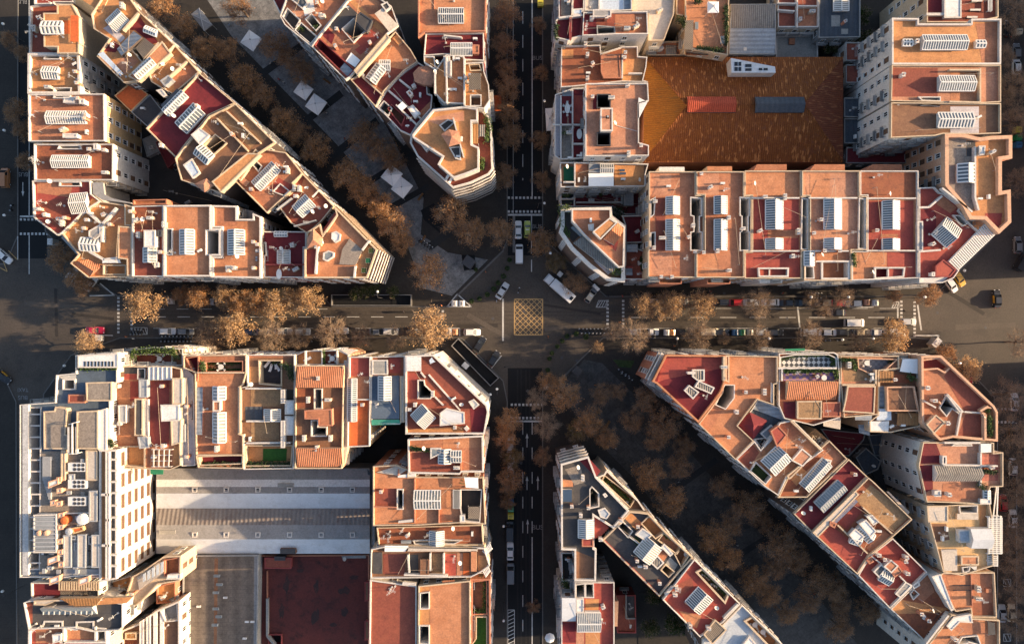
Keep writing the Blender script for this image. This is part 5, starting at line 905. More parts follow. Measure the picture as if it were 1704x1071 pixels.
for i in range(len(prof) - 1):
    (y0, h0, mm), (y1, h1, _) = prof[i], prof[i + 1]
    if mm is None: continue
    m = MB(); e = 985 if h0 < 5 else 985; rr = 2330
    q = [P(e, y0, b.z + h0), P(rr, y0, b.z + h0), P(rr, y1, b.z + h1), P(e, y1, b.z + h1)]; m.face(q[::-1], mm); m.face([(p.x, p.y, p.z - .12) for p in q], mm); b._o(m, 'pitched_roof')
for x in (1228, 1427, 1626, 1826, 2025, 2222):
    for y, hh in ((88, 2.35), (371, 2.35)):
        p = P(x, y, b.z + hh); m = MB(); m.rim(ccw([Vector((p.x + u * .62, p.y + v * .62, 0)) for u, v in ((-1, -1), (1, -1), (1, 1), (-1, 1))]), p.z - .3, p.z + .25, .24, 'white'); m.box(p.x, p.y, p.z - .2, .9, .9, .2, 'darkglass'); b._o(m, 'roof_hatch')
for (o, z0) in (('1750 50 1850 50 1850 74 1750 74', 2.2), ('1000 345 1105 345 1105 370 1000 370', 2.4)):
    m = MB(); m.prism(pts(o, b.z + z0), b.z + 1.5, b.z + z0, 'concrete'); b._o(m, 'roof_box')
m = MB(); m.prism(pts('1765 460 1862 460 1862 492 1765 492', b.z + 2), b.z, b.z + 2, 'brown', 'charcoal'); b._o(m, 'roof_box')
b = B('grey pitched end bay closing the workshop sheds at their right side', 8.3, '2330 -40 2365 -40 2365 560 2330 560', 'greyroof', 'greywall', None, name='workshop_end', cat='shed', clutter=0, blind=True)
b.up('2320 -30 2362 20 2362 130 2332 110', 1.2, 'slate', 'greywall', cone=.3).up('2340 270 2364 240 2364 450 2340 430', .8, 'palebluegrey', 'greywall')
b = B('weathered grey tile warehouse roof with a line of small rooflights', 9, '1156 500 1632 496 1622 1180 1150 1180', 'gravel', 'greywall', (.4, .3, 'greywall'), name='warehouse', cat='warehouse', clutter=0, blind=True)
mat('oldtiles', (0.19, 0.155, 0.128), (0.145, 0.12, 0.10), (0.07, 0.06, 0.052), grid=(1.0, 0.0), rib=(3.2, 0.0), ribd=.25, amt=.6)
b.patch('1164 512 1600 508 1594 1180 1160 1180', 'oldtiles').patch('1604 508 1622 508 1616 1180 1600 1180', 'greyroof').patch('1352 520 1374 520 1364 1150 1346 1150', 'brown')
for x, y in ((1364, 632), (1380, 686), (1358, 737), (1357, 839), (1376, 889), (1352, 942)):
    b.up('%d %d %d %d %d %d %d %d' % (x - 20, y - 9, x + 20, y - 9, x + 20, y + 9, x - 20, y + 9), .5, 'glass', 'greymetal', 'rooflight')
for x, y in ((1250, 824), (1555, 920), (1590, 920), (1418, 768), (1540, 1025)): b.up('%d %d %d %d %d %d %d %d' % (x - 14, y - 7, x + 14, y - 7, x + 14, y + 7, x - 14, y + 7), .35, 'whiteroof', 'white', 'roof_box')
tile('D2')
b = B('large flat maroon courtyard roof with dark damp stains', 6.5, '48 498 738 494 738 1180 44 1180', 'oldmaroon', 'redwall', (.5, .3, 'terrawall'), name='courtyard_hall', cat='hall', clutter=0, blind=True)
rs_ = random.Random(3)
for x, y, w_, h_ in ((215, 690, 22, 60), (402, 690, 18, 50), (578, 722, 42, 26), (395, 885, 34, 58), (578, 855, 26, 36), (182, 850, 20, 60), (640, 640, 30, 22), (300, 600, 26, 14), (510, 940, 24, 18)):
    b.patch(' '.join('%.1f %.1f' % (x + w_ * rs_.uniform(.5, 1.15) * math.cos(a * .524) + (a > 6) * 6, y + h_ * rs_.uniform(.5, 1.15) * math.sin(a * .524)) for a in range(12)), 'dampstain', name='damp_stain')
b.up('78 516 246 516 244 584 78 584', 1.4, 'brownred', 'redwall').up('140 510 205 510 205 532 140 532', 2.0, 'charcoal', 'darkmetal').wall('92 600 92 1000', h=.5, t=.25, m='terrawall').hole('100 998 184 998 184 1080 118 1080', 3, wall='redwall').wall('92 775 92 1010 140 1070', h=.9, t=.5, m='greywall').up('560 505 715 500 715 520 565 522', .6, 'greyroof', 'greymetal', 'air_duct').add('dish', 585, 515)
for y in (740, 985): b.up('708 %d 736 %d 736 %d 708 %d' % (y - 70, y - 75, y + 45, y + 50), 1.2, 'brown', 'redwall')
tile('D1')
b = B('maroon terrace with striped wooden pergola below the white slab block', 19, '207 667 632 670 632 782 210 782', 'maroon', 'white', wh, group=G, clutter=1)
b.pergola('366 668 630 668 630 722 366 720', 17, .9, 'cream', .3).patch('380 725 628 725 628 775 380 775', 'woodgrey')
b = B('charcoal roof with big lean-to glazing and ochre sheets at lower left', 21, '160 792 200 780 640 772 782 800 782 946 758 966 600 975 480 950 192 960', 'charcoal', 'white', wh, group=G, clutter=2)
b.slope('264 880 600 878 590 822 262 830', 'glass', .3, 1.6, 'white', 'glazed_roof').patch('440 780 600 776 590 815 430 818', 'ochre').slope('370 775 640 772 610 816 470 820', 'wood', .9, 1.2, 'cream', 'slat_roof').slope('655 772 832 765 800 800 610 812', 'ochre', .6, .9, 'cream', 'ochre_roof').up('215 786 370 780 290 815 215 812', .8, 'corrugpale', 'cream').patch('165 800 205 800 205 930 165 930', 'brownred').add('ant', 230, 930, 260, 945)
for i in range(10): b.wall('%d 828 %d 876' % (272 + i * 34, 270 + i * 34), h=.1, t=.18, m='greymetal', dz=.9 )
b = B('red orange roofs with arched stain behind white notched parapets', 20.4, '192 964 280 935 290 905 410 905 410 950 490 955 490 910 604 905 604 945 680 950 690 1180 190 1180', 'red', 'cream', thick, group=G, clutter=3)
b.hole('424 920 478 920 478 945 424 945', 8).patch('225 945 395 945 395 1055 225 1055', 'terra').patch('418 965 590 950 592 1028 418 1028', 'orange').hole('612 960 670 960 670 1040 612 1030', 8).up('330 1000 385 995 385 1040 335 1055', 1.4, 'whiteroof', 'white').wall('400 960 400 1060', '600 950 600 1040', '375 1050 670 1050', h=1, t=.4).patch('640 1050 688 1050 688 1170 640 1170', 'pinkterra')
b = B('ochre sheltered terrace at the foot of the white slab block', 14, '652 680 838 622 838 748 652 748', 'ochre', 'cream', wh, group=G, clutter=2)
b = B('cream windowed rear block stepping down beside the warehouse', 17, '842 628 905 598 1040 502 1148 498 1142 655 1000 680 900 786 800 860 782 800', 'cream', 'cream', (.7, .3, 'cream'), group=G, clutter=1, bal=0)
b.hole('1045 530 1130 515 1130 610 1045 625', 1.2, 'ochre', 'terrawall', name='sunken_terrace').up('1058 622 1138 616 1138 650 1050 652', .9, 'whiteroof', 'white').slope('860 640 1010 540 1030 610 880 720', 'corrugpale', .2, .6, name='pale_roof')
for i in range(5): b.sheet('%d %d %d %d %d %d %d %d' % (900 + i * 28, 620 - i * 18, 918 + i * 28, 610 - i * 18, 918 + i * 28, 660 - i * 14, 900 + i * 28, 672 - i * 14), 'palebluegrey', 1.0, posts=False)
b = B('white louvred rear wing with ochre patio beside the warehouse', 14, '782 966 882 925 1000 840 1140 780 1140 1180 760 1180 760 1000', 'brown', 'white', thick, group=G, clutter=2)
for i in range(4): b.up('%d %d %d %d %d 1170 %d 1170' % (880 + i * 42, 920 - i * 28, 905 + i * 42, 905 - i * 28, 905 + i * 42, 880 + i * 42), 1.0 - .2 * i, 'whiteroof', 'white', 'louvre_wall')
b.hole('1050 800 1130 790 1130 900 1050 910', 1, 'greyroof', 'white', name='sunken_terrace').patch('770 1000 860 980 860 1160 770 1160', 'rust').up('790 990 860 985 860 1030 790 1030', .8, 'wood', 'cream')
b = B('small ochre planted patio between the cream rear block and the warehouse', 11, '995 690 1112 664 1112 790 995 800', 'ochre', 'terrawall', (.7, .25, 'terrawall'), group=G, clutter=2)
# ------------------------------------------------------------------ south-east block, main wedge
G = 'apartment buildings of the triangular block bottom right'
tile('C3')
b = B('pointed maroon corner roof with three grey rooflight boxes', 21, '925 432 1010 264 1384 268 1384 430 1360 500 1300 580 1215 690 952 444', 'maroon', 'terrawall', (.9, .4, 'orange'), group=G, clutter=0, bal=.6)
b.bands('1010 264 925 432 952 444', 2, .9, .9)
b.up('1182 358 1258 358 1258 430 1216 430 1182 404', 1.2, 'corrug', 'white', 'rooflight').up('1196 468 1222 428 1322 472 1300 512', 1.4, 'corrug', 'white', 'rooflight').up('1130 490 1162 456 1224 500 1186 544', 1.3, 'corrug', 'white', 'rooflight').up('1152 372 1200 372 1200 386 1152 386', 1.8, 'white', 'white', 'chimney').add('ant', 1250, 520).wall('1384 275 1384 430', h=1.2, t=.5, m='cream').patch('1000 290 1370 280 1370 350 1010 420 960 440', 'red').add('chim', 1372, 340)
b = B('smooth orange roof wrapping a white shaft beside the maroon corner', 20.4, '1392 268 1712 275 1712 445 1690 450 1690 580 1585 545 1462 710 1563 805 1450 923 1218 698 1302 590 1366 500', 'orange', 'facade', cr, group=G, clutter=0)
b.hole('1312 578 1384 456 1440 458 1438 535 1386 602', 17).up('1392 270 1414 270 1414 440 1392 430', .9, 'terra', 'cream', 'party_wall').add('chim', 1502, 495, 1625, 495, 1450, 620, 1395, 775).hole('1682 452 1688 452 1688 560 1682 558', 8).add('ant', 1495, 405).patch('1225 700 1310 595 1370 620 1290 750', 'terra')
b = B('grey corrugated glass roof and maroon pyramid roof in the wedge', 19.2, '1552 606 1588 548 1688 584 1800 625 1792 690 1690 760 1640 850 1600 855 1565 800 1468 710', 'slate', 'white', wh, group=G, clutter=0)
b.slope('1556 604 1588 552 1800 628 1780 688', 'corrugblue', .2, .6, name='glass_roof').up('1468 708 1545 632 1648 682 1560 798', .8, 'maroon', 'white', 'pyramid_roof', cone=1.4).up('1610 760 1680 705 1706 745 1650 800', .8, 'glass', 'white').hole('1575 800 1640 790 1660 815 1610 845', 9)
tile('C4')
b = B('terraces with checkered and purple floors above a striped tile roof', 20, '154 256 500 250 524 265 538 440 534 658 370 708 187 664 152 580', 'rust', 'white', wh, group=G, clutter=2)
b.hole('168 284 250 262 470 260 512 288 512 342 168 342', .8, 'checkfloor', 'white', name='sunken_terrace').patch('188 366 532 362 532 426 190 428', 'purplefloor').slope('212 550 528 552 524 432 212 432', 'tile', .4, 1.8, 'cream').up('275 557 430 555 427 670 275 668', 1.0, 'gravelochre', 'cream').up('438 564 548 564 548 656 436 656', .8, 'brownred', 'terrawall').patch('187 562 270 562 270 668 190 662', 'maroon').wall('155 350 525 350', '180 355 180 430', h=1, t=.4).sheet('200 228 325 225 322 240 200 242', 'awngreen', .2, posts=False).add('ant', 445, 612)
b = B('sand terrace and grey tiled terrace around a red square roof', 20, '541 272 906 271 908 350 782 364 778 638 562 658 541 440', 'pinkterra', 'peach', cr, group=G, clutter=2)
b.hole('654 292 902 288 878 346 658 346', 1.0, 'greytiles', 'peach', name='sunken_terrace').patch('548 298 632 298 652 365 752 372 762 428 572 436', 'gravelochre').up('592 462 768 462 760 636 562 622 580 540', 1.2, 'brownred', 'cream').wall('772 360 772 460', '560 455 775 455', h=1, t=.4, m='cream').sheet('440 664 550 664 546 735 440 714', 'corrugpale', -1.2, posts=False).sheet('640 644 748 642 742 678 640 676', 'corrugblue', .4, posts=False).add('ac', 735, 385, 740, 410).wall('590 512 608 620', h=.9, t=.4)
b = B('mixed roofs with white awning, ochre slats and pale sheets', 19.6, '784 366 918 350 922 294 1038 290 1044 650 1038 712 856 752 724 748 722 682 776 642', 'brown', 'cream', cr, group=G, clutter=3)
b.sheet('786 368 885 368 885 440 786 440', 'wood', 1.0).sheet('940 292 1034 292 1034 385 922 370', 'canvas', 1.0).up('832 464 1008 462 1038 620 836 620', 1.2, 'brown', 'cream', 'penthouse', (.5, .3, 'peach')).up('776 602 868 602 870 678 776 678', .6, 'paleblue', 'white').sheet('906 632 1038 632 1038 710 904 710', 'wood', .9).sheet('722 684 854 682 850 750 735 746', 'whiteroof', .5, posts=False).up('788 462 826 462 826 595 788 595', .4, 'corrugblue', 'white').patch('890 388 1000 392 1000 445 890 440', 'rust').sheet('660 706 730 702 732 775 665 755', 'corrugblue', -2.0, posts=False)
b = B('terracotta chamfered corner roof with orange parapets and slit court', 21, '1042 272 1166 268 1498 582 1520 622 1520 806 1240 782 1158 800 1046 690', 'terra', 'peach', (1.0, .5, 'peach'), group=G, clutter=1)
b.hole('1052 294 1160 290 1226 342 1196 370 1152 346 1052 346', 1.0, 'red', 'peach', name='sunken_terrace', w=.35).hole('1168 598 1216 518 1306 622 1290 632 1242 596 1208 646', 14).up('1088 704 1148 642 1208 690 1136 762', 1.5, 'pinkterra', 'cream').up('1296 626 1216 520 1226 514 1322 622', 1.2, 'white', 'white', 'party_wall').wall('1055 545 1150 598', '1330 625 1450 632', '1310 625 1280 780', h=.6, t=.35).wall('1440 635 1462 640 1462 800', '1430 620 1480 590', h=1.1, t=.5, m='peach').patch('1472 632 1510 628 1510 796 1472 796', 'ochre').patch('1335 640 1440 645 1455 785 1290 775', 'brownred').patch('1200 400 1250 345 1485 580 1420 622 1330 620', 'brownred').add('chim', 1075, 470, 1120, 550, 1200, 690)
b.wall('1462 596 1500 600', '1170 560 1182 575', h=.9, t=.3, m='peach')
b = B('tall block with maroon side terrace, white gabled roof and red patio', 21.6, '1058 814 1502 816 1502 882 1560 876 1560 1090 1482 1094 1430 1200 1180 1190 1082 1188 1030 960', 'pinkterra', 'white', cr, group=G, clutter=2)
b.patch('1062 820 1150 820 1198 950 1054 950', 'maroon').patch('1032 962 1130 962 1130 1110 1062 1140', 'maroon').gable('1140 962 1140 1062 1432 1062 1432 962', 'corrug', .8, 1.3, 'white', 'gabled_roof').patch('1438 892 1544 892 1540 1058 1438 1058', 'redtiles').wall('1434 885 1434 1090', '1440 966 1540 966', '1205 820 1430 820', '1195 960 1430 962', h=1.0, t=.35).up('1430 818 1500 818 1500 880 1430 884', .7, 'whiteroof', 'white').hole('1254 824 1362 824 1362 832 1254 832', 10).up('1190 902 1215 902 1215 955 1190 955', 1.2, 'slate', 'white').sky('1470 1120', '1470 1170', 40, 3)
tile('D4')
b.patch('1192 48 1420 44 1418 148 1186 148', 'terra').up('1140 95 1180 92 1180 130 1140 130', 1.2, 'white', 'white').up('1428 146 1495 146 1495 178 1428 178', .9, 'whiteroof', 'white')
b = B('cream yellow building with white gabled canopy and slatted pergola', 21, '1086 188 1476 168 1490 255 1500 560 1302 622 1184 600 1102 295', 'yellow', 'cream', cr, group=G, clutter=2, bal=.8)
b.up('1092 190 1224 188 1224 292 1100 292', .9, 'corrugpale', 'cream', 'penthouse').patch('1112 302 1214 302 1236 402 1140 420', 'brown').up('1282 238 1418 238 1418 278 1282 278', .7, 'corrugpale', 'cream').gable('1500 335 1505 458 1372 458 1368 335', 'whitestreak', 1.8, .9, 'white', 'canopy_roof').up('1292 342 1366 342 1366 420 1292 420', 1.2, 'palebluegrey', 'white').pergola('1472 258 1568 258 1568 492 1472 492', 4, .6, both=True).pergola('1568 265 1568 492 1480 492 1480 265', 18, .75).hole('1290 168 1408 168 1398 228 1296 228', 15).up('1308 505 1418 505 1418 562 1308 562', .8, 'orange', 'cream').up('1180 465 1284 462 1286 600 1200 602', .6, 'corrugpale', 'cream').hole('1312 575 1352 570 1350 612 1316 616', 8).up('1360 570 1410 568 1404 606', .6, 'white', 'white').patch('1424 190 1466 190 1466 330 1424 330', 'ochre').add('ac', 1205, 330, 1180, 390)
b.pergola('1535 20 1545 20 1545 250 1500 250', 2, .3).pergola('1540 500 1540 572 1478 572 1478 500', 6, .3)
b = B('terracotta roof with curved white wall and two white chimneys', 21, '1152 640 1180 606 1506 602 1520 884 1366 884 1358 832 1262 848', 'terra', 'peach', cr, group=G, clutter=1)
b.up('1124 634 1178 618 1262 842 1244 850 1160 700', .9, 'whiteroof', 'white', 'curved_wall', z0=10).patch('1215 635 1370 625 1370 820 1270 830', 'orange').wall('1258 690 1370 690', '1258 722 1370 722', h=.15, t=.12, m='darkmetal').up('1464 710 1502 710 1502 738 1464 738', .4, 'terra', 'terrawall').wall('1372 625 1380 820', h=.3, t=.25, m='terrawall').add('chim', 1395, 700, 1398, 762).patch('1385 800 1500 800 1510 876 1385 876', 'rust')
b = B('orange roof with white arched light court at the lower right corner', 21.4, '1090 1060 1238 868 1362 892 1538 902 1540 1190 1080 1190', 'orange', 'white', cr, group=G, clutter=1)
b.hole('1280 1062 1308 1014 1400 1004 1418 1056 1350 1040', 14, wall='white').up('1215 945 1260 890 1370 870 1380 925 1300 920 1245 975', .8, 'whiteroof', 'white', 'curved_wall').patch('1250 960 1360 930 1500 930 1500 1000 1300 990', 'terra').wall('1090 1060 1230 880', h=1, t=.4).sheet('1475 915 1520 930 1525 1000 1480 1005', 'charcoal', .8)
G2 = 'apartment buildings along the lower right diagonal boulevard'
tile('C4')
b = B('orange roof with ribbed white skylight, pink hut and red stair block', 20.4, '-115 920 0 806 40 862 104 780 160 692 242 674 432 862 206 1030 150 1148 62 1088', 'orange', 'facade', wh, group=G2, clutter=3)
b.sky('92 980', '194 880', 124, 9).up('107 745 155 710 212 770 148 846', 1.4, 'red', 'terrawall').up('238 930 305 854 368 905 310 968', 1.0, 'pinkterra', 'white').hole('-20 992 12 944 104 1030 70 1072', 1.2, 'leafdark', 'white', name='sunken_terrace').hole('40 800 95 710 128 720 98 780 45 856', 10).patch('-100 920 -8 826 36 880 -30 980', 'brownred').up('208 1030 228 1048 305 972 290 962', .8, 'ochre', 'cream').wall('235 680 425 865', h=1, t=.35, m='cream').patch('165 705 240 685 300 745 220 800', 'terra')
b.up('340 765 392 730 470 800 430 850', -5, 'gravelochre', 'cream', 'rear_block', z0=5).pergola('370 770 440 850 412 872 360 800', 6, -2.4, 'cream')
b = B('brown orange roof with long ribbed skylight near the wedge middle', 20, '212 1032 470 802 583 918 330 1158 145 1160 155 1150', 'rust', 'facade', cr, group=G2, clutter=2)
b.sky('318 1102', '464 940', 78, 15).patch('225 1035 300 970 345 1010 270 1090', 'ochre').patch('390 890 470 815 570 915 500 980', 'terra').up('455 920 492 930 478 962 440 958', 1.0, 'white', 'white')
tile('D4')
b = B('dark maroon roof with one long glass skylight strip', 20, '248 236 592 -108 710 4 366 356', 'maroon', 'facade', cr, group=G2, clutter=3)
b.sky('412 200', '560 58', 84, 12, frame='greymetal')
b = B('long rust and red roof with clustered white rooflights', 20.5, '370 357 716 8 745 32 990 270 876 372 720 500 646 614', 'rust', 'facade', cr, group=G2, clutter=2)
b.up('372 358 640 96 664 118 404 388', .9, 'corrugpale', 'cream', 'party_wall').patch('412 375 482 308 720 490 640 606', 'red').slope('480 282 635 138 655 162 516 300', 'palelilac', .3, .8, name='pale_roof').patch('645 150 740 56 984 256 880 352 740 262', 'gravelochre').patch('530 292 650 182 696 212 590 340', 'red').up('602 372 640 332 700 382 650 428', 1.3, 'whiteroof', 'white', 'rooflight').up('664 302 708 276 774 350 736 388', 1.5, 'whiteroof', 'white', 'rooflight').sky('660 320', '745 400', 66, 7).up('708 254 748 246 790 290 754 312', 1.3, 'whiteroof', 'white', 'rooflight').sky('612 388', '676 410', 66, 4).wall('530 310 720 490', '690 200 875 365', '480 285 480 310', h=.9, t=.3, m='cream').up('482 288 524 300 510 330 478 312', 1.0, 'terra', 'terrawall').patch('710 452 820 345 862 375 750 500', 'terra').sheet('838 100 850 98 985 230 972 244', 'corrugpale', -1.0, posts=False).add('ant', 690, 100)
b = B('deep red roof with small white and terracotta rooflight cluster', 20, '652 620 722 502 868 388 1084 600 850 828', 'red', 'facade', wh, group=G2, clutter=3)
b.up('755 604 802 556 836 585 790 640', 1.1, 'slate', 'white', 'rooflight').sky('800 622', '870 660', 70, 5).up('820 572 866 528 912 566 868 612', 1.4, 'terra', 'white').up('868 612 912 566 940 602 888 640', 1.1, 'pinkterra', 'terrawall').wall('735 500 812 560', '920 630 960 670', '655 618 735 520', h=.9, t=.3).up('706 528 738 508 758 540 730 556', 1.2, 'terra', 'terrawall').add('chim', 770, 488, 800, 510)
b = B('rust stained triangular roof with grey stair shed and white chimneys', 19.6, '855 832 1086 606 1120 640 1150 720 1243 850 1090 1052', 'rust', 'facade', wh, group=G2, clutter=2)
b.up('892 744 958 668 1000 690 925 768', 1.0, 'greyroof', 'white', 'stair_shed').up('1000 690 1040 660 1048 690 1010 712', 1.0, 'greyroof', 'white').hole('985 738 1002 715 1030 740 1000 768', 8).patch('870 840 930 780 1230 838 1180 862 900 870', 'ochre').add('chim', 1030, 850, 1075, 892).patch('960 700 1095 618 1140 730 1060 800', 'terra')
b = B('white service stairs between two roofs at the lower right edge', 18.5, '1090 1054 1240 868 1262 880 1275 980 1150 1080', 'greyroof', 'white', wh, group=G2, clutter=2)
b.hole('1150 900 1180 885 1205 905 1170 930', 6).hole('1190 960 1215 935 1235 960 1210 985', 6)
# the slim pointed block
G3 = 'apartment buildings of the slim pointed block bottom centre'
tile('D3')
b = B('slim pointed charcoal roof with maroon strip and octagonal white lantern', 20, '352 -78 525 -126 575 4 780 216 682 326 560 250 560 450 575 455 572 655 438 655 438 462 355 460', 'charcoal', 'facade', (0.9, .4, 'white'), group=G3, clutter=2)
b.bands('352 -78 525 -126', 4, .5, .8)
b.patch('470 -98 524 -120 576 2 576 6', 'maroon').patch('468 -98 522 -118 604 -30 578 6 570 6', 'maroon').hole('538 84 548 72 588 112 588 188 538 198', 16).sky('512 276', '512 390', 94, 9).up('487 396 558 396 558 446 487 446', 1.2, 'red', 'terrawall').patch('566 252 658 325 608 380 566 398', 'red').up('586 216 630 202 664 240 640 274 602 260', .8, 'palebluegrey', 'white', 'skylight').up('357 86 424 86 424 165 357 165', .7, 'bluepanel', 'white', 'skylight').up('618 118 632 108 648 126 632 138', .8, 'white', 'white').patch('442 470 568 520 566 648 444 648', 'brown').patch('358 20 430 30 430 70 358 70', 'orange').add('chim', 475, 240, 418, 180, 522, 190, 725, 268, 600, 390).patch('380 -40 470 -70 510 40 440 60', 'gravel')
b = B('stepped ochre terrace strip along the pointed block boulevard side', 17.4, '578 4 622 -12 640 -40 838 150 900 240 800 226 782 214', 'brown', 'cream', thick, group=G3, clutter=2)
b.hole('588 8 624 -4 826 148 788 190', 1.2, 'ochre', 'cream', name='sunken_terrace')
b = B('dark walled patio sunk beside the slim charcoal roof', 14, '355 474 434 474 434 650 358 655', 'shadefloor', 'white', (1.2, .25, 'white'), group=G3, clutter=2)
b = B('charcoal roof with pale glazed sheds and ochre boulevard terraces', 20, '612 400 684 330 785 220 848 225 900 232 1012 350 1182 508 1092 606 1050 656 970 752', 'charcoal', 'facade', (.8, .3, 'cream'), group=G3, clutter=3)
b.patch('750 262 795 232 868 300 830 345', 'ochre').hole('862 298 905 252 1000 350 948 388', 1.3, 'ochre', 'cream', name='sunken_terrace').sky('862 520', '942 420', 124, 9).up('822 370 868 330 930 372 890 412', 1.0, 'palebluegrey', 'white', 'rooflight').hole('1000 362 1108 452 1080 484 968 402', 1.2, 'pinkterra', 'cream', name='sunken_terrace').hole('1072 492 1120 458 1176 506 1110 566', 1.2, 'brown', 'cream', name='sunken_terrace').up('985 450 1005 428 1062 490 1042 508', 1.0, 'whiteroof', 'white').up('918 548 960 500 1004 548 962 588', .8, 'corrug', 'white').hole('985 590 1010 560 1062 600 1030 630', 9, wall='cream').patch('1010 560 1040 510 1090 560 1066 600', 'concrete').hole('715 318 742 290 800 345 775 380', 8).wall('616 402 968 750', h=.7, t=.5, m='redwall').wall('780 380 860 440', h=.6, t=.3).add('chim', 880, 560, 825, 520).patch('800 400 830 380 870 430 840 450', 'leafdark').patch('945 480 980 450 1030 500 1000 540', 'terra')
b = B('vivid red roof with pitched white skylight and furnished terrace strip', 20.4, '992 775 1066 680 1190 520 1478 800 1370 916 1226 1008', 'red', 'facade', wh, group=G3, clutter=1)
b.sky('1182 832', '1266 740', 118, 9).hole('1214 605 1242 578 1416 740 1382 784', 1.3, 'brown', 'cream', name='sunken_terrace', w=.4).wall('1010 750 1060 700', '1470 810 1380 900', h=1, t=.35).add('chim', 1065, 735, 1075, 700, 1160, 930, 1275, 945).add('ant', 1085, 690).patch('1100 850 1240 880 1210 960 1150 930', 'orange').patch('1040 730 1080 690 1180 640 1190 700 1110 760', 'brownred')
b = B('pale blue grey roof with stepped furnished terrace at the lower edge', 20, '1244 1024 1372 928 1490 808 1770 1080 1700 1190 1240 1190', 'palebluegrey', 'facade', wh, group=G3, clutter=1)
b.up('1252 1000 1326 905 1398 970 1308 1062', 1.2, 'woodgrey', 'cream').hole('1518 912 1562 878 1735 1050 1700 1100', 1.3, 'ochre', 'cream', name='sunken_terrace', w=.4).up('1490 1075 1540 1010 1620 1100 1590 1180', .8, 'whiteroof', 'white').hole('1512 1080 1540 1040 1590 1095 1570 1140', 2, 'greyroof', name='sunken_terrace')
b = B('red roof with white sheet and grey skylight at the bottom, middle street side', 19.4, '356 764 440 764 440 664 688 664 688 1190 356 1190', 'red', 'white', wh, group=G3, clutter=2)
b.sheet('360 770 448 770 448 916 360 916', 'whitestreak', .9, posts=False).sky('456 922', '604 922', 114, 13).patch('508 776 595 776 590 845 508 850', 'ochre').up('450 772 498 772 498 862 450 862', .8, 'whiteroof', 'white').hole('448 672 500 672 500 756 448 756', 6, 'leafdark').hole('512 672 556 672 556 758 512 758', 6).patch('450 985 500 985 500 1180 450 1180', 'pinkterra').patch('508 985 600 985 600 1180 508 1180', 'ochre').patch('362 925 446 925 446 1050 362 1050', 'maroon').up('692 790 718 790 712 950 692 950', -3, 'peach', 'peach', 'balcony_box', z0=4).add('ant', 612, 902).wall('505 860 600 860', h=.9, t=.3)
b = B('low red yard roofs behind the slim block', 5.5, '702 748 822 748 826 985 708 985', 'brownred', 'redwall', (.5, .25, None), group=G3, clutter=2, name='yard_building', cat='outbuilding')
b.patch('768 750 820 750 820 895 768 895', 'charcoal').wall('765 750 765 900 822 900', h=1, t=.25, m='greywall')
tile('C4')
for l, o, z, m_ in (('maroon low roof in the dark courtyard of the wedge', '420 730 700 760 690 800 600 900 540 900', 5, 'maroon'), ('grey faceted glass roof in the dark courtyard of the wedge', '640 910 705 850 800 935 780 985 700 1020', 6, 'slate'), ('small dark yard roof in the narrow end of the wedge courtyard', '720 770 840 760 840 900 760 900', 5, 'slate')):
    b = B(l, z, o, m_, 'greywall', (.4, .2, None), name='courtyard_shed', cat='shed', clutter=1)

tile('C4')
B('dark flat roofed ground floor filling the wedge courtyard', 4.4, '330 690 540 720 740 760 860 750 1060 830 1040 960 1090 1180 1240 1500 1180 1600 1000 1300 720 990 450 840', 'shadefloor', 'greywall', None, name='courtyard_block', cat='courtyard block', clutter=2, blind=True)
tile('src')
def neighbour(label, z, o):
    p = [W(x, y, 0) for x, y in o]; k = H / (H - z); return B(label, z, [(CX + (q.x / S) * k, CY - (q.y / S) * k) for q in p], 'terra', 'facade', (.7, .25, 'cream'), group='neighbour buildings across the right edge street', clutter=2, blind=True)
for i, (y0, y1) in enumerate(((-200, 40), (42, 230), (232, 455))): neighbour('%s terracotta roofed neighbour from the top across the right edge street' % ORD[i], 21.5 + .4 * i, ((1748, y0), (1850, y0), (1850, y1), (1748 + 40 * (i == 2), y1), (1748, y1 - 40 * (i == 2) - 1)))
for i, (y0, y1) in enumerate(((598, 800), (802, 1010), (1012, 1290))): neighbour('%s terracotta roofed neighbour from the bottom across the right edge street' % ORD[2 - i], 21.3 + .5 * i, ((1748 + 40 * (i == 0), y0), (1850, y0), (1850, y1), (1748, y1), (1748, y0 + 1 + 40 * (i == 0))))
# ------------------------------------------------------------------ trees: tapered trunk and limbs, crown of many small leaf faces
tile('src')
def leafmat(name, c1, c2, tr=0.35):
    m = bpy.data.materials.new(name); m.use_nodes = True; nt = m.node_tree; nt.nodes.remove(nt.nodes['Principled BSDF'])
    p = nt.nodes.new('ShaderNodeNewGeometry').outputs['Position']
    c = _mix(nt, _ramp(nt, _noise(nt, p, 1.0, 4, .8), .38, .62), c1, c2)
    d = nt.nodes.new('ShaderNodeBsdfDiffuse'); t = nt.nodes.new('ShaderNodeBsdfTranslucent'); x = nt.nodes.new('ShaderNodeMixShader')
    nt.links.new(c, d.inputs[0]); nt.links.new(c, t.inputs[0]); x.inputs[0].default_value = tr
    nt.links.new(d.outputs[0], x.inputs[1]); nt.links.new(t.outputs[0], x.inputs[2]); nt.links.new(x.outputs[0], nt.nodes['Material Output'].inputs[0]); MATS[name] = m
leafmat('leafautumn', (0.24, 0.12, 0.05), (0.64, 0.36, 0.17)); leafmat('leafgold', (0.40, 0.235, 0.11), (0.70, 0.50, 0.29)); leafmat('leafrust', (0.18, 0.09, 0.045), (0.54, 0.31, 0.16))
leafmat('leafolive', (0.16, 0.13, 0.045), (0.25, 0.15, 0.06)); leafmat('leafever', (0.03, 0.05, 0.015), (0.05, 0.075, 0.022), .2); mat('twig', (0.32, 0.24, 0.17), (0.23, 0.165, 0.12), None)
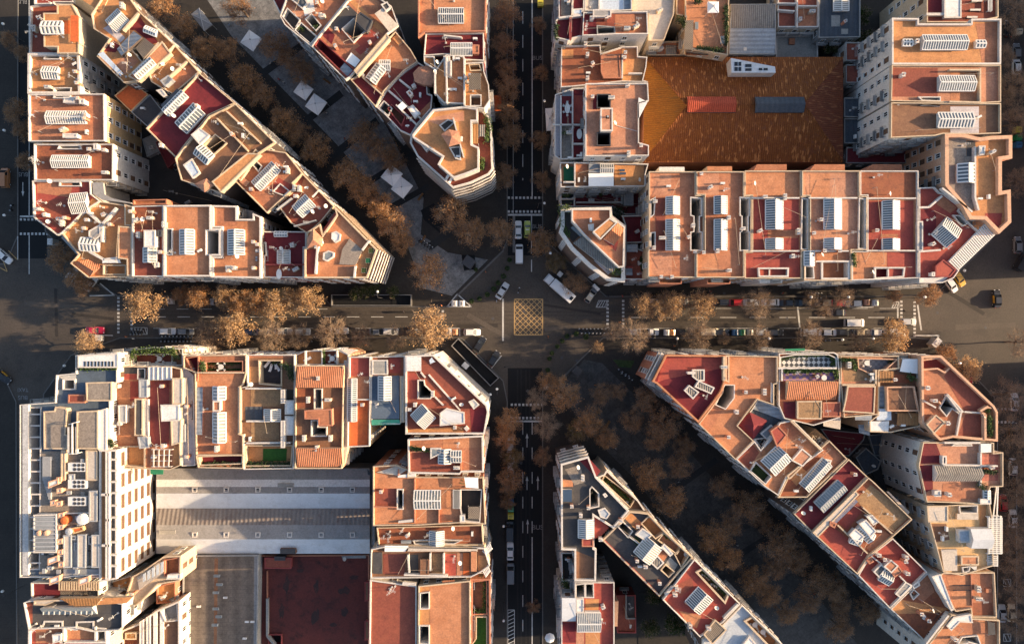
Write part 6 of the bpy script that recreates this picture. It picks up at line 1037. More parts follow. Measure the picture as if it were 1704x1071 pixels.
def limb(m, a, b, r0, r1, rs, bends=3, mt='bark'):
    p = a; pr = r0
    for i in range(1, bends + 1):
        u = i / bends; q = a.lerp(b, u) + Vector((rs.uniform(-1, 1), rs.uniform(-1, 1), rs.uniform(-.3, .3))) * (b - a).length * .06 * (i < bends)
        r = r0 + (r1 - r0) * u; m.tube(p, q, pr, mt, 5, r); p, pr = q, r
def tree_mesh(seed, leaf, n, R_=4.6, hgt=10.5, clumps=26, size=.42, twiggy=False):
    rs = random.Random(seed); t = MB(); limb(t, Vector((0, 0, 0)), Vector((rs.uniform(-.3, .3), rs.uniform(-.3, .3), hgt * .42)), .3, .2, rs)
    top = Vector((0, 0, hgt * .4)); tips = []
    for i in range(clumps):
        a = 2.39996 * i + rs.uniform(-.5, .5); rr = R_ * math.sqrt((i + .6) / clumps) * rs.uniform(.75, 1.06)
        zz = hgt * (.92 - .34 * (rr / R_) ** 2) + rs.uniform(-1.1, .5); tips.append(Vector((rr * math.cos(a), rr * math.sin(a), zz)))
    mains = tips[::4]
    for b in mains: limb(t, top, b * .8 + Vector((0, 0, hgt * .1)), .15, .05, rs)
    for b in tips:
        near = min(mains, key=lambda q: (q - b).length); limb(t, near * .62 + Vector((0, 0, hgt * .17)), b, .06, .02, rs, 2)
    c = MB()
    if twiggy:
        for b in tips:
            for k in range(n // clumps):
                o = b + Vector((rs.gauss(0, .55), rs.gauss(0, .55), rs.gauss(0, .5))); d = Vector((b.x + rs.gauss(0, 2.0), b.y + rs.gauss(0, 2.0), rs.uniform(-.5, 2.2))).normalized() * rs.uniform(.5, 1.3)
                s_ = d.cross(Vector((rs.gauss(0, 1), rs.gauss(0, 1), rs.gauss(0, 1)))).normalized() * .035; c.face([o - s_, o + s_, o + d], 'twig')
        for k in range(n // 14):
            b = rs.choice(tips); o = b + Vector((rs.gauss(0, .8), rs.gauss(0, .8), rs.gauss(0, .5))); _leaf(c, o, rs, .25, leaf)
    else:
        per = n // clumps
        for b in tips:
            k_ = rs.uniform(.35, 1.65); sp = rs.uniform(.42, .8)
            for k in range(int(per * k_)):
                o = b + Vector((rs.gauss(0, sp), rs.gauss(0, sp), rs.gauss(0, sp * .75))); _leaf(c, o, rs, size * rs.uniform(.6, 1.25), leaf)
        for b in tips:
            for k in range(40):
                o = b + Vector((rs.gauss(0, .5), rs.gauss(0, .5), rs.gauss(0, .4))); d = Vector((b.x + rs.gauss(0, 2.5), b.y + rs.gauss(0, 2.5), rs.uniform(0, 3))).normalized() * rs.uniform(.5, 1.2); s_ = d.cross(Vector((rs.gauss(0, 1), rs.gauss(0, 1), 1))).normalized() * .035; c.face([o - s_, o + s_, o + d], 'twig')
        for k in range(n // 10):
            b = rs.choice(tips) * rs.uniform(.3, 1); o = Vector((b.x, b.y, hgt * .6 + rs.gauss(0, .9))); _leaf(c, o, rs, size, leaf)
    return t.mesh('trunk'), c.mesh('crown')
def _leaf(c, o, rs, s, m):
    n = Vector((rs.gauss(0, 1), rs.gauss(0, 1), rs.gauss(.6, 1))).normalized(); u = n.orthogonal().normalized(); v = n.cross(u); a = rs.uniform(0, 6.28)
    p, q = (u * math.cos(a) + v * math.sin(a)) * s * .6, (v * math.cos(a) - u * math.sin(a)) * s * .42
    c.face([o - p, o + q, o + p, o - q], m)
TV = {}
for k, lf in (('brown', 'leafautumn'), ('gold', 'leafgold'), ('rust', 'leafrust'), ('olive', 'leafolive')):
    TV[k] = [tree_mesh(i * 7 + len(k), lf, 2500 if k == 'gold' else 2700, clumps=30 + 6 * i, size=.33 if k == 'gold' else .29) for i in range(3)]
TV['bare'] = [tree_mesh(90 + i, 'leafrust', 2600, clumps=34, twiggy=True) for i in range(3)]
TV['ever'] = [tree_mesh(70 + i, 'leafever', 1500, R_=3.6, hgt=7, clumps=20) for i in range(2)]
TK = {'brown': 'brown leaved', 'gold': 'golden', 'rust': 'rust brown', 'olive': 'olive brown', 'bare': 'bare grey twigged', 'ever': 'dark green'}
def trees(kind, where, group, *data, axis='left'):
    """data: x, y, crown diameter in photo pixels; counted along the row so each label points at one tree"""
    L = [tuple(data[i:i + 3]) for i in range(0, len(data), 3)]; L.sort(key=(lambda t: t[0]) if axis == 'left' else (lambda t: t[1]))
    for i, (x, y, d) in enumerate(L):
        rs = random.Random(int(x * 13 + y * 7)); k = kind
        tm, cm = TV[k][rs.randrange(len(TV[k]))]; base = 3.6 if k == 'ever' else 4.6; s_ = d * S * .955 / 2 / (base + .45); p = W(x, y, 8 * s_)
        lab = ('%s %s tree from the %s %s' % (ORD[i], TK[k], axis, where)) if len(L) > 1 else '%s tree %s' % (TK[k], where)
        t = thing('plane_tree' if k != 'ever' else 'evergreen_tree', lab, 'tree', (p.x, p.y, 0), rs.uniform(0, 6.28), group)
        t.scale = (s_, s_, s_ * rs.uniform(.92, 1.08)); link('trunk', tm, t); link('crown', cm, t)
GB = 'plane trees along the boulevard'; GS = 'plane trees along the main street'; GM = 'plane trees along the middle street'; GR = 'street trees by the side streets'
trees('brown', 'in the boulevard row by the left triangular block', GB, 268, 8, 54, 302, 42, 48, 340, 82, 58, 378, 84, 50, 405, 130, 58, 432, 158, 52, 470, 200, 58, 494, 222, 46, 524, 248, 58, 578, 292, 62, 602, 314, 58, 632, 344, 56, 655, 376, 62, 668, 404, 44, axis='top')
trees('rust', 'in the boulevard row by the pointed block', GB, 395, 8, 60, 456, 74, 56, 480, 98, 50, 504, 120, 46, 605, 226, 58, 634, 250, 56, 655, 268, 40, axis='top')
trees('brown', 'on the paved plaza of the upper boulevard', GB, 752, 352, 66, 783, 384, 56, 714, 452, 66, 832, 384, 52, axis='top')
trees('rust', 'in the left row of the upper middle street', GM, 843, 22, 52, 838, 74, 46, 843, 112, 38, 846, 145, 50, 845, 188, 46, 850, 228, 46, 840, 292, 46, axis='top')
trees('brown', 'by the white corner building and the bus lane', GM, 900, 402, 52); trees('rust', 'behind the parked white truck', GM, 957, 470, 46); trees('olive', 'between the corner building and the lamp post', GM, 926, 436, 40)
trees('rust', 'in the right row of the upper middle street', GM, 897, 40, 30, 900, 120, 30, 898, 232, 34, 902, 300, 36, axis='top')
trees('gold', 'on the upper left kerb of main street', GS, 234, 503, 70, 372, 494, 48, 456, 508, 56, 486, 500, 50, 512, 499, 56)
trees('brown', 'on the upper left kerb of main street', GS, 300, 492, 36, 330, 494, 46, 398, 504, 52, 428, 502, 50)
trees('gold', 'on the lower left kerb of main street', GS, 142, 572, 50, 390, 546, 66, 712, 546, 76)
trees('bare', 'on the lower left kerb of main street', GS, 345, 558, 54, 452, 562, 56, 494, 560, 46, 550, 552, 58, 600, 560, 40, 660, 562, 44)
trees('gold', 'on the upper right kerb of main street', GS, 1070, 506, 46, 1098, 512, 48, 1122, 506, 52, 1170, 506, 56)
trees('bare', 'on the upper right kerb of main street', GS, 1260, 504, 58, 1372, 512, 36, 1405, 494, 44, 1350, 498, 34)
trees('rust', 'at the upper kerb beside the right crossing', GS, 1488, 492, 30, 1548, 490, 46)
trees('bare', 'on the lower right kerb of main street', GS, 1056, 560, 60, 1018, 552, 34, 1164, 558, 52, 1205, 564, 24, 1264, 562, 48, 1350, 556, 50, 1430, 566, 42)
trees('gold', 'on the lower right kerb of main street', GS, 994, 578, 24, 1490, 558, 62); trees('gold', 'beside the orange parapets of the right corner building', GS, 1612, 616, 52); trees('rust', 'at the right corner beside the white kiosk', GS, 1574, 590, 42)
trees('brown', 'in the left row of the lower boulevard', GB, 938, 654, 62, 912, 636, 40, 980, 702, 56, 1010, 728, 44, 1082, 790, 58, 1118, 834, 60, 1188, 895, 60, 1212, 926, 56, 1256, 968, 54, 1280, 990, 46, 1312, 1022, 44, axis='top')
trees('rust', 'in the right row of the lower boulevard', GB, 1028, 652, 34, 1074, 664, 50, 1106, 706, 64, 1092, 730, 46, 1246, 842, 60, 1300, 908, 66, 1326, 930, 56, 1362, 968, 58, 1388, 978, 50, 1446, 1018, 48, axis='top')
trees('rust', 'over the lower boulevard paving', GB, 1000, 656, 40, 1052, 700, 44, 1130, 775, 48, 1216, 872, 46, 1290, 948, 46, 1345, 1002, 48, 1400, 1046, 50, axis='top')
trees('rust', 'on the right pavement of the lower boulevard', GB, 1140, 740, 40, 1205, 810, 44, 1270, 868, 40, 1400, 1005, 44, axis='top')
trees('bare', 'at the lower middle street crossing', GM, 893, 664, 40, 908, 708, 50, axis='top'); trees('olive', 'at the head of the lower boulevard', GB, 962, 716, 44)
trees('brown', 'in the left row of the lower middle street', GM, 846, 700, 48, 842, 728, 44, 848, 800, 50, 845, 835, 30, axis='top'); trees('rust', 'in the right row of the lower middle street', GM, 903, 760, 34, 888, 1010, 26, axis='top'); trees('olive', 'over the parked cars of the lower middle street', GM, 852, 762, 42)
trees('bare', 'along the right edge street, upper part', GR, 1690, 20, 70, 1672, 92, 46, 1698, 140, 60, 1676, 156, 46, 1695, 200, 56, 1700, 300, 50, 1700, 570, 50, axis='top')
trees('bare', 'along the right edge street, lower part', GR, 1686, 660, 64, 1694, 716, 66, 1700, 770, 54, 1694, 822, 60, 1692, 888, 62, 1692, 935, 60, 1694, 985, 54, 1700, 1040, 60, axis='top')
trees('rust', 'along the left edge street', GR, 36, 88, 30, 14, 66, 34, 22, 184, 46, 34, 216, 36, 40, 268, 34, 98, 428, 56, 128, 462, 50, 140, 478, 40, axis='top')
trees('ever', 'above the ramp by the flatiron', 'evergreens above the ramp', 590, 488, 26, 606, 484, 26, 622, 480, 24, 652, 484, 24)
trees('ever', 'in the gardens beside the market hall', 'garden evergreens', 1388, 72, 34, 1440, 20, 40, 1450, 60, 40, 1455, 100, 30, 1390, 108, 34, 1385, 114, 26, 1332, 108, 24, axis='top')
trees('ever', 'in the rear garden beside the slim pointed block', 'garden evergreens', 1090, 995, 34, 1130, 1045, 46, 1085, 1050, 36, axis='top')
trees('ever', 'in the dark courtyard of the upper left block', 'garden evergreens', 243, 300, 30, 252, 330, 30)
g_ = MB(); g_.prism(pts('1062 985 1112 985 1160 1080 1062 1080', 0.2), 0, .2, 'earth'); o_ = g_.obj('garden_lawn'); o_['kind'] = 'structure'
def plant(x, y, z, d, label, m='leafgreen', cat='plant', name='potted_plant', group=None, pot=True, rs=random.Random(4)):
    p = W(x, y, z); r = d * S / 2 * (H - z) / H; t = thing(name, label, cat, (p.x, p.y, z), 0, group)
    if pot: q = MB(); q.lathe(0, 0, [(r * .5, 0), (r * .62, .55), (r * .55, .55), (r * .5, .45)], 'terrawall' if m != 'leafdark' else 'darkmetal', 10); link('pot', q.mesh('pot'), t)
    c = MB()
    for k in range(130):
        a, b, e = rs.uniform(0, 6.28), rs.uniform(-.6, 1), rs.uniform(.4, 1) ** .5 * r; f = math.sqrt(max(0, 1 - b * b)); _leaf(c, Vector((e * f * math.cos(a), e * f * math.sin(a), .7 + r * .7 + b * e * .8)), rs, .34, m)
    link('foliage', c.mesh('foliage'), t); return t
for i, (x, y, d) in enumerate(((848, 433, 11), (844, 447, 11), (838, 460, 13), (829, 471, 12), (822, 481, 13), (811, 490, 12), (798, 497, 11), (785, 501, 11), (792, 449, 10))):
    plant(x, y, .13, d * .68, '%s round shrub planter from the top, curve by the upper plaza' % ORD[i], 'leafdark', group='round planters by the upper plaza')
for i, (x, y, d) in enumerate(((958, 555, 12), (943, 559, 11), (935, 567, 10), (927, 576, 10), (918, 587, 10), (914, 596, 10), (911, 615, 11), (974, 560, 14))):
    plant(x, y, .13, d * .68, '%s round shrub planter in the curve by the motorcycle bay' % ORD[i], 'leafdark', group='round planters by the lower plaza')
# ------------------------------------------------------------------ vehicles (each with body, glass, wheels, lights)
tile('src')
PAINTS = {}
def paint(name, c, rough=.28):
    m = bpy.data.materials.new('paint_' + name); m.use_nodes = True; b = m.node_tree.nodes['Principled BSDF']; b.inputs['Base Color'].default_value = (*c, 1)
    b.inputs['Roughness'].default_value = rough; b.inputs['Coat Weight'].default_value = .5; MATS['paint_' + name] = m
for n_, c_ in (('white', (.72, .72, .71)), ('silver', (.42, .44, .46)), ('grey', (.17, .18, .19)), ('black', (.018, .019, .022)), ('blue', (.05, .10, .22)), ('red', (.42, .02, .025)), ('crimson', (.5, .015, .06)), ('yellow', (.62, .33, .03)), ('lime', (.42, .5, .08)), ('cream', (.6, .5, .36)), ('green', (.02, .22, .08)), ('bin_blue', (.03, .12, .25)), ('bin_yellow', (.6, .5, .05)), ('bin_grey', (.5, .5, .5)), ('bin_brown', (.4, .17, .07)), ('bin_orange', (.6, .24, .05))): paint(n_, c_)
mat('tyre', (0.02, 0.02, 0.02), None, None, fine=0.1); mat('headlamp', (0.7, 0.7, 0.68), None, None, rough=.15, fine=0); mat('taillamp', (0.4, 0.02, 0.02), None, None, rough=.2, fine=0)
def ring(w, h0, h1, tuck, n=0): return [(-w, h0), (-w, (h0 + h1) * .5), (-w * .97, h1 - .08), (-w * .97 + tuck, h1), (w * .97 - tuck, h1), (w * .97, h1 - .08), (w, (h0 + h1) * .5), (w, h0)]
def car_meshes(col, kind='car', roofcol=None, doorcol=None):
    L, Wd, Ht = {'car': (4.3, .88, 1.46), 'van': (5.0, .98, 2.1), 'sedan': (4.65, .9, 1.42), 'pickup': (4.8, .9, 1.7)}[kind]; pm = 'paint_' + col
    b = MB(); b.sm = True; st = [(-L / 2, .62, .35, .75), (-L / 2 + .12, .94, .28, .92), (-L / 2 + .7, 1, .25, .98), (0, 1, .24, .98), (L / 2 - 1.0, 1, .25, .95), (L / 2 - .25, .93, .28, .82), (L / 2, .66, .36, .66)]
    if kind == 'van': st = [(-L / 2, .9, .35, 1.2), (-L / 2 + .1, .98, .3, 1.25), (0, 1, .28, 1.25), (L / 2 - .7, 1, .28, 1.2), (L / 2 - .15, .93, .3, 1.0), (L / 2, .72, .4, .8)]
    rg = [[Vector((x, y, z)) for y, z in ring(Wd * s, h0, h1, .1)] for x, s, h0, h1 in st]
    for i in range(len(rg) - 1):
        for j in range(7): b.face([rg[i][j], rg[i + 1][j], rg[i + 1][j + 1], rg[i][j + 1]], pm)
    b.face(rg[0], pm); b.face(rg[-1][::-1], pm)
    zb = 1.2 if kind == 'van' else .95
    xr0, xr1, xf0, xf1 = {'car': (-1.95, -1.5, .35, 1.05), 'van': (-2.46, -2.36, 1.05, 1.85), 'sedan': (-1.75, -1.15, .35, 1.05), 'pickup': (-.2, -.1, .75, 1.35)}[kind]
    wb, wt = Wd * .93, Wd * .76 if kind != 'van' else Wd * .86
    B0 = [Vector((xr0, -wb, zb)), Vector((xf1, -wb, zb)), Vector((xf1, wb, zb)), Vector((xr0, wb, zb))]; T0 = [Vector((xr1, -wt, Ht)), Vector((xf0, -wt, Ht)), Vector((xf0, wt, Ht)), Vector((xr1, wt, Ht))]
    r = MB(); rp = 'paint_' + (roofcol or col); r.box((xr1 + xf0) / 2, 0, Ht - .02, xf0 - xr1 + .06, wt * 2 + .04, .06, rp)
    for i, (a, c) in enumerate(zip(B0, T0)): r.beam(a, c, .09, .07, rp)
    ws = MB(); ws.face([B0[1], B0[2], T0[2], T0[1]], 'darkglass'); rw = MB(); rw.face([B0[3], B0[0], T0[0], T0[3]], 'darkglass'); sw = MB()
    sg = pm if kind == 'van' else 'darkglass'
    sw.face([B0[0], B0[1], T0[1], T0[0]], sg); sw.face([B0[2], B0[3], T0[3], T0[2]], sg)
    if kind == 'van':
        for s_ in (-1, 1): sw.face([Vector((.5, s_ * (wb - .005), 1.3)), Vector((1.4, s_ * (wb + .004), 1.3)), Vector((1.1, s_ * (wt + .02), 1.95)), Vector((.5, s_ * (wt + .03), 1.95))], 'darkglass')
    if kind == 'pickup': r.box(-1.3, 0, .98, 1.9, Wd * 1.7, .04, 'tyre'); r.box(-1.3, Wd * .88, .98, 2.0, .08, .3, rp); r.box(-1.3, -Wd * .88, .98, 2.0, .08, .3, rp)
    if roofcol: r.box(-.2, 0, Ht + .04, .3, .9, .14, 'headlamp')
    wh = MB(); wh.tube((0, -.1, 0), (0, .1, 0), .32, 'tyre', 12); wh.tube((0, -.11, 0), (0, .11, 0), .19, 'greymetal', 8)
    hl = MB(); hl.box(0, 0, 0, .22, .36, .15, 'headlamp'); tl = MB(); tl.box(0, 0, 0, .1, .3, .16, 'taillamp')
    parts = [('body', b), ('roof', r), ('windscreen', ws), ('rear_window', rw), ('side_windows', sw)]
    if doorcol:
        d = MB()
        for s_ in (-1, 1): d.box(-.1, s_ * Wd * .98, .4, 1.9, .08, .56, 'paint_' + doorcol)
        for s_ in (-1, 1): d.box(-.2, s_ * Wd * .84, .975, 1.8, .22, .02, 'paint_' + doorcol)
        parts.append(('door', d))
    out = [(n, m.mesh(n), (0, 0, 0)) for n, m in parts]; wm, hm, tm = wh.mesh('wheel'), hl.mesh('headlight'), tl.mesh('tail_light')
    for x in (-L / 2 + .85, L / 2 - .85):
        for y in (-Wd + .06, Wd - .06): out.append(('wheel', wm, (x, y, .32)))
    for y in (-Wd * .62, Wd * .62): out.append(('headlight', hm, (L / 2 - .16, y, .6))); out.append(('tail_light', tm, (-L / 2 + .05, y, .68)))
    return out
CARS = {}
def car(x, y, ang, label, col='white', kind='car', roofcol=None, doorcol=None, group=None, cat=None):
    k = (col, kind, roofcol, doorcol)
    if k not in CARS: CARS[k] = car_meshes(*k)
    p = W(x, y, 0); t = thing({'van': 'delivery_van', 'pickup': 'pickup_truck'}.get(kind, 'parked_car' if group else 'car'), label, cat or {'van': 'van', 'pickup': 'pickup truck'}.get(kind, 'car'), (p.x, p.y, .01), R(ang), group)
    for n, me, loc in CARS[k]: link(n, me, t, loc)
    return t
def row(where, group, *data):
    L = [data[i:i + 5] for i in range(0, len(data), 5)]; cnt = {}; tot = {}
    ax = 'top' if ' street row' in where else 'left'
    for d in L: tot[(d[3], d[4])] = tot.get((d[3], d[4]), 0) + 1
    for x, y, a, c, k in L:
        q = (c, k); cnt[q] = cnt.get(q, 0) + 1
        car(x, y, a, ('%s %s %s' % (c, k, where)) if tot[q] == 1 else '%s %s %s from the %s %s' % (ORD[cnt[q] - 1], c, k, ax, where), c, k, group=group)
GK = 'cars parked along the main street'
row('at the lower left kerb of main street', GK, 281, 551, 0, 'white', 'car', 311, 551.5, 0, 'grey', 'car', 421, 552, 0, 'blue', 'car', 445, 552, 0, 'cream', 'car', 473, 551, 0, 'white', 'sedan', 504, 552, 0, 'silver', 'car', 566, 550, 0, 'silver', 'sedan', 630, 552, 0, 'grey', 'sedan', 650, 551.5, 0, 'white', 'car', 690, 552, 0, 'black', 'car', 786, 552.5, 0, 'white', 'car')
row('at the lower right kerb of main street', GK, 1056, 552, 0, 'silver', 'car', 1080, 552, 0, 'white', 'pickup', 1136, 552.5, 0, 'black', 'sedan', 1178, 552, 0, 'cream', 'van', 1198, 553, 0, 'black', 'car', 1265, 553, 0, 'silver', 'car', 1288, 553, 0, 'black', 'car', 1347, 553, 0, 'white', 'van', 1377, 553, 0, 'white', 'car', 1403, 553, 0, 'black', 'car', 1432, 553, 0, 'cream', 'car', 1460, 553, 0, 'white', 'car', 1488, 553, 0, 'silver', 'van')
row('at the upper right kerb of main street', GK, 1093, 503, 180, 'white', 'car', 1130, 503, 180, 'silver', 'car', 1198, 503, 180, 'black', 'car', 1221, 503.5, 180, 'red', 'car', 1248, 503, 180, 'white', 'car', 1280, 503, 180, 'white', 'sedan', 1308, 504, 180, 'black', 'sedan', 1334, 504, 180, 'black', 'car', 1368, 504, 180, 'grey', 'car', 1390, 504, 180, 'red', 'sedan', 1419, 505, 180, 'silver', 'car')
row('at the upper left kerb of main street', GK, 316, 504, 180, 'black', 'car', 365, 502, 180, 'silver', 'car', 388, 502, 180, 'white', 'car', 468, 503, 180, 'white', 'van', 484, 504, 180, 'silver', 'sedan')
car(161, 549.5, 0, 'crimson car driving into the left crossroads', 'crimson', 'sedan'); car(1390, 520, 180, 'black car driving on the upper lane near the white van', 'black', 'sedan'); car(1419, 537, 0, 'white van driving alone on the lower lane', 'white', 'van'); car(1508, 535, 0, 'silver car half hidden by the golden tree at the right crossing', 'silver', 'car')
car(862.5, 383, 90, 'white saloon waiting at the upper stop line', 'white', 'sedan'); car(877.5, 382, 90, 'lime green and black car waiting beside the white saloon', 'lime', 'car', 'lime'); car(864, 423, 90, 'white van driving up behind the white saloon', 'white', 'van'); car(836, 484, 58, 'silver car turning by the round planters', 'silver', 'sedan')
car(983, 491, 55, 'dark car with pale roof parked by the hatched corner', 'grey', 'car', 'cream'); car(798, 573.5, 57, 'left black car parked beside the sunken ramp', 'black', 'sedan'); car(822, 596, 57, 'right black car parked beside the sunken ramp', 'black', 'car')
GM2 = 'cars parked along the middle street'
row('in the lower middle street row', GM2, 849, 738, 90, 'silver', 'car', 850, 770, 90, 'white', 'car', 848.5, 881, 90, 'black', 'van', 849, 915, 90, 'white', 'sedan', 849.5, 951, 90, 'grey', 'van')
car(10, 427, -42, 'white car parked at the left edge inside the yellow bay', 'white', 'sedan'); car(8, 626, -40, 'black and yellow taxi cut by the left edge', 'black', 'sedan', None, 'yellow', cat='taxi'); car(1656, 497, 92, 'black and yellow taxi alone on the right crossroads', 'black', 'sedan', None, 'yellow', cat='taxi'); car(12, 297, 90, 'dull brown van at the left edge street', 'bin_brown', 'van')
row('at the left corner below the tiled gallery', 'cars parked at the chamfered corners', 124, 456, 55, 'white', 'car', 137, 467, 55, 'silver', 'car', 154, 471, 50, 'white', 'sedan')
car(1593, 464, -55, 'yellow taxi parked at the right red corner roof', 'yellow', 'car', cat='taxi'); car(1580, 474, -55, 'white car beside the yellow taxi', 'white', 'car'); car(1602, 632, 0, 'orange red car under the golden corner tree', 'red', 'car')
GR2 = 'cars parked along the right edge street'
row('in the right edge street row', GR2, 1675, 50, 90, 'black', 'car', 1688, 88, 90, 'grey', 'car', 1688, 112, 90, 'white', 'car', 1685, 668, 90, 'white', 'sedan', 1684, 716, 90, 'black', 'car', 1682, 775, 90, 'white', 'car', 1681, 803, 90, 'black', 'sedan', 1666, 835, 90, 'red', 'car', 1682, 861, 90, 'white', 'sedan', 1664, 1018, 90, 'silver', 'sedan', 1680, 1017, 90, 'cream', 'sedan', 1696, 436, 60, 'black', 'van', 1690, 408, 90, 'grey', 'car')
# box truck
p = W(931, 481, 0); t = thing('box_truck', 'white box truck parked diagonally by the brown tree', 'truck', (p.x, p.y, 0), R(-41)); t.scale = (1.16, 1.04, 1)
for n_, f in (('cargo_box', lambda m: (m.box(.75, 0, .6, 5.9, 2.3, 2.3, 'paint_white'), m.box(3.2, 0, 2.9, .7, .9, .05, 'darkglass'))), ('cab', lambda m: (m.box(-3.2, 0, .5, 1.7, 2.1, 1.6, 'paint_silver'), m.box(-3.05, 0, 2.1, 1.3, 1.9, .3, 'paint_white'))), ('windscreen', lambda m: m.box(-4.06, 0, 1.3, .06, 1.9, .8, 'darkglass')), ('chassis', lambda m: m.box(0, 0, .35, 7.6, 1.6, .25, 'tyre'))):
    m = MB(); f(m); link(n_, m.mesh(n_), t)
wm = MB(); wm.tube((0, -.15, 0), (0, .15, 0), .42, 'tyre', 12); wm = wm.mesh('wheel')
for x in (-3.0, 2.2):
    for y in (-.95, .95): link('wheel', wm, t, (x, y, .42))
# recycling and rubbish containers
def bin_mesh(col):
    m = MB(); m.box(0, 0, .15, 1.5, 1.35, 1.2, 'paint_' + col); l = MB()
    for x0, x1, z0, z1 in ((-.8, -.4, 1.36, 1.6), (-.4, .4, 1.6, 1.66), (.4, .8, 1.66, 1.38)): l.face([(-.72, x0, z0), (.72, x0, z0), (.72, x1, z1), (-.72, x1, z1)], 'paint_' + col)
    l.box(0, 0, 1.68, .9, .12, .05, 'tyre'); return m.mesh('container_body'), l.mesh('lid')
BM = {}
def binc(x, y, a, col, label, group='street rubbish containers'):
    if col not in BM: BM[col] = bin_mesh(col)
    p = W(x, y, 0); t = thing('rubbish_container', label, 'rubbish container', (p.x, p.y, 0), R(a), group); link('container_body', BM[col][0], t); link('lid', BM[col][1], t)
for x, y, a, c, l in ((748, 552, 90, 'bin_grey', 'grey container beside the big golden tree on the lower kerb'), (757.5, 552, 90, 'bin_brown', 'brown container next to the grey one on the lower kerb'), (1108, 553, 90, 'bin_grey', 'pale container right of the white pickup'), (1116.5, 553, 90, 'bin_orange', 'orange container right of the white pickup'), (1221, 553, 90, 'bin_blue', 'blue container on the lower kerb, right half'), (1232.5, 553, 90, 'green', 'green container on the lower kerb, right half'), (1245, 553, 90, 'cream', 'cream yellow container on the lower kerb, right half'), (1438, 503, 90, 'bin_brown', 'brown container on the upper kerb, right half'), (1452, 504, 90, 'bin_grey', 'grey container on the upper kerb beside the brown one'), (850, 833, 0, 'bin_blue', 'blue container in the lower middle street'), (850, 844, 0, 'green', 'green container in the lower middle street'), (850, 856, 0, 'bin_yellow', 'yellow container in the lower middle street'), (1689, 218, 0, 'bin_yellow', 'yellow container on the right edge street'), (1689, 231, 0, 'green', 'green container on the right edge street'), (1689, 243, 0, 'bin_blue', 'blue container on the right edge street'), (1690, 56, 0, 'cream', 'cream container on the right edge street'), (757, 505, 90, 'bin_grey', 'left pale container in the white triangle bay'), (769, 505, 90, 'bin_grey', 'right pale container in the white triangle bay'), (169, 562, 0, 'bin_grey', 'pale container beside the leftmost golden tree'), (287, 501, 90, 'bin_grey', 'pale container at the upper kerb beside the first golden tree'), (899, 9, 0, 'bin_yellow', 'yellow container at the top of the middle street')): binc(x, y, a, c, l)
# motorcycles and bicycles in rows
def moto():
    f = MB(); f.tube((-.55, 0, .55), (.5, 0, .75), .13, 'tyre', 6); f.box(.12, 0, .72, .5, .26, .22, 'paint_black'); f.tube((.55, 0, .35), (.42, 0, 1.0), .04, 'greymetal', 5)
    s = MB(); s.box(-.35, 0, .72, .75, .27, .12, 'tyre'); s.box(-.8, 0, .8, .34, .34, .3, 'paint_grey'); h = MB(); h.tube((.42, -.36, 1.02), (.42, .36, 1.02), .03, 'greymetal', 5); h.box(.5, 0, .85, .16, .2, .2, 'paint_white')
    w = MB(); w.tube((0, -.06, 0), (0, .06, 0), .3, 'tyre', 12); return [('frame', f.mesh('frame'), (0, 0, 0)), ('seat', s.mesh('seat'), (0, 0, 0)), ('handlebar', h.mesh('handlebar'), (0, 0, 0)), ('wheel', (q := w.mesh('wheel')), (-.65, 0, .3)), ('wheel', q, (.65, 0, .3))]
MOTO = moto()
def motos(where, group, L):
    for i, (x, y, a) in enumerate(L):
        p = W(x, y, 0.13 if y > 560 or y < 490 else 0); t = thing('motorcycle', ('%s motorcycle %s' % (ORD[i], where)) if len(L) > 1 else 'motorcycle ' + where, 'motorcycle', p, R(a), group)
        for n, me, loc in MOTO: link(n, me, t, loc)
motos('from the left in the bay beside the lower shrubs', 'motorcycles in the bay by the crossing', [(966 + i * 6.2, 551.5, -62) for i in range(9)])
motos('from the left on the pavement below the dark grey car', 'motorcycles on the left pavement', [(272 + i * 6.2, 562.5, 80) for i in range(9)])
motos('from the left under the leftmost hatched bay', 'motorcycles in the hatched bay', [(222 + i * 5.2, 551, 75) for i in range(4)])
motos('from the left on the upper boulevard edge', 'motorcycles on the upper boulevard edge', [(700 + i * 4.5, 400 + i * 3.4, 35) for i in range(5)]); motos('from the left on the upper right pavement', 'motorcycles on the upper right pavement', [(1344 + i * 5, 491, 80) for i in range(5)])
motos('alone below the white van at the middle crossing', None, [(863.5, 482, 75)]); motos('crossing the lower left pavement by the bare tree', None, [(523, 563, 60)]); motos('driving down the left edge street', None, [(22, 346, 80)])
motos('from the left on the boulevard pavement by the maroon corner', 'motorcycles by the maroon corner', [(1032, 618, -50), (1038, 622, -50), (1044, 626, -50), (1049, 629, -50)])
motos('from the left on the lower right pavement', 'motorcycles on the right pavement', [(1376, 566, 5), (1396, 566, 5)])
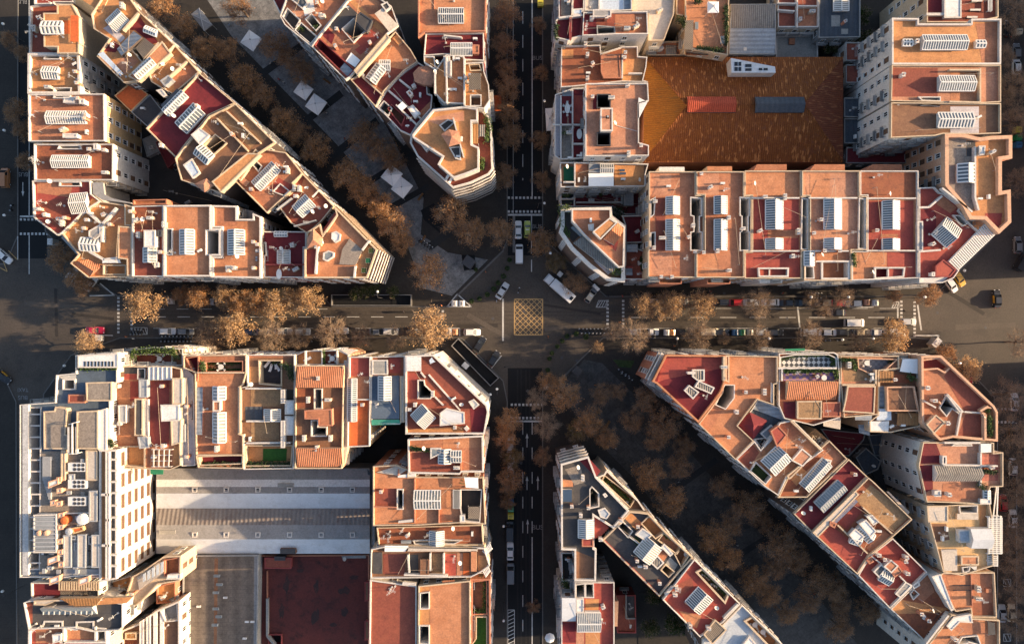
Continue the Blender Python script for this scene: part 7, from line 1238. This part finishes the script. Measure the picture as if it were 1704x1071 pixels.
# people
def person(x, y, a, label, top, legs, stride=.3, z=.13, skin=(.45, .28, .2)):
    for n_, c_ in (('cloth_' + top[0], top[1]), ('cloth_' + legs[0], legs[1]), ('skin', skin), ('hair', (.03, .02, .015))):
        if n_ not in MATS: mat(n_, c_, None, None, fine=.1)
    m = MB(); m.sm = True; s = stride; tp, lg = 'cloth_' + top[0], 'cloth_' + legs[0]
    def tor(prof, mt, sx, sy):
        for i in range(len(prof) - 1):
            for k in range(10):
                g0, g1 = math.pi * k / 5, math.pi * (k + 1) / 5; f = lambda r, z, g: (r * sx * math.cos(g), r * sy * math.sin(g), z)
                m.face([f(prof[i][0], prof[i][1], g0), f(prof[i][0], prof[i][1], g1), f(prof[i + 1][0], prof[i + 1][1], g1), f(prof[i + 1][0], prof[i + 1][1], g0)], mt)
    tor([(.15, .86), (.17, .95)], lg, .7, 1.05); tor([(.17, .93), (.15, 1.08), (.18, 1.3), (.19, 1.4), (.12, 1.47), (.06, 1.5)], tp, .65, 1.12); tor([(.055, 1.48), (.055, 1.56), (.08, 1.6), (.1, 1.66), (.095, 1.72)], 'skin', 1, .85); m.face([(.1, -.015, 1.65), (.125, 0, 1.62), (.1, .015, 1.65)], 'skin')
    for sg in (-1, 1):
        hx = sg * s * .5; m.tube((0, sg * .09, .9), (hx * .6 + .04, sg * .09, .48), .085, lg, 7, .06); m.tube((hx * .6 + .04, sg * .09, .48), (hx, sg * .09, .08), .06, lg, 7, .045); m.box(hx + .06, sg * .09, 0, .25, .09, .08, 'hair')
        ax = -sg * s * .45; m.tube((0, sg * .2, 1.4), (ax * .5, sg * .24, 1.12), .05, tp, 6, .042); m.tube((ax * .5, sg * .24, 1.12), (ax + .08, sg * .23, .9), .042, tp, 6, .035)
        for f_ in range(4): m.tube((ax + .08, sg * .23 + (f_ - 1.5) * .018, .9), (ax + .1, sg * .23 + (f_ - 1.5) * .02, .8 + .008 * abs(f_ - 1)), .009, 'skin', 4)
        m.tube((ax + .1, sg * .21, .9), (ax + .14, sg * .2, .84), .01, 'skin', 4)
    h = MB(); h.lathe(-.012, 0, [(.107, 1.66), (.112, 1.72), (.09, 1.78), (.04, 1.81), (.005, 1.815)], 'hair', 10)
    p = W(x, y, z); t = thing('person', label, 'person', p, R(a)); link('body', m.mesh('body'), t); link('hair', h.mesh('hair'), t)
OR, DK, WHT, BL, RD = ('orange', (.6, .2, .06)), ('dark', (.03, .03, .035)), ('pale', (.6, .58, .54)), ('blue', (.06, .1, .2)), ('red', (.4, .05, .04))
for x, y, a, l, tp, lg, z in ((1030, 536, 80, 'person in orange top walking on the crossing right of the box junction', OR, DK, .01), (735, 508, 30, 'person in orange jacket by the white triangle bay', OR, BL, .13), (1087, 562, 100, 'person in pale clothes beside the white pickup', WHT, DK, .13), (1016, 556, 10, 'person in orange by the motorcycle bay', OR, DK, .13), (225, 563, 60, 'person in pale coat near the left crossing', WHT, BL, .13), (213, 560, 60, 'person in orange near the left crossing', OR, DK, .13), (748, 594, 120, 'person in red between the ramp and the corner building', RD, DK, .13), (1012, 492, 200, 'person in dark clothes at the upper end of the right crossing', DK, DK, .01), (1035, 493, 180, 'person in red top by the upper crossing post', RD, DK, .13), (1500, 517, 0, 'person in dark coat on the far right crossing', DK, BL, .01), (1024, 745, 220, 'person in pale top walking on the lower boulevard', WHT, DK, .13), (545, 190, 60, 'person in pale top on the upper boulevard beside the white parasol', WHT, BL, .13), (466, 134, 20, 'person in red on the upper boulevard', RD, DK, .13), (474, 139, 80, 'person in pale shirt on the upper boulevard', WHT, DK, .13), (1352, 985, 20, 'person in red on the lower boulevard', RD, DK, .13), (1310, 942, 120, 'person in pale top on the lower boulevard', WHT, BL, .13), (672, 518, 10, 'person in dark coat under the lower plaza tree', DK, DK, .01), (826, 500, 0, 'person in blue crossing near the white line', BL, DK, .01)): person(x, y, a, l, tp, lg, z=z)
rs_ = random.Random(21)
for x, y, l in ((690, 372, 'walking on the pale paving near the black kiosk'), (640, 420, 'at the flatiron corner beside the plaza'), (575, 232, 'on the upper boulevard paving between tree rows'), (452, 108, 'on the upper boulevard near the square canopies'), (620, 268, 'just above the paired white canopies'), (384, 44, 'near the top boulevard canopy'), (808, 452, 'standing by the upper planters'), (990, 640, 'at the head of the lower boulevard'), (1128, 800, 'between lower boulevard trees'), (1225, 905, 'on the lower boulevard paving'), (1120, 575, 'on the lower pavement right of the pickup'), (1440, 572, 'on the lower pavement under the lamp'), (400, 572, 'on the lower left pavement by the big golden tree'), (610, 574, 'on the lower left pavement by the silver car'), (1180, 486, 'on the upper pavement beneath the roof row'), (1300, 488, 'on the upper pavement below the red roofs'), (840, 610, 'by the right black car'), (912, 560, 'by the lower round planters')):
    tp_, lg_ = rs_.choice((WHT, BL, DK, OR, RD)), rs_.choice((DK, BL)); person(x, y, rs_.uniform(0, 360), 'person in %s top %s' % (tp_[0], l), tp_, lg_, stride=rs_.uniform(.1, .45))
# canopies, parasols, lamps, kiosks
def canopy(x, y, w, d, a, label, h=3.2, m='canvas', peak=.7, name='canopy_tent', group=None):
    p = W(x, y, h); t = thing(name, label, 'canopy', (p.x, p.y, .13), R(a), group); c = MB(); hw, hd = w / 2, d / 2; q = [Vector((-hw, -hd, h)), Vector((hw, -hd, h)), Vector((hw, hd, h)), Vector((-hw, hd, h))]; ap = Vector((0, 0, h + peak))
    for i in range(4): c.face([q[i], q[(i + 1) % 4], ap], m); c.face([q[i] - Vector((0, 0, .25)), q[(i + 1) % 4] - Vector((0, 0, .25)), q[(i + 1) % 4], q[i]], m)
    link('canopy', c.mesh('canopy'), t); pm = MB(); pm.tube((0, 0, 0), (0, 0, h), .05, 'greymetal', 6); pm = pm.mesh('pole')
    for i in q: link('pole', pm, t, (i.x * .94, i.y * .94, 0))
    f = MB(); f.box(0, 0, h + peak - .03, .35, .35, .12, 'greymetal')
    for i in q: f.beam(i + Vector((0, 0, .03)), ap + Vector((0, 0, .03)), .07, .05, 'whitemetal')
    link('frame', f.mesh('frame'), t)
canopy(418, 68, 3.9, 3.9, -35, 'uppermost white square canopy on the boulevard', group='boulevard canopies'); canopy(505, 151, 3.7, 3.5, -35, 'grey white square canopy next to the canopy with a square vent', group='boulevard canopies'); canopy(526, 174, 4.0, 4.0, -35, 'white square canopy with square vent at its peak', group='boulevard canopies')
canopy(652, 292, 3.9, 4.1, -38, 'upper half of the paired white canopies near the plaza', group='boulevard canopies'); canopy(669, 312, 3.9, 4.1, -38, 'lower half of the paired white canopies near the plaza', group='boulevard canopies'); canopy(914.5, 199, 1.9, 5.6, 3, 'narrow white canopy on the middle street pavement', group=None)
canopy(336, 33, 2.6, 5.4, 38, 'grey rounded canopy under the top boulevard trees', m='greyroof', peak=.3)
def parasol(x, y, z, d, label, m='canvas', n=8, group=None):
    k = S * (H - z - 2.5) / H; p = W(x, y, z + 2.5); r = d / 2 * k; t = thing('parasol', label, 'parasol', (p.x, p.y, z), 0, group); c = MB(); c.lathe(0, 0, [(r, 2.4), (r * .5, 2.72), (.02, 2.95)], m, n); link('canopy', c.mesh('canopy'), t); q = MB(); q.tube((0, 0, 0), (0, 0, 2.95), .04, 'greymetal', 6); link('pole', q.mesh('pole'), t); q = MB(); q.lathe(0, 0, [(.3, 0), (.3, .1), (.05, .14)], 'darkmetal', 10); link('base', q.mesh('base'), t)
parasol(915, 1061, .13, 17, 'grey octagonal parasol at the bottom of the middle street')
canopy(1186.5, 12.5, 2.6, 2.6, 0, 'white square parasol on the orange roof terrace', 15.6)
def lamp(x, y, label, h=7.5, a=0, m='headlamp'):
    p = W(x, y, h); t = thing('street_lamp', label, 'street lamp', (p.x, p.y, 0), R(a), 'globe street lamps'); q = MB(); q.tube((1.4, 0, 0), (1.4, 0, h - .3), .08, 'darkmetal', 7, .05); q.tube((1.4, 0, h - .3), (0, 0, h), .045, 'darkmetal', 6); link('pole', q.mesh('pole'), t); g = MB(); g.sm = True; g.lathe(0, 0, [(.02, h - .42), (.26, h - .28), (.34, h), (.26, h + .26), (.02, h + .36)], m, 12); link('globe', g.mesh('globe'), t)
for x, y, l in ((5, 40, 'white globe lamp at the upper left edge'), (7, 217, 'white globe lamp by the left edge trees'), (7, 358, 'white globe lamp beside the left upper crossing'), (107, 608, 'white globe lamp at the lower left chamfer'), (4, 983, 'white globe lamp at the lower left edge'), (916, 421, 'white globe lamp by the white corner building'), (906, 338, 'white globe lamp at the end of the upper crossing'), (906, 168, 'white globe lamp beside the narrow canopy'), (827, 647, 'upper white globe lamp at the ramp corner'), (816, 656, 'lower white globe lamp at the ramp corner'), (838, 875, 'white globe lamp opposite the black van'), (838, 1032, 'white globe lamp near the lower hatched bay'), (1350, 494, 'white globe lamp over the upper pavement, right half'), (1412, 494, 'white globe lamp left of the grey container'), (1280, 563, 'white globe lamp over the lower pavement by black car'), (1402, 565, 'white globe lamp over the motorcycles, lower right'), (1453, 563, 'white globe lamp near the golden tree, lower right'), (1127, 563, 'white globe lamp over the lower pavement by orange container'), (1539, 494, 'white globe lamp at the right crossing'), (1605, 450, 'white globe lamp at the slatted colonnade'), (1597, 604, 'white globe lamp at the right golden corner tree'), (628, 485, 'white globe lamp above the ramp planter'), (1247, 1056, 'white globe lamp at the bottom of the lower boulevard')): lamp(x, y, l, a=random.choice((0, 90, 180, 270)))
# sunken ramps with parapet walls and railings
def ramp(label, o, m='asphalt', wallm='kerb'):
    p = ccw(pts(o, 0)); c = sum(p, Vector()) / 4; t = thing('ramp_enclosure', label, 'ramp', (c.x, c.y, .13)); OFF[t.name] = (c.x, c.y, .13)
    q = MB(); q.rim(p, .1, 1.15, .2, wallm); q.obj('parapet', t); q = MB(); q.cap([inset(p, .3)], .16, m); q.obj('ramp_floor', t)
    q = MB(); r = inset(p, .15)
    for i in range(4): q.beam(Vector((r[i].x, r[i].y, 1.5)), Vector((r[(i + 1) % 4].x, r[(i + 1) % 4].y, 1.5)), .07, .07, 'greymetal'); q.tube((r[i].x, r[i].y, 1.1), (r[i].x, r[i].y, 1.5), .05, 'greymetal', 5)
    q.obj('railing', t)
ramp('long dark ramp enclosure with pale walls beside two black cars', '751 575 763 562 831 628 816 642', 'asphaltnew'); ramp('dark walled ramp below the flatiron corner building', '553 490 686 490 686 509 553 509', 'asphaltnew')
def kiosk(x, y, w, d, h, a, label, m='whiteroof', wm='greymetal'):
    p = W(x, y, h); t = thing('kiosk', label, 'kiosk', (p.x, p.y, .13), R(a)); q = MB(); q.box(0, 0, 0, w * .9, d * .9, h - .2, wm); link('wall', q.mesh('wall'), t); q = MB(); q.box(0, 0, h - .2, w, d, .2, m); q.box(0, 0, h, w * .5, d * .4, .12, m); link('roof', q.mesh('roof'), t); q = MB(); q.box(0, d * .455, .9, w * .6, .05, 1.1, 'darkglass'); link('window', q.mesh('window'), t)
kiosk(1559, 570, 1.5, 2.4, 2.7, -40, 'white topped kiosk at the right chamfer'); kiosk(774.5, 608, 1.6, 1.3, 2.6, -40, 'white kiosk between the long ramp and the corner building'); kiosk(83.5, 402, 1.3, 1.6, 2.6, 0, 'white topped kiosk below the left red corner roof'); kiosk(992, 478, 2.0, .8, 2.8, -45, 'white billboard box by the dark car'); kiosk(960.5, 617, 2.0, 2.0, 2.6, -40, 'dark cross shaped kiosk on the lower plaza', 'charcoal', 'darkmetal'); kiosk(826.5, 172, 2.4, 4.0, 2.6, 0, 'orange awning kiosk left of the upper middle street', 'brightorange'); kiosk(910, 643, 1.5, 1.5, 2.6, 0, 'pale kiosk under the first lower boulevard tree'); kiosk(780, 436, 2.8, 2.6, 2.6, -35, 'black square kiosk on the paved plaza', 'darkmetal', 'darkmetal'); kiosk(932, 456, 1.2, 1.2, 2.6, -40, 'pale box kiosk behind the box truck')
for x, y, a, l in ((704, 398, 55, 'wooden bench on the upper plaza'), (700, 328, 55, 'dark bench by the pale plaza paving'), (545, 136, -35, 'bench beside the grey white canopy'), (1010, 705, 55, 'bench on the lower boulevard head'), (1255, 945, 50, 'bench between lower boulevard trees')):
    p = W(x, y, .13); t = thing('bench', l, 'bench', (p.x, p.y, .13), R(a)); q = MB(); q.box(0, 0, .4, 2.2, .5, .08, 'wood'); link('seat', q.mesh('seat'), t); q = MB(); q.box(0, -.26, .5, 2.2, .08, .45, 'wood'); link('backrest', q.mesh('backrest'), t); lm = MB(); lm.box(0, 0, 0, .1, .45, .4, 'darkmetal'); lm = lm.mesh('leg')
    for s_ in (-.9, .9): link('leg', lm, t, (s_, 0, 0))
# ------------------------------------------------------------------ loose things on roof terraces
TBL = MB(); TBL.lathe(0, 0, [(.05, 0), (.05, .7), (.62, .7), (.62, .75)], 'whitemetal', 14); TBL = TBL.mesh('garden_table')
CHR = MB(); CHR.box(0, 0, .4, .48, .46, .05, 'whitemetal'); CHR.box(-.22, 0, .45, .05, .46, .42, 'whitemetal')
for sx in (-.2, .2):
    for sy in (-.2, .2): CHR.box(sx, sy, 0, .05, .05, .4, 'whitemetal')
CHR = CHR.mesh('garden_chair')
LNG = MB(); LNG.box(.2, 0, .3, 1.3, .6, .07, 'canvas'); LNG.hexa([(-.45, -.3, .3), (-.45, .3, .3), (-.95, .3, .62), (-.95, -.3, .62), (-.45, -.3, .37), (-.45, .3, .37), (-.95, .3, .69), (-.95, -.3, .69)], 'canvas')
for sx in (-.4, .7):
    for sy in (-.25, .25): LNG.box(sx, sy, 0, .05, .05, .3, 'whitemetal')
LNG = LNG.mesh('sun_lounger')
def put(me, name, x, y, z, a, label, cat, group=None, sc=(1, 1, 1)):
    o = link(name, me, None, P(x, y, z), R(a)); o.scale = sc; tag(o, label, cat, group); return o
def dining(x, y, z, where, oval=False, n=4):
    put(TBL, 'garden_table', x, y, z, 0, 'white %s table %s' % ('oval' if oval else 'round', where), 'table', None, (1.0, 1.9, 1) if oval else (1, 1, 1)); c = P(x, y, z)
    for i in range(n):
        a = 2 * math.pi * (i + .5) / n; o = link('garden_chair', CHR, None, (c.x + .95 * math.cos(a), c.y + (1.45 if oval else .95) * math.sin(a), z), a + math.pi); tag(o, 'white chair at the table ' + where, 'chair', 'white chairs at the table ' + where)
tile('A3'); dining(393, 690, 17.03, 'on the maroon terrace beside the red floor', True, 6); dining(468, 850, 17.03, 'on the terrace below the red floor', True, 0)
tile('B2'); dining(174, 743, 19.5, 'on the maroon roof terrace above the main street', True, 0)
for i, (x, y) in enumerate(((1228, 135), (1250, 153))): put(LNG, 'sun_lounger', x, y, 19.03, 60, '%s white lounger on the corner terrace below the ochre penthouse' % ('upper', 'lower')[i], 'sun lounger', 'loungers on the corner terrace')
for x, y, m_, l in ((748, 595, 'leafdark', 'dark square planter at the top of the flatiron tip terrace'), (728, 657, 'greenfloor', 'green topped square planter in the middle of the flatiron tip terrace'), (702, 718, 'leafdark', 'dark square planter at the bottom of the flatiron tip terrace')):
    p = P(x, y, 22.7); t = thing('square_planter', l, 'planter', (p.x, p.y, 22.03), 0, 'square planters on the flatiron tip'); q = MB(); q.rim([Vector((a * .62, b * .62, 0)) for a, b in ((-1, -1), (1, -1), (1, 1), (-1, 1))], 0, .65, .1, 'woodgrey'); link('planter_box', q.mesh('planter_box'), t); q = MB(); q.box(0, 0, .2, 1.04, 1.04, .4, m_); link('soil', q.mesh('soil'), t)
tile('C4'); dining(436, 408, 20.05, 'on the purple tiled terrace', False, 0); dining(705, 315, 19.05, 'on the grey tiled terrace', False, 4)
tile('C2'); dining(508, 288, 19.05, 'on the rounded front terrace', False, 4)
for i, (x, y) in enumerate(((98, 322), (120, 345), (150, 330), (160, 345))): put(LNG, 'sun_lounger', x, y, 18.5, 50 + 25 * i, '%s white lounger from the left on the dark deck terrace' % ORD[i], 'sun lounger', 'loungers on the deck terrace')
put(LNG, 'sun_lounger', 352, 292, 19.05, 30, 'white lounger on the ochre rounded front terrace', 'sun lounger')
tile('C1'); dining(1015, 290, 17.0, 'on the hedged roof terrace', False, 4); dining(1400, 340, 19.9, 'on the garden terrace above the red roof', False, 4)
tile('D3')
for x, y, w in ((1268, 620, 'upper part of the furnished red roof terrace'), (1325, 680, 'middle of the furnished red roof terrace'), (1570, 930, 'upper part of the stepped terrace at the lower edge'), (1620, 975, 'lower part of the stepped terrace at the lower edge')): dining(x, y, 19.15 if y < 800 else 18.75, 'in ' + w.replace('the ', ''), False, 3)
dining(1140, 487, 18.85, 'on the brown boulevard terrace', False, 0); put(LNG, 'sun_lounger', 660, 50, 16.3, 40, 'upper white lounger on the ochre strip terrace', 'sun lounger'); put(LNG, 'sun_lounger', 775, 158, 16.3, 40, 'lower white lounger on the ochre strip terrace', 'sun lounger')
# hedges and pots on terraces
def hedge(o, z, label, w=.7, h=.9, m='leafgreen', rs=random.Random(11)):
    p = pts(o, z + h); t = MB(); c0 = p[0]
    for i in range(len(p) - 1):
        L = (p[i + 1] - p[i]).length
        for k in range(int(L * 70)):
            q = p[i].lerp(p[i + 1], rs.random()); _leaf(t, Vector((q.x + rs.gauss(0, w * .35), q.y + rs.gauss(0, w * .35), z + rs.uniform(.2, h + .3))), rs, .34, m)
    b = MB()
    for i in range(len(p) - 1): b.beam(Vector((p[i].x, p[i].y, z + .22)), Vector((p[i + 1].x, p[i + 1].y, z + .22)), w * .7, .44, 'woodgrey')
    e = thing('hedge_planter', label, 'hedge', (c0.x, c0.y, z)); OFF[e.name] = (c0.x, c0.y, z); b.obj('trough', e); t.obj('foliage', e)
tile('A2'); hedge('1475 730 1488 790 1476 890', 19.05, 'bushy green hedge on the curved corner terrace', 1.1, 1.4); hedge('1448 1000 1450 1065', 19.05, 'thin hedge low on the corner terrace'); hedge('850 690 880 735', 18.5, 'small green shrubs on the charcoal terrace by the turret'); hedge('390 205 405 170', 19.9, 'dark shrub beside the planted shaft', 1.2, 1.2, 'leafdark'); hedge('300 170 320 190', 19.9, 'green shrub on the charcoal boulevard terrace')
tile('A3'); hedge('1085 120 1125 118 1130 165', 13.1, 'leafy pots at the left edge of the orange terrace', 1, 1.2, 'leafdark'); hedge('1395 30 1400 130 1396 280', 13.1, 'row of pots along the right edge of the orange terrace', .8, .9, 'leafdark'); hedge('1210 300 1380 318', 13.1, 'scrubby hedge along the lower edge of the orange terrace', .8, .7, 'leafdark'); hedge('1200 5 1240 8', 13.1, 'pots at the top of the orange terrace', .8, .9, 'leafdark'); hedge('325 150 325 240', 20.1, 'dark shrubs on the maroon terrace corner', .8, .8, 'leafdark'); hedge('370 835 390 830', 17.1, 'small shrub on the grey tiled strip terrace')
tile('B3'); hedge('352 330 405 318', 18.7, 'yellow green plants hanging over the white corner parapet', 1.3, 1.5); hedge('358 360 362 430 400 500', 18.7, 'mossy plants on the dark corner terrace', .9, .6); hedge('680 725 735 735', 18.7, 'plants in the lower white corner of the terrace', 1.6, .9); hedge('365 225 400 245', 8.1, 'shrub in the upper left of the sunken patio', 1.4, 1.5); hedge('580 225 610 235', 8.1, 'shrub in the middle of the sunken patio', 1.2, 1.2); hedge('690 330 750 355', 8.1, 'dense dark shrubs at the right of the sunken patio', 2, 2, 'leafdark'); hedge('860 640 868 720', 13.6, 'pots beside the small red terrace', .6, .7, 'leafdark')
tile('B4'); hedge('625 612 640 690', 21.1, 'pot plants in the narrow slot before the fifth roof', .7, .9); hedge('310 690 370 685', 18.2, 'green plants on the blue balcony', 1, 1)
tile('C1'); hedge('822 300 832 250 900 240 1085 240 1108 290', 18.05, 'long hedge round the hedged front terrace', 1.2, 1.3); hedge('500 352 735 350', 23.25, 'planted trough above the blue terrace', .6, .7); hedge('1296 316 1530 312', 19.1, 'upper hedge of the garden terrace', .9, .9); hedge('1270 310 1280 370', 21.1, 'pale flowering shrub left of the garden terrace', 1, 1); hedge('1300 364 1530 362', 19.1, 'lower hedge of the garden terrace', .8, .8); hedge('1270 955 1530 958', 19.9, 'plants along the lower red terrace', .9, .9, 'leafdark'); hedge('690 800 705 850', 23.3, 'brown plants on the white terrace wall', .7, .8, 'leafdark')
tile('C2'); hedge('-30 955 245 958', 19.7, 'dark plants along the lawn terrace edge', 1.1, 1.1, 'leafdark'); hedge('195 330 235 360 245 420', 20.7, 'plants right of the dark deck', 1.2, 1.2, 'leafdark'); hedge('130 315 165 312', 18.5, 'green pots at the top of the deck terrace', .9, 1.0); hedge('448 240 450 325', 19.1, 'green divider hedge on the rounded terrace', .4, 1); hedge('1000 850 1120 872', 22.1, 'low planting on the terracotta roof', .6, .5)
tile('D2'); hedge('1390 660 1468 655 1466 860 1390 850', 17.05, 'hedge round the brown deck terrace', .8, 1); hedge('1325 25 1330 70', 19.7, 'green shrub under the white shade sail', .9, 1)
tile('C4'); hedge('172 290 260 268 470 266 508 290 508 330', 19.25, 'hedge round the checkered terrace', .8, .9); hedge('192 370 525 366 525 420', 20.1, 'plants along the purple terrace', .7, .8); hedge('545 298 630 298 645 360', 20.1, 'shrub edge of the sand terrace', .7, .8); hedge('985 395 1015 430', 19.7, 'shrubs below the white awning', 1.2, 1.1); hedge('870 300 875 340', 19.1, 'dark shrubs on the grey tiled terrace', .8, .9, 'leafdark'); hedge('1490 650 1495 780', 21.1, 'plants on the right ochre terrace strip', .8, .9); hedge('1465 620 1490 615', 21.1, 'pots in the corner niche', .7, .8); hedge('1440 1000 1535 1005', 21.7, 'plant row across the red patio', .8, .9, 'leafdark')
tile('D4'); hedge('1430 60 1460 75', 21.7, 'shrubs at the lower end of the red patio', 1.2, 1.2)
tile('D3'); hedge('600 5 690 70 790 160', 16.3, 'plants along the ochre strip terrace', .6, .7); hedge('1235 595 1300 650 1385 745', 19.2, 'plants along the furnished red roof terrace', .6, .7); hedge('365 650 400 720', 14.1, 'plants in the walled patio', 1.2, 1.2); hedge('1000 365 1040 395', 18.9, 'plants at the pink boulevard terrace', .7, .8)
finish_all()
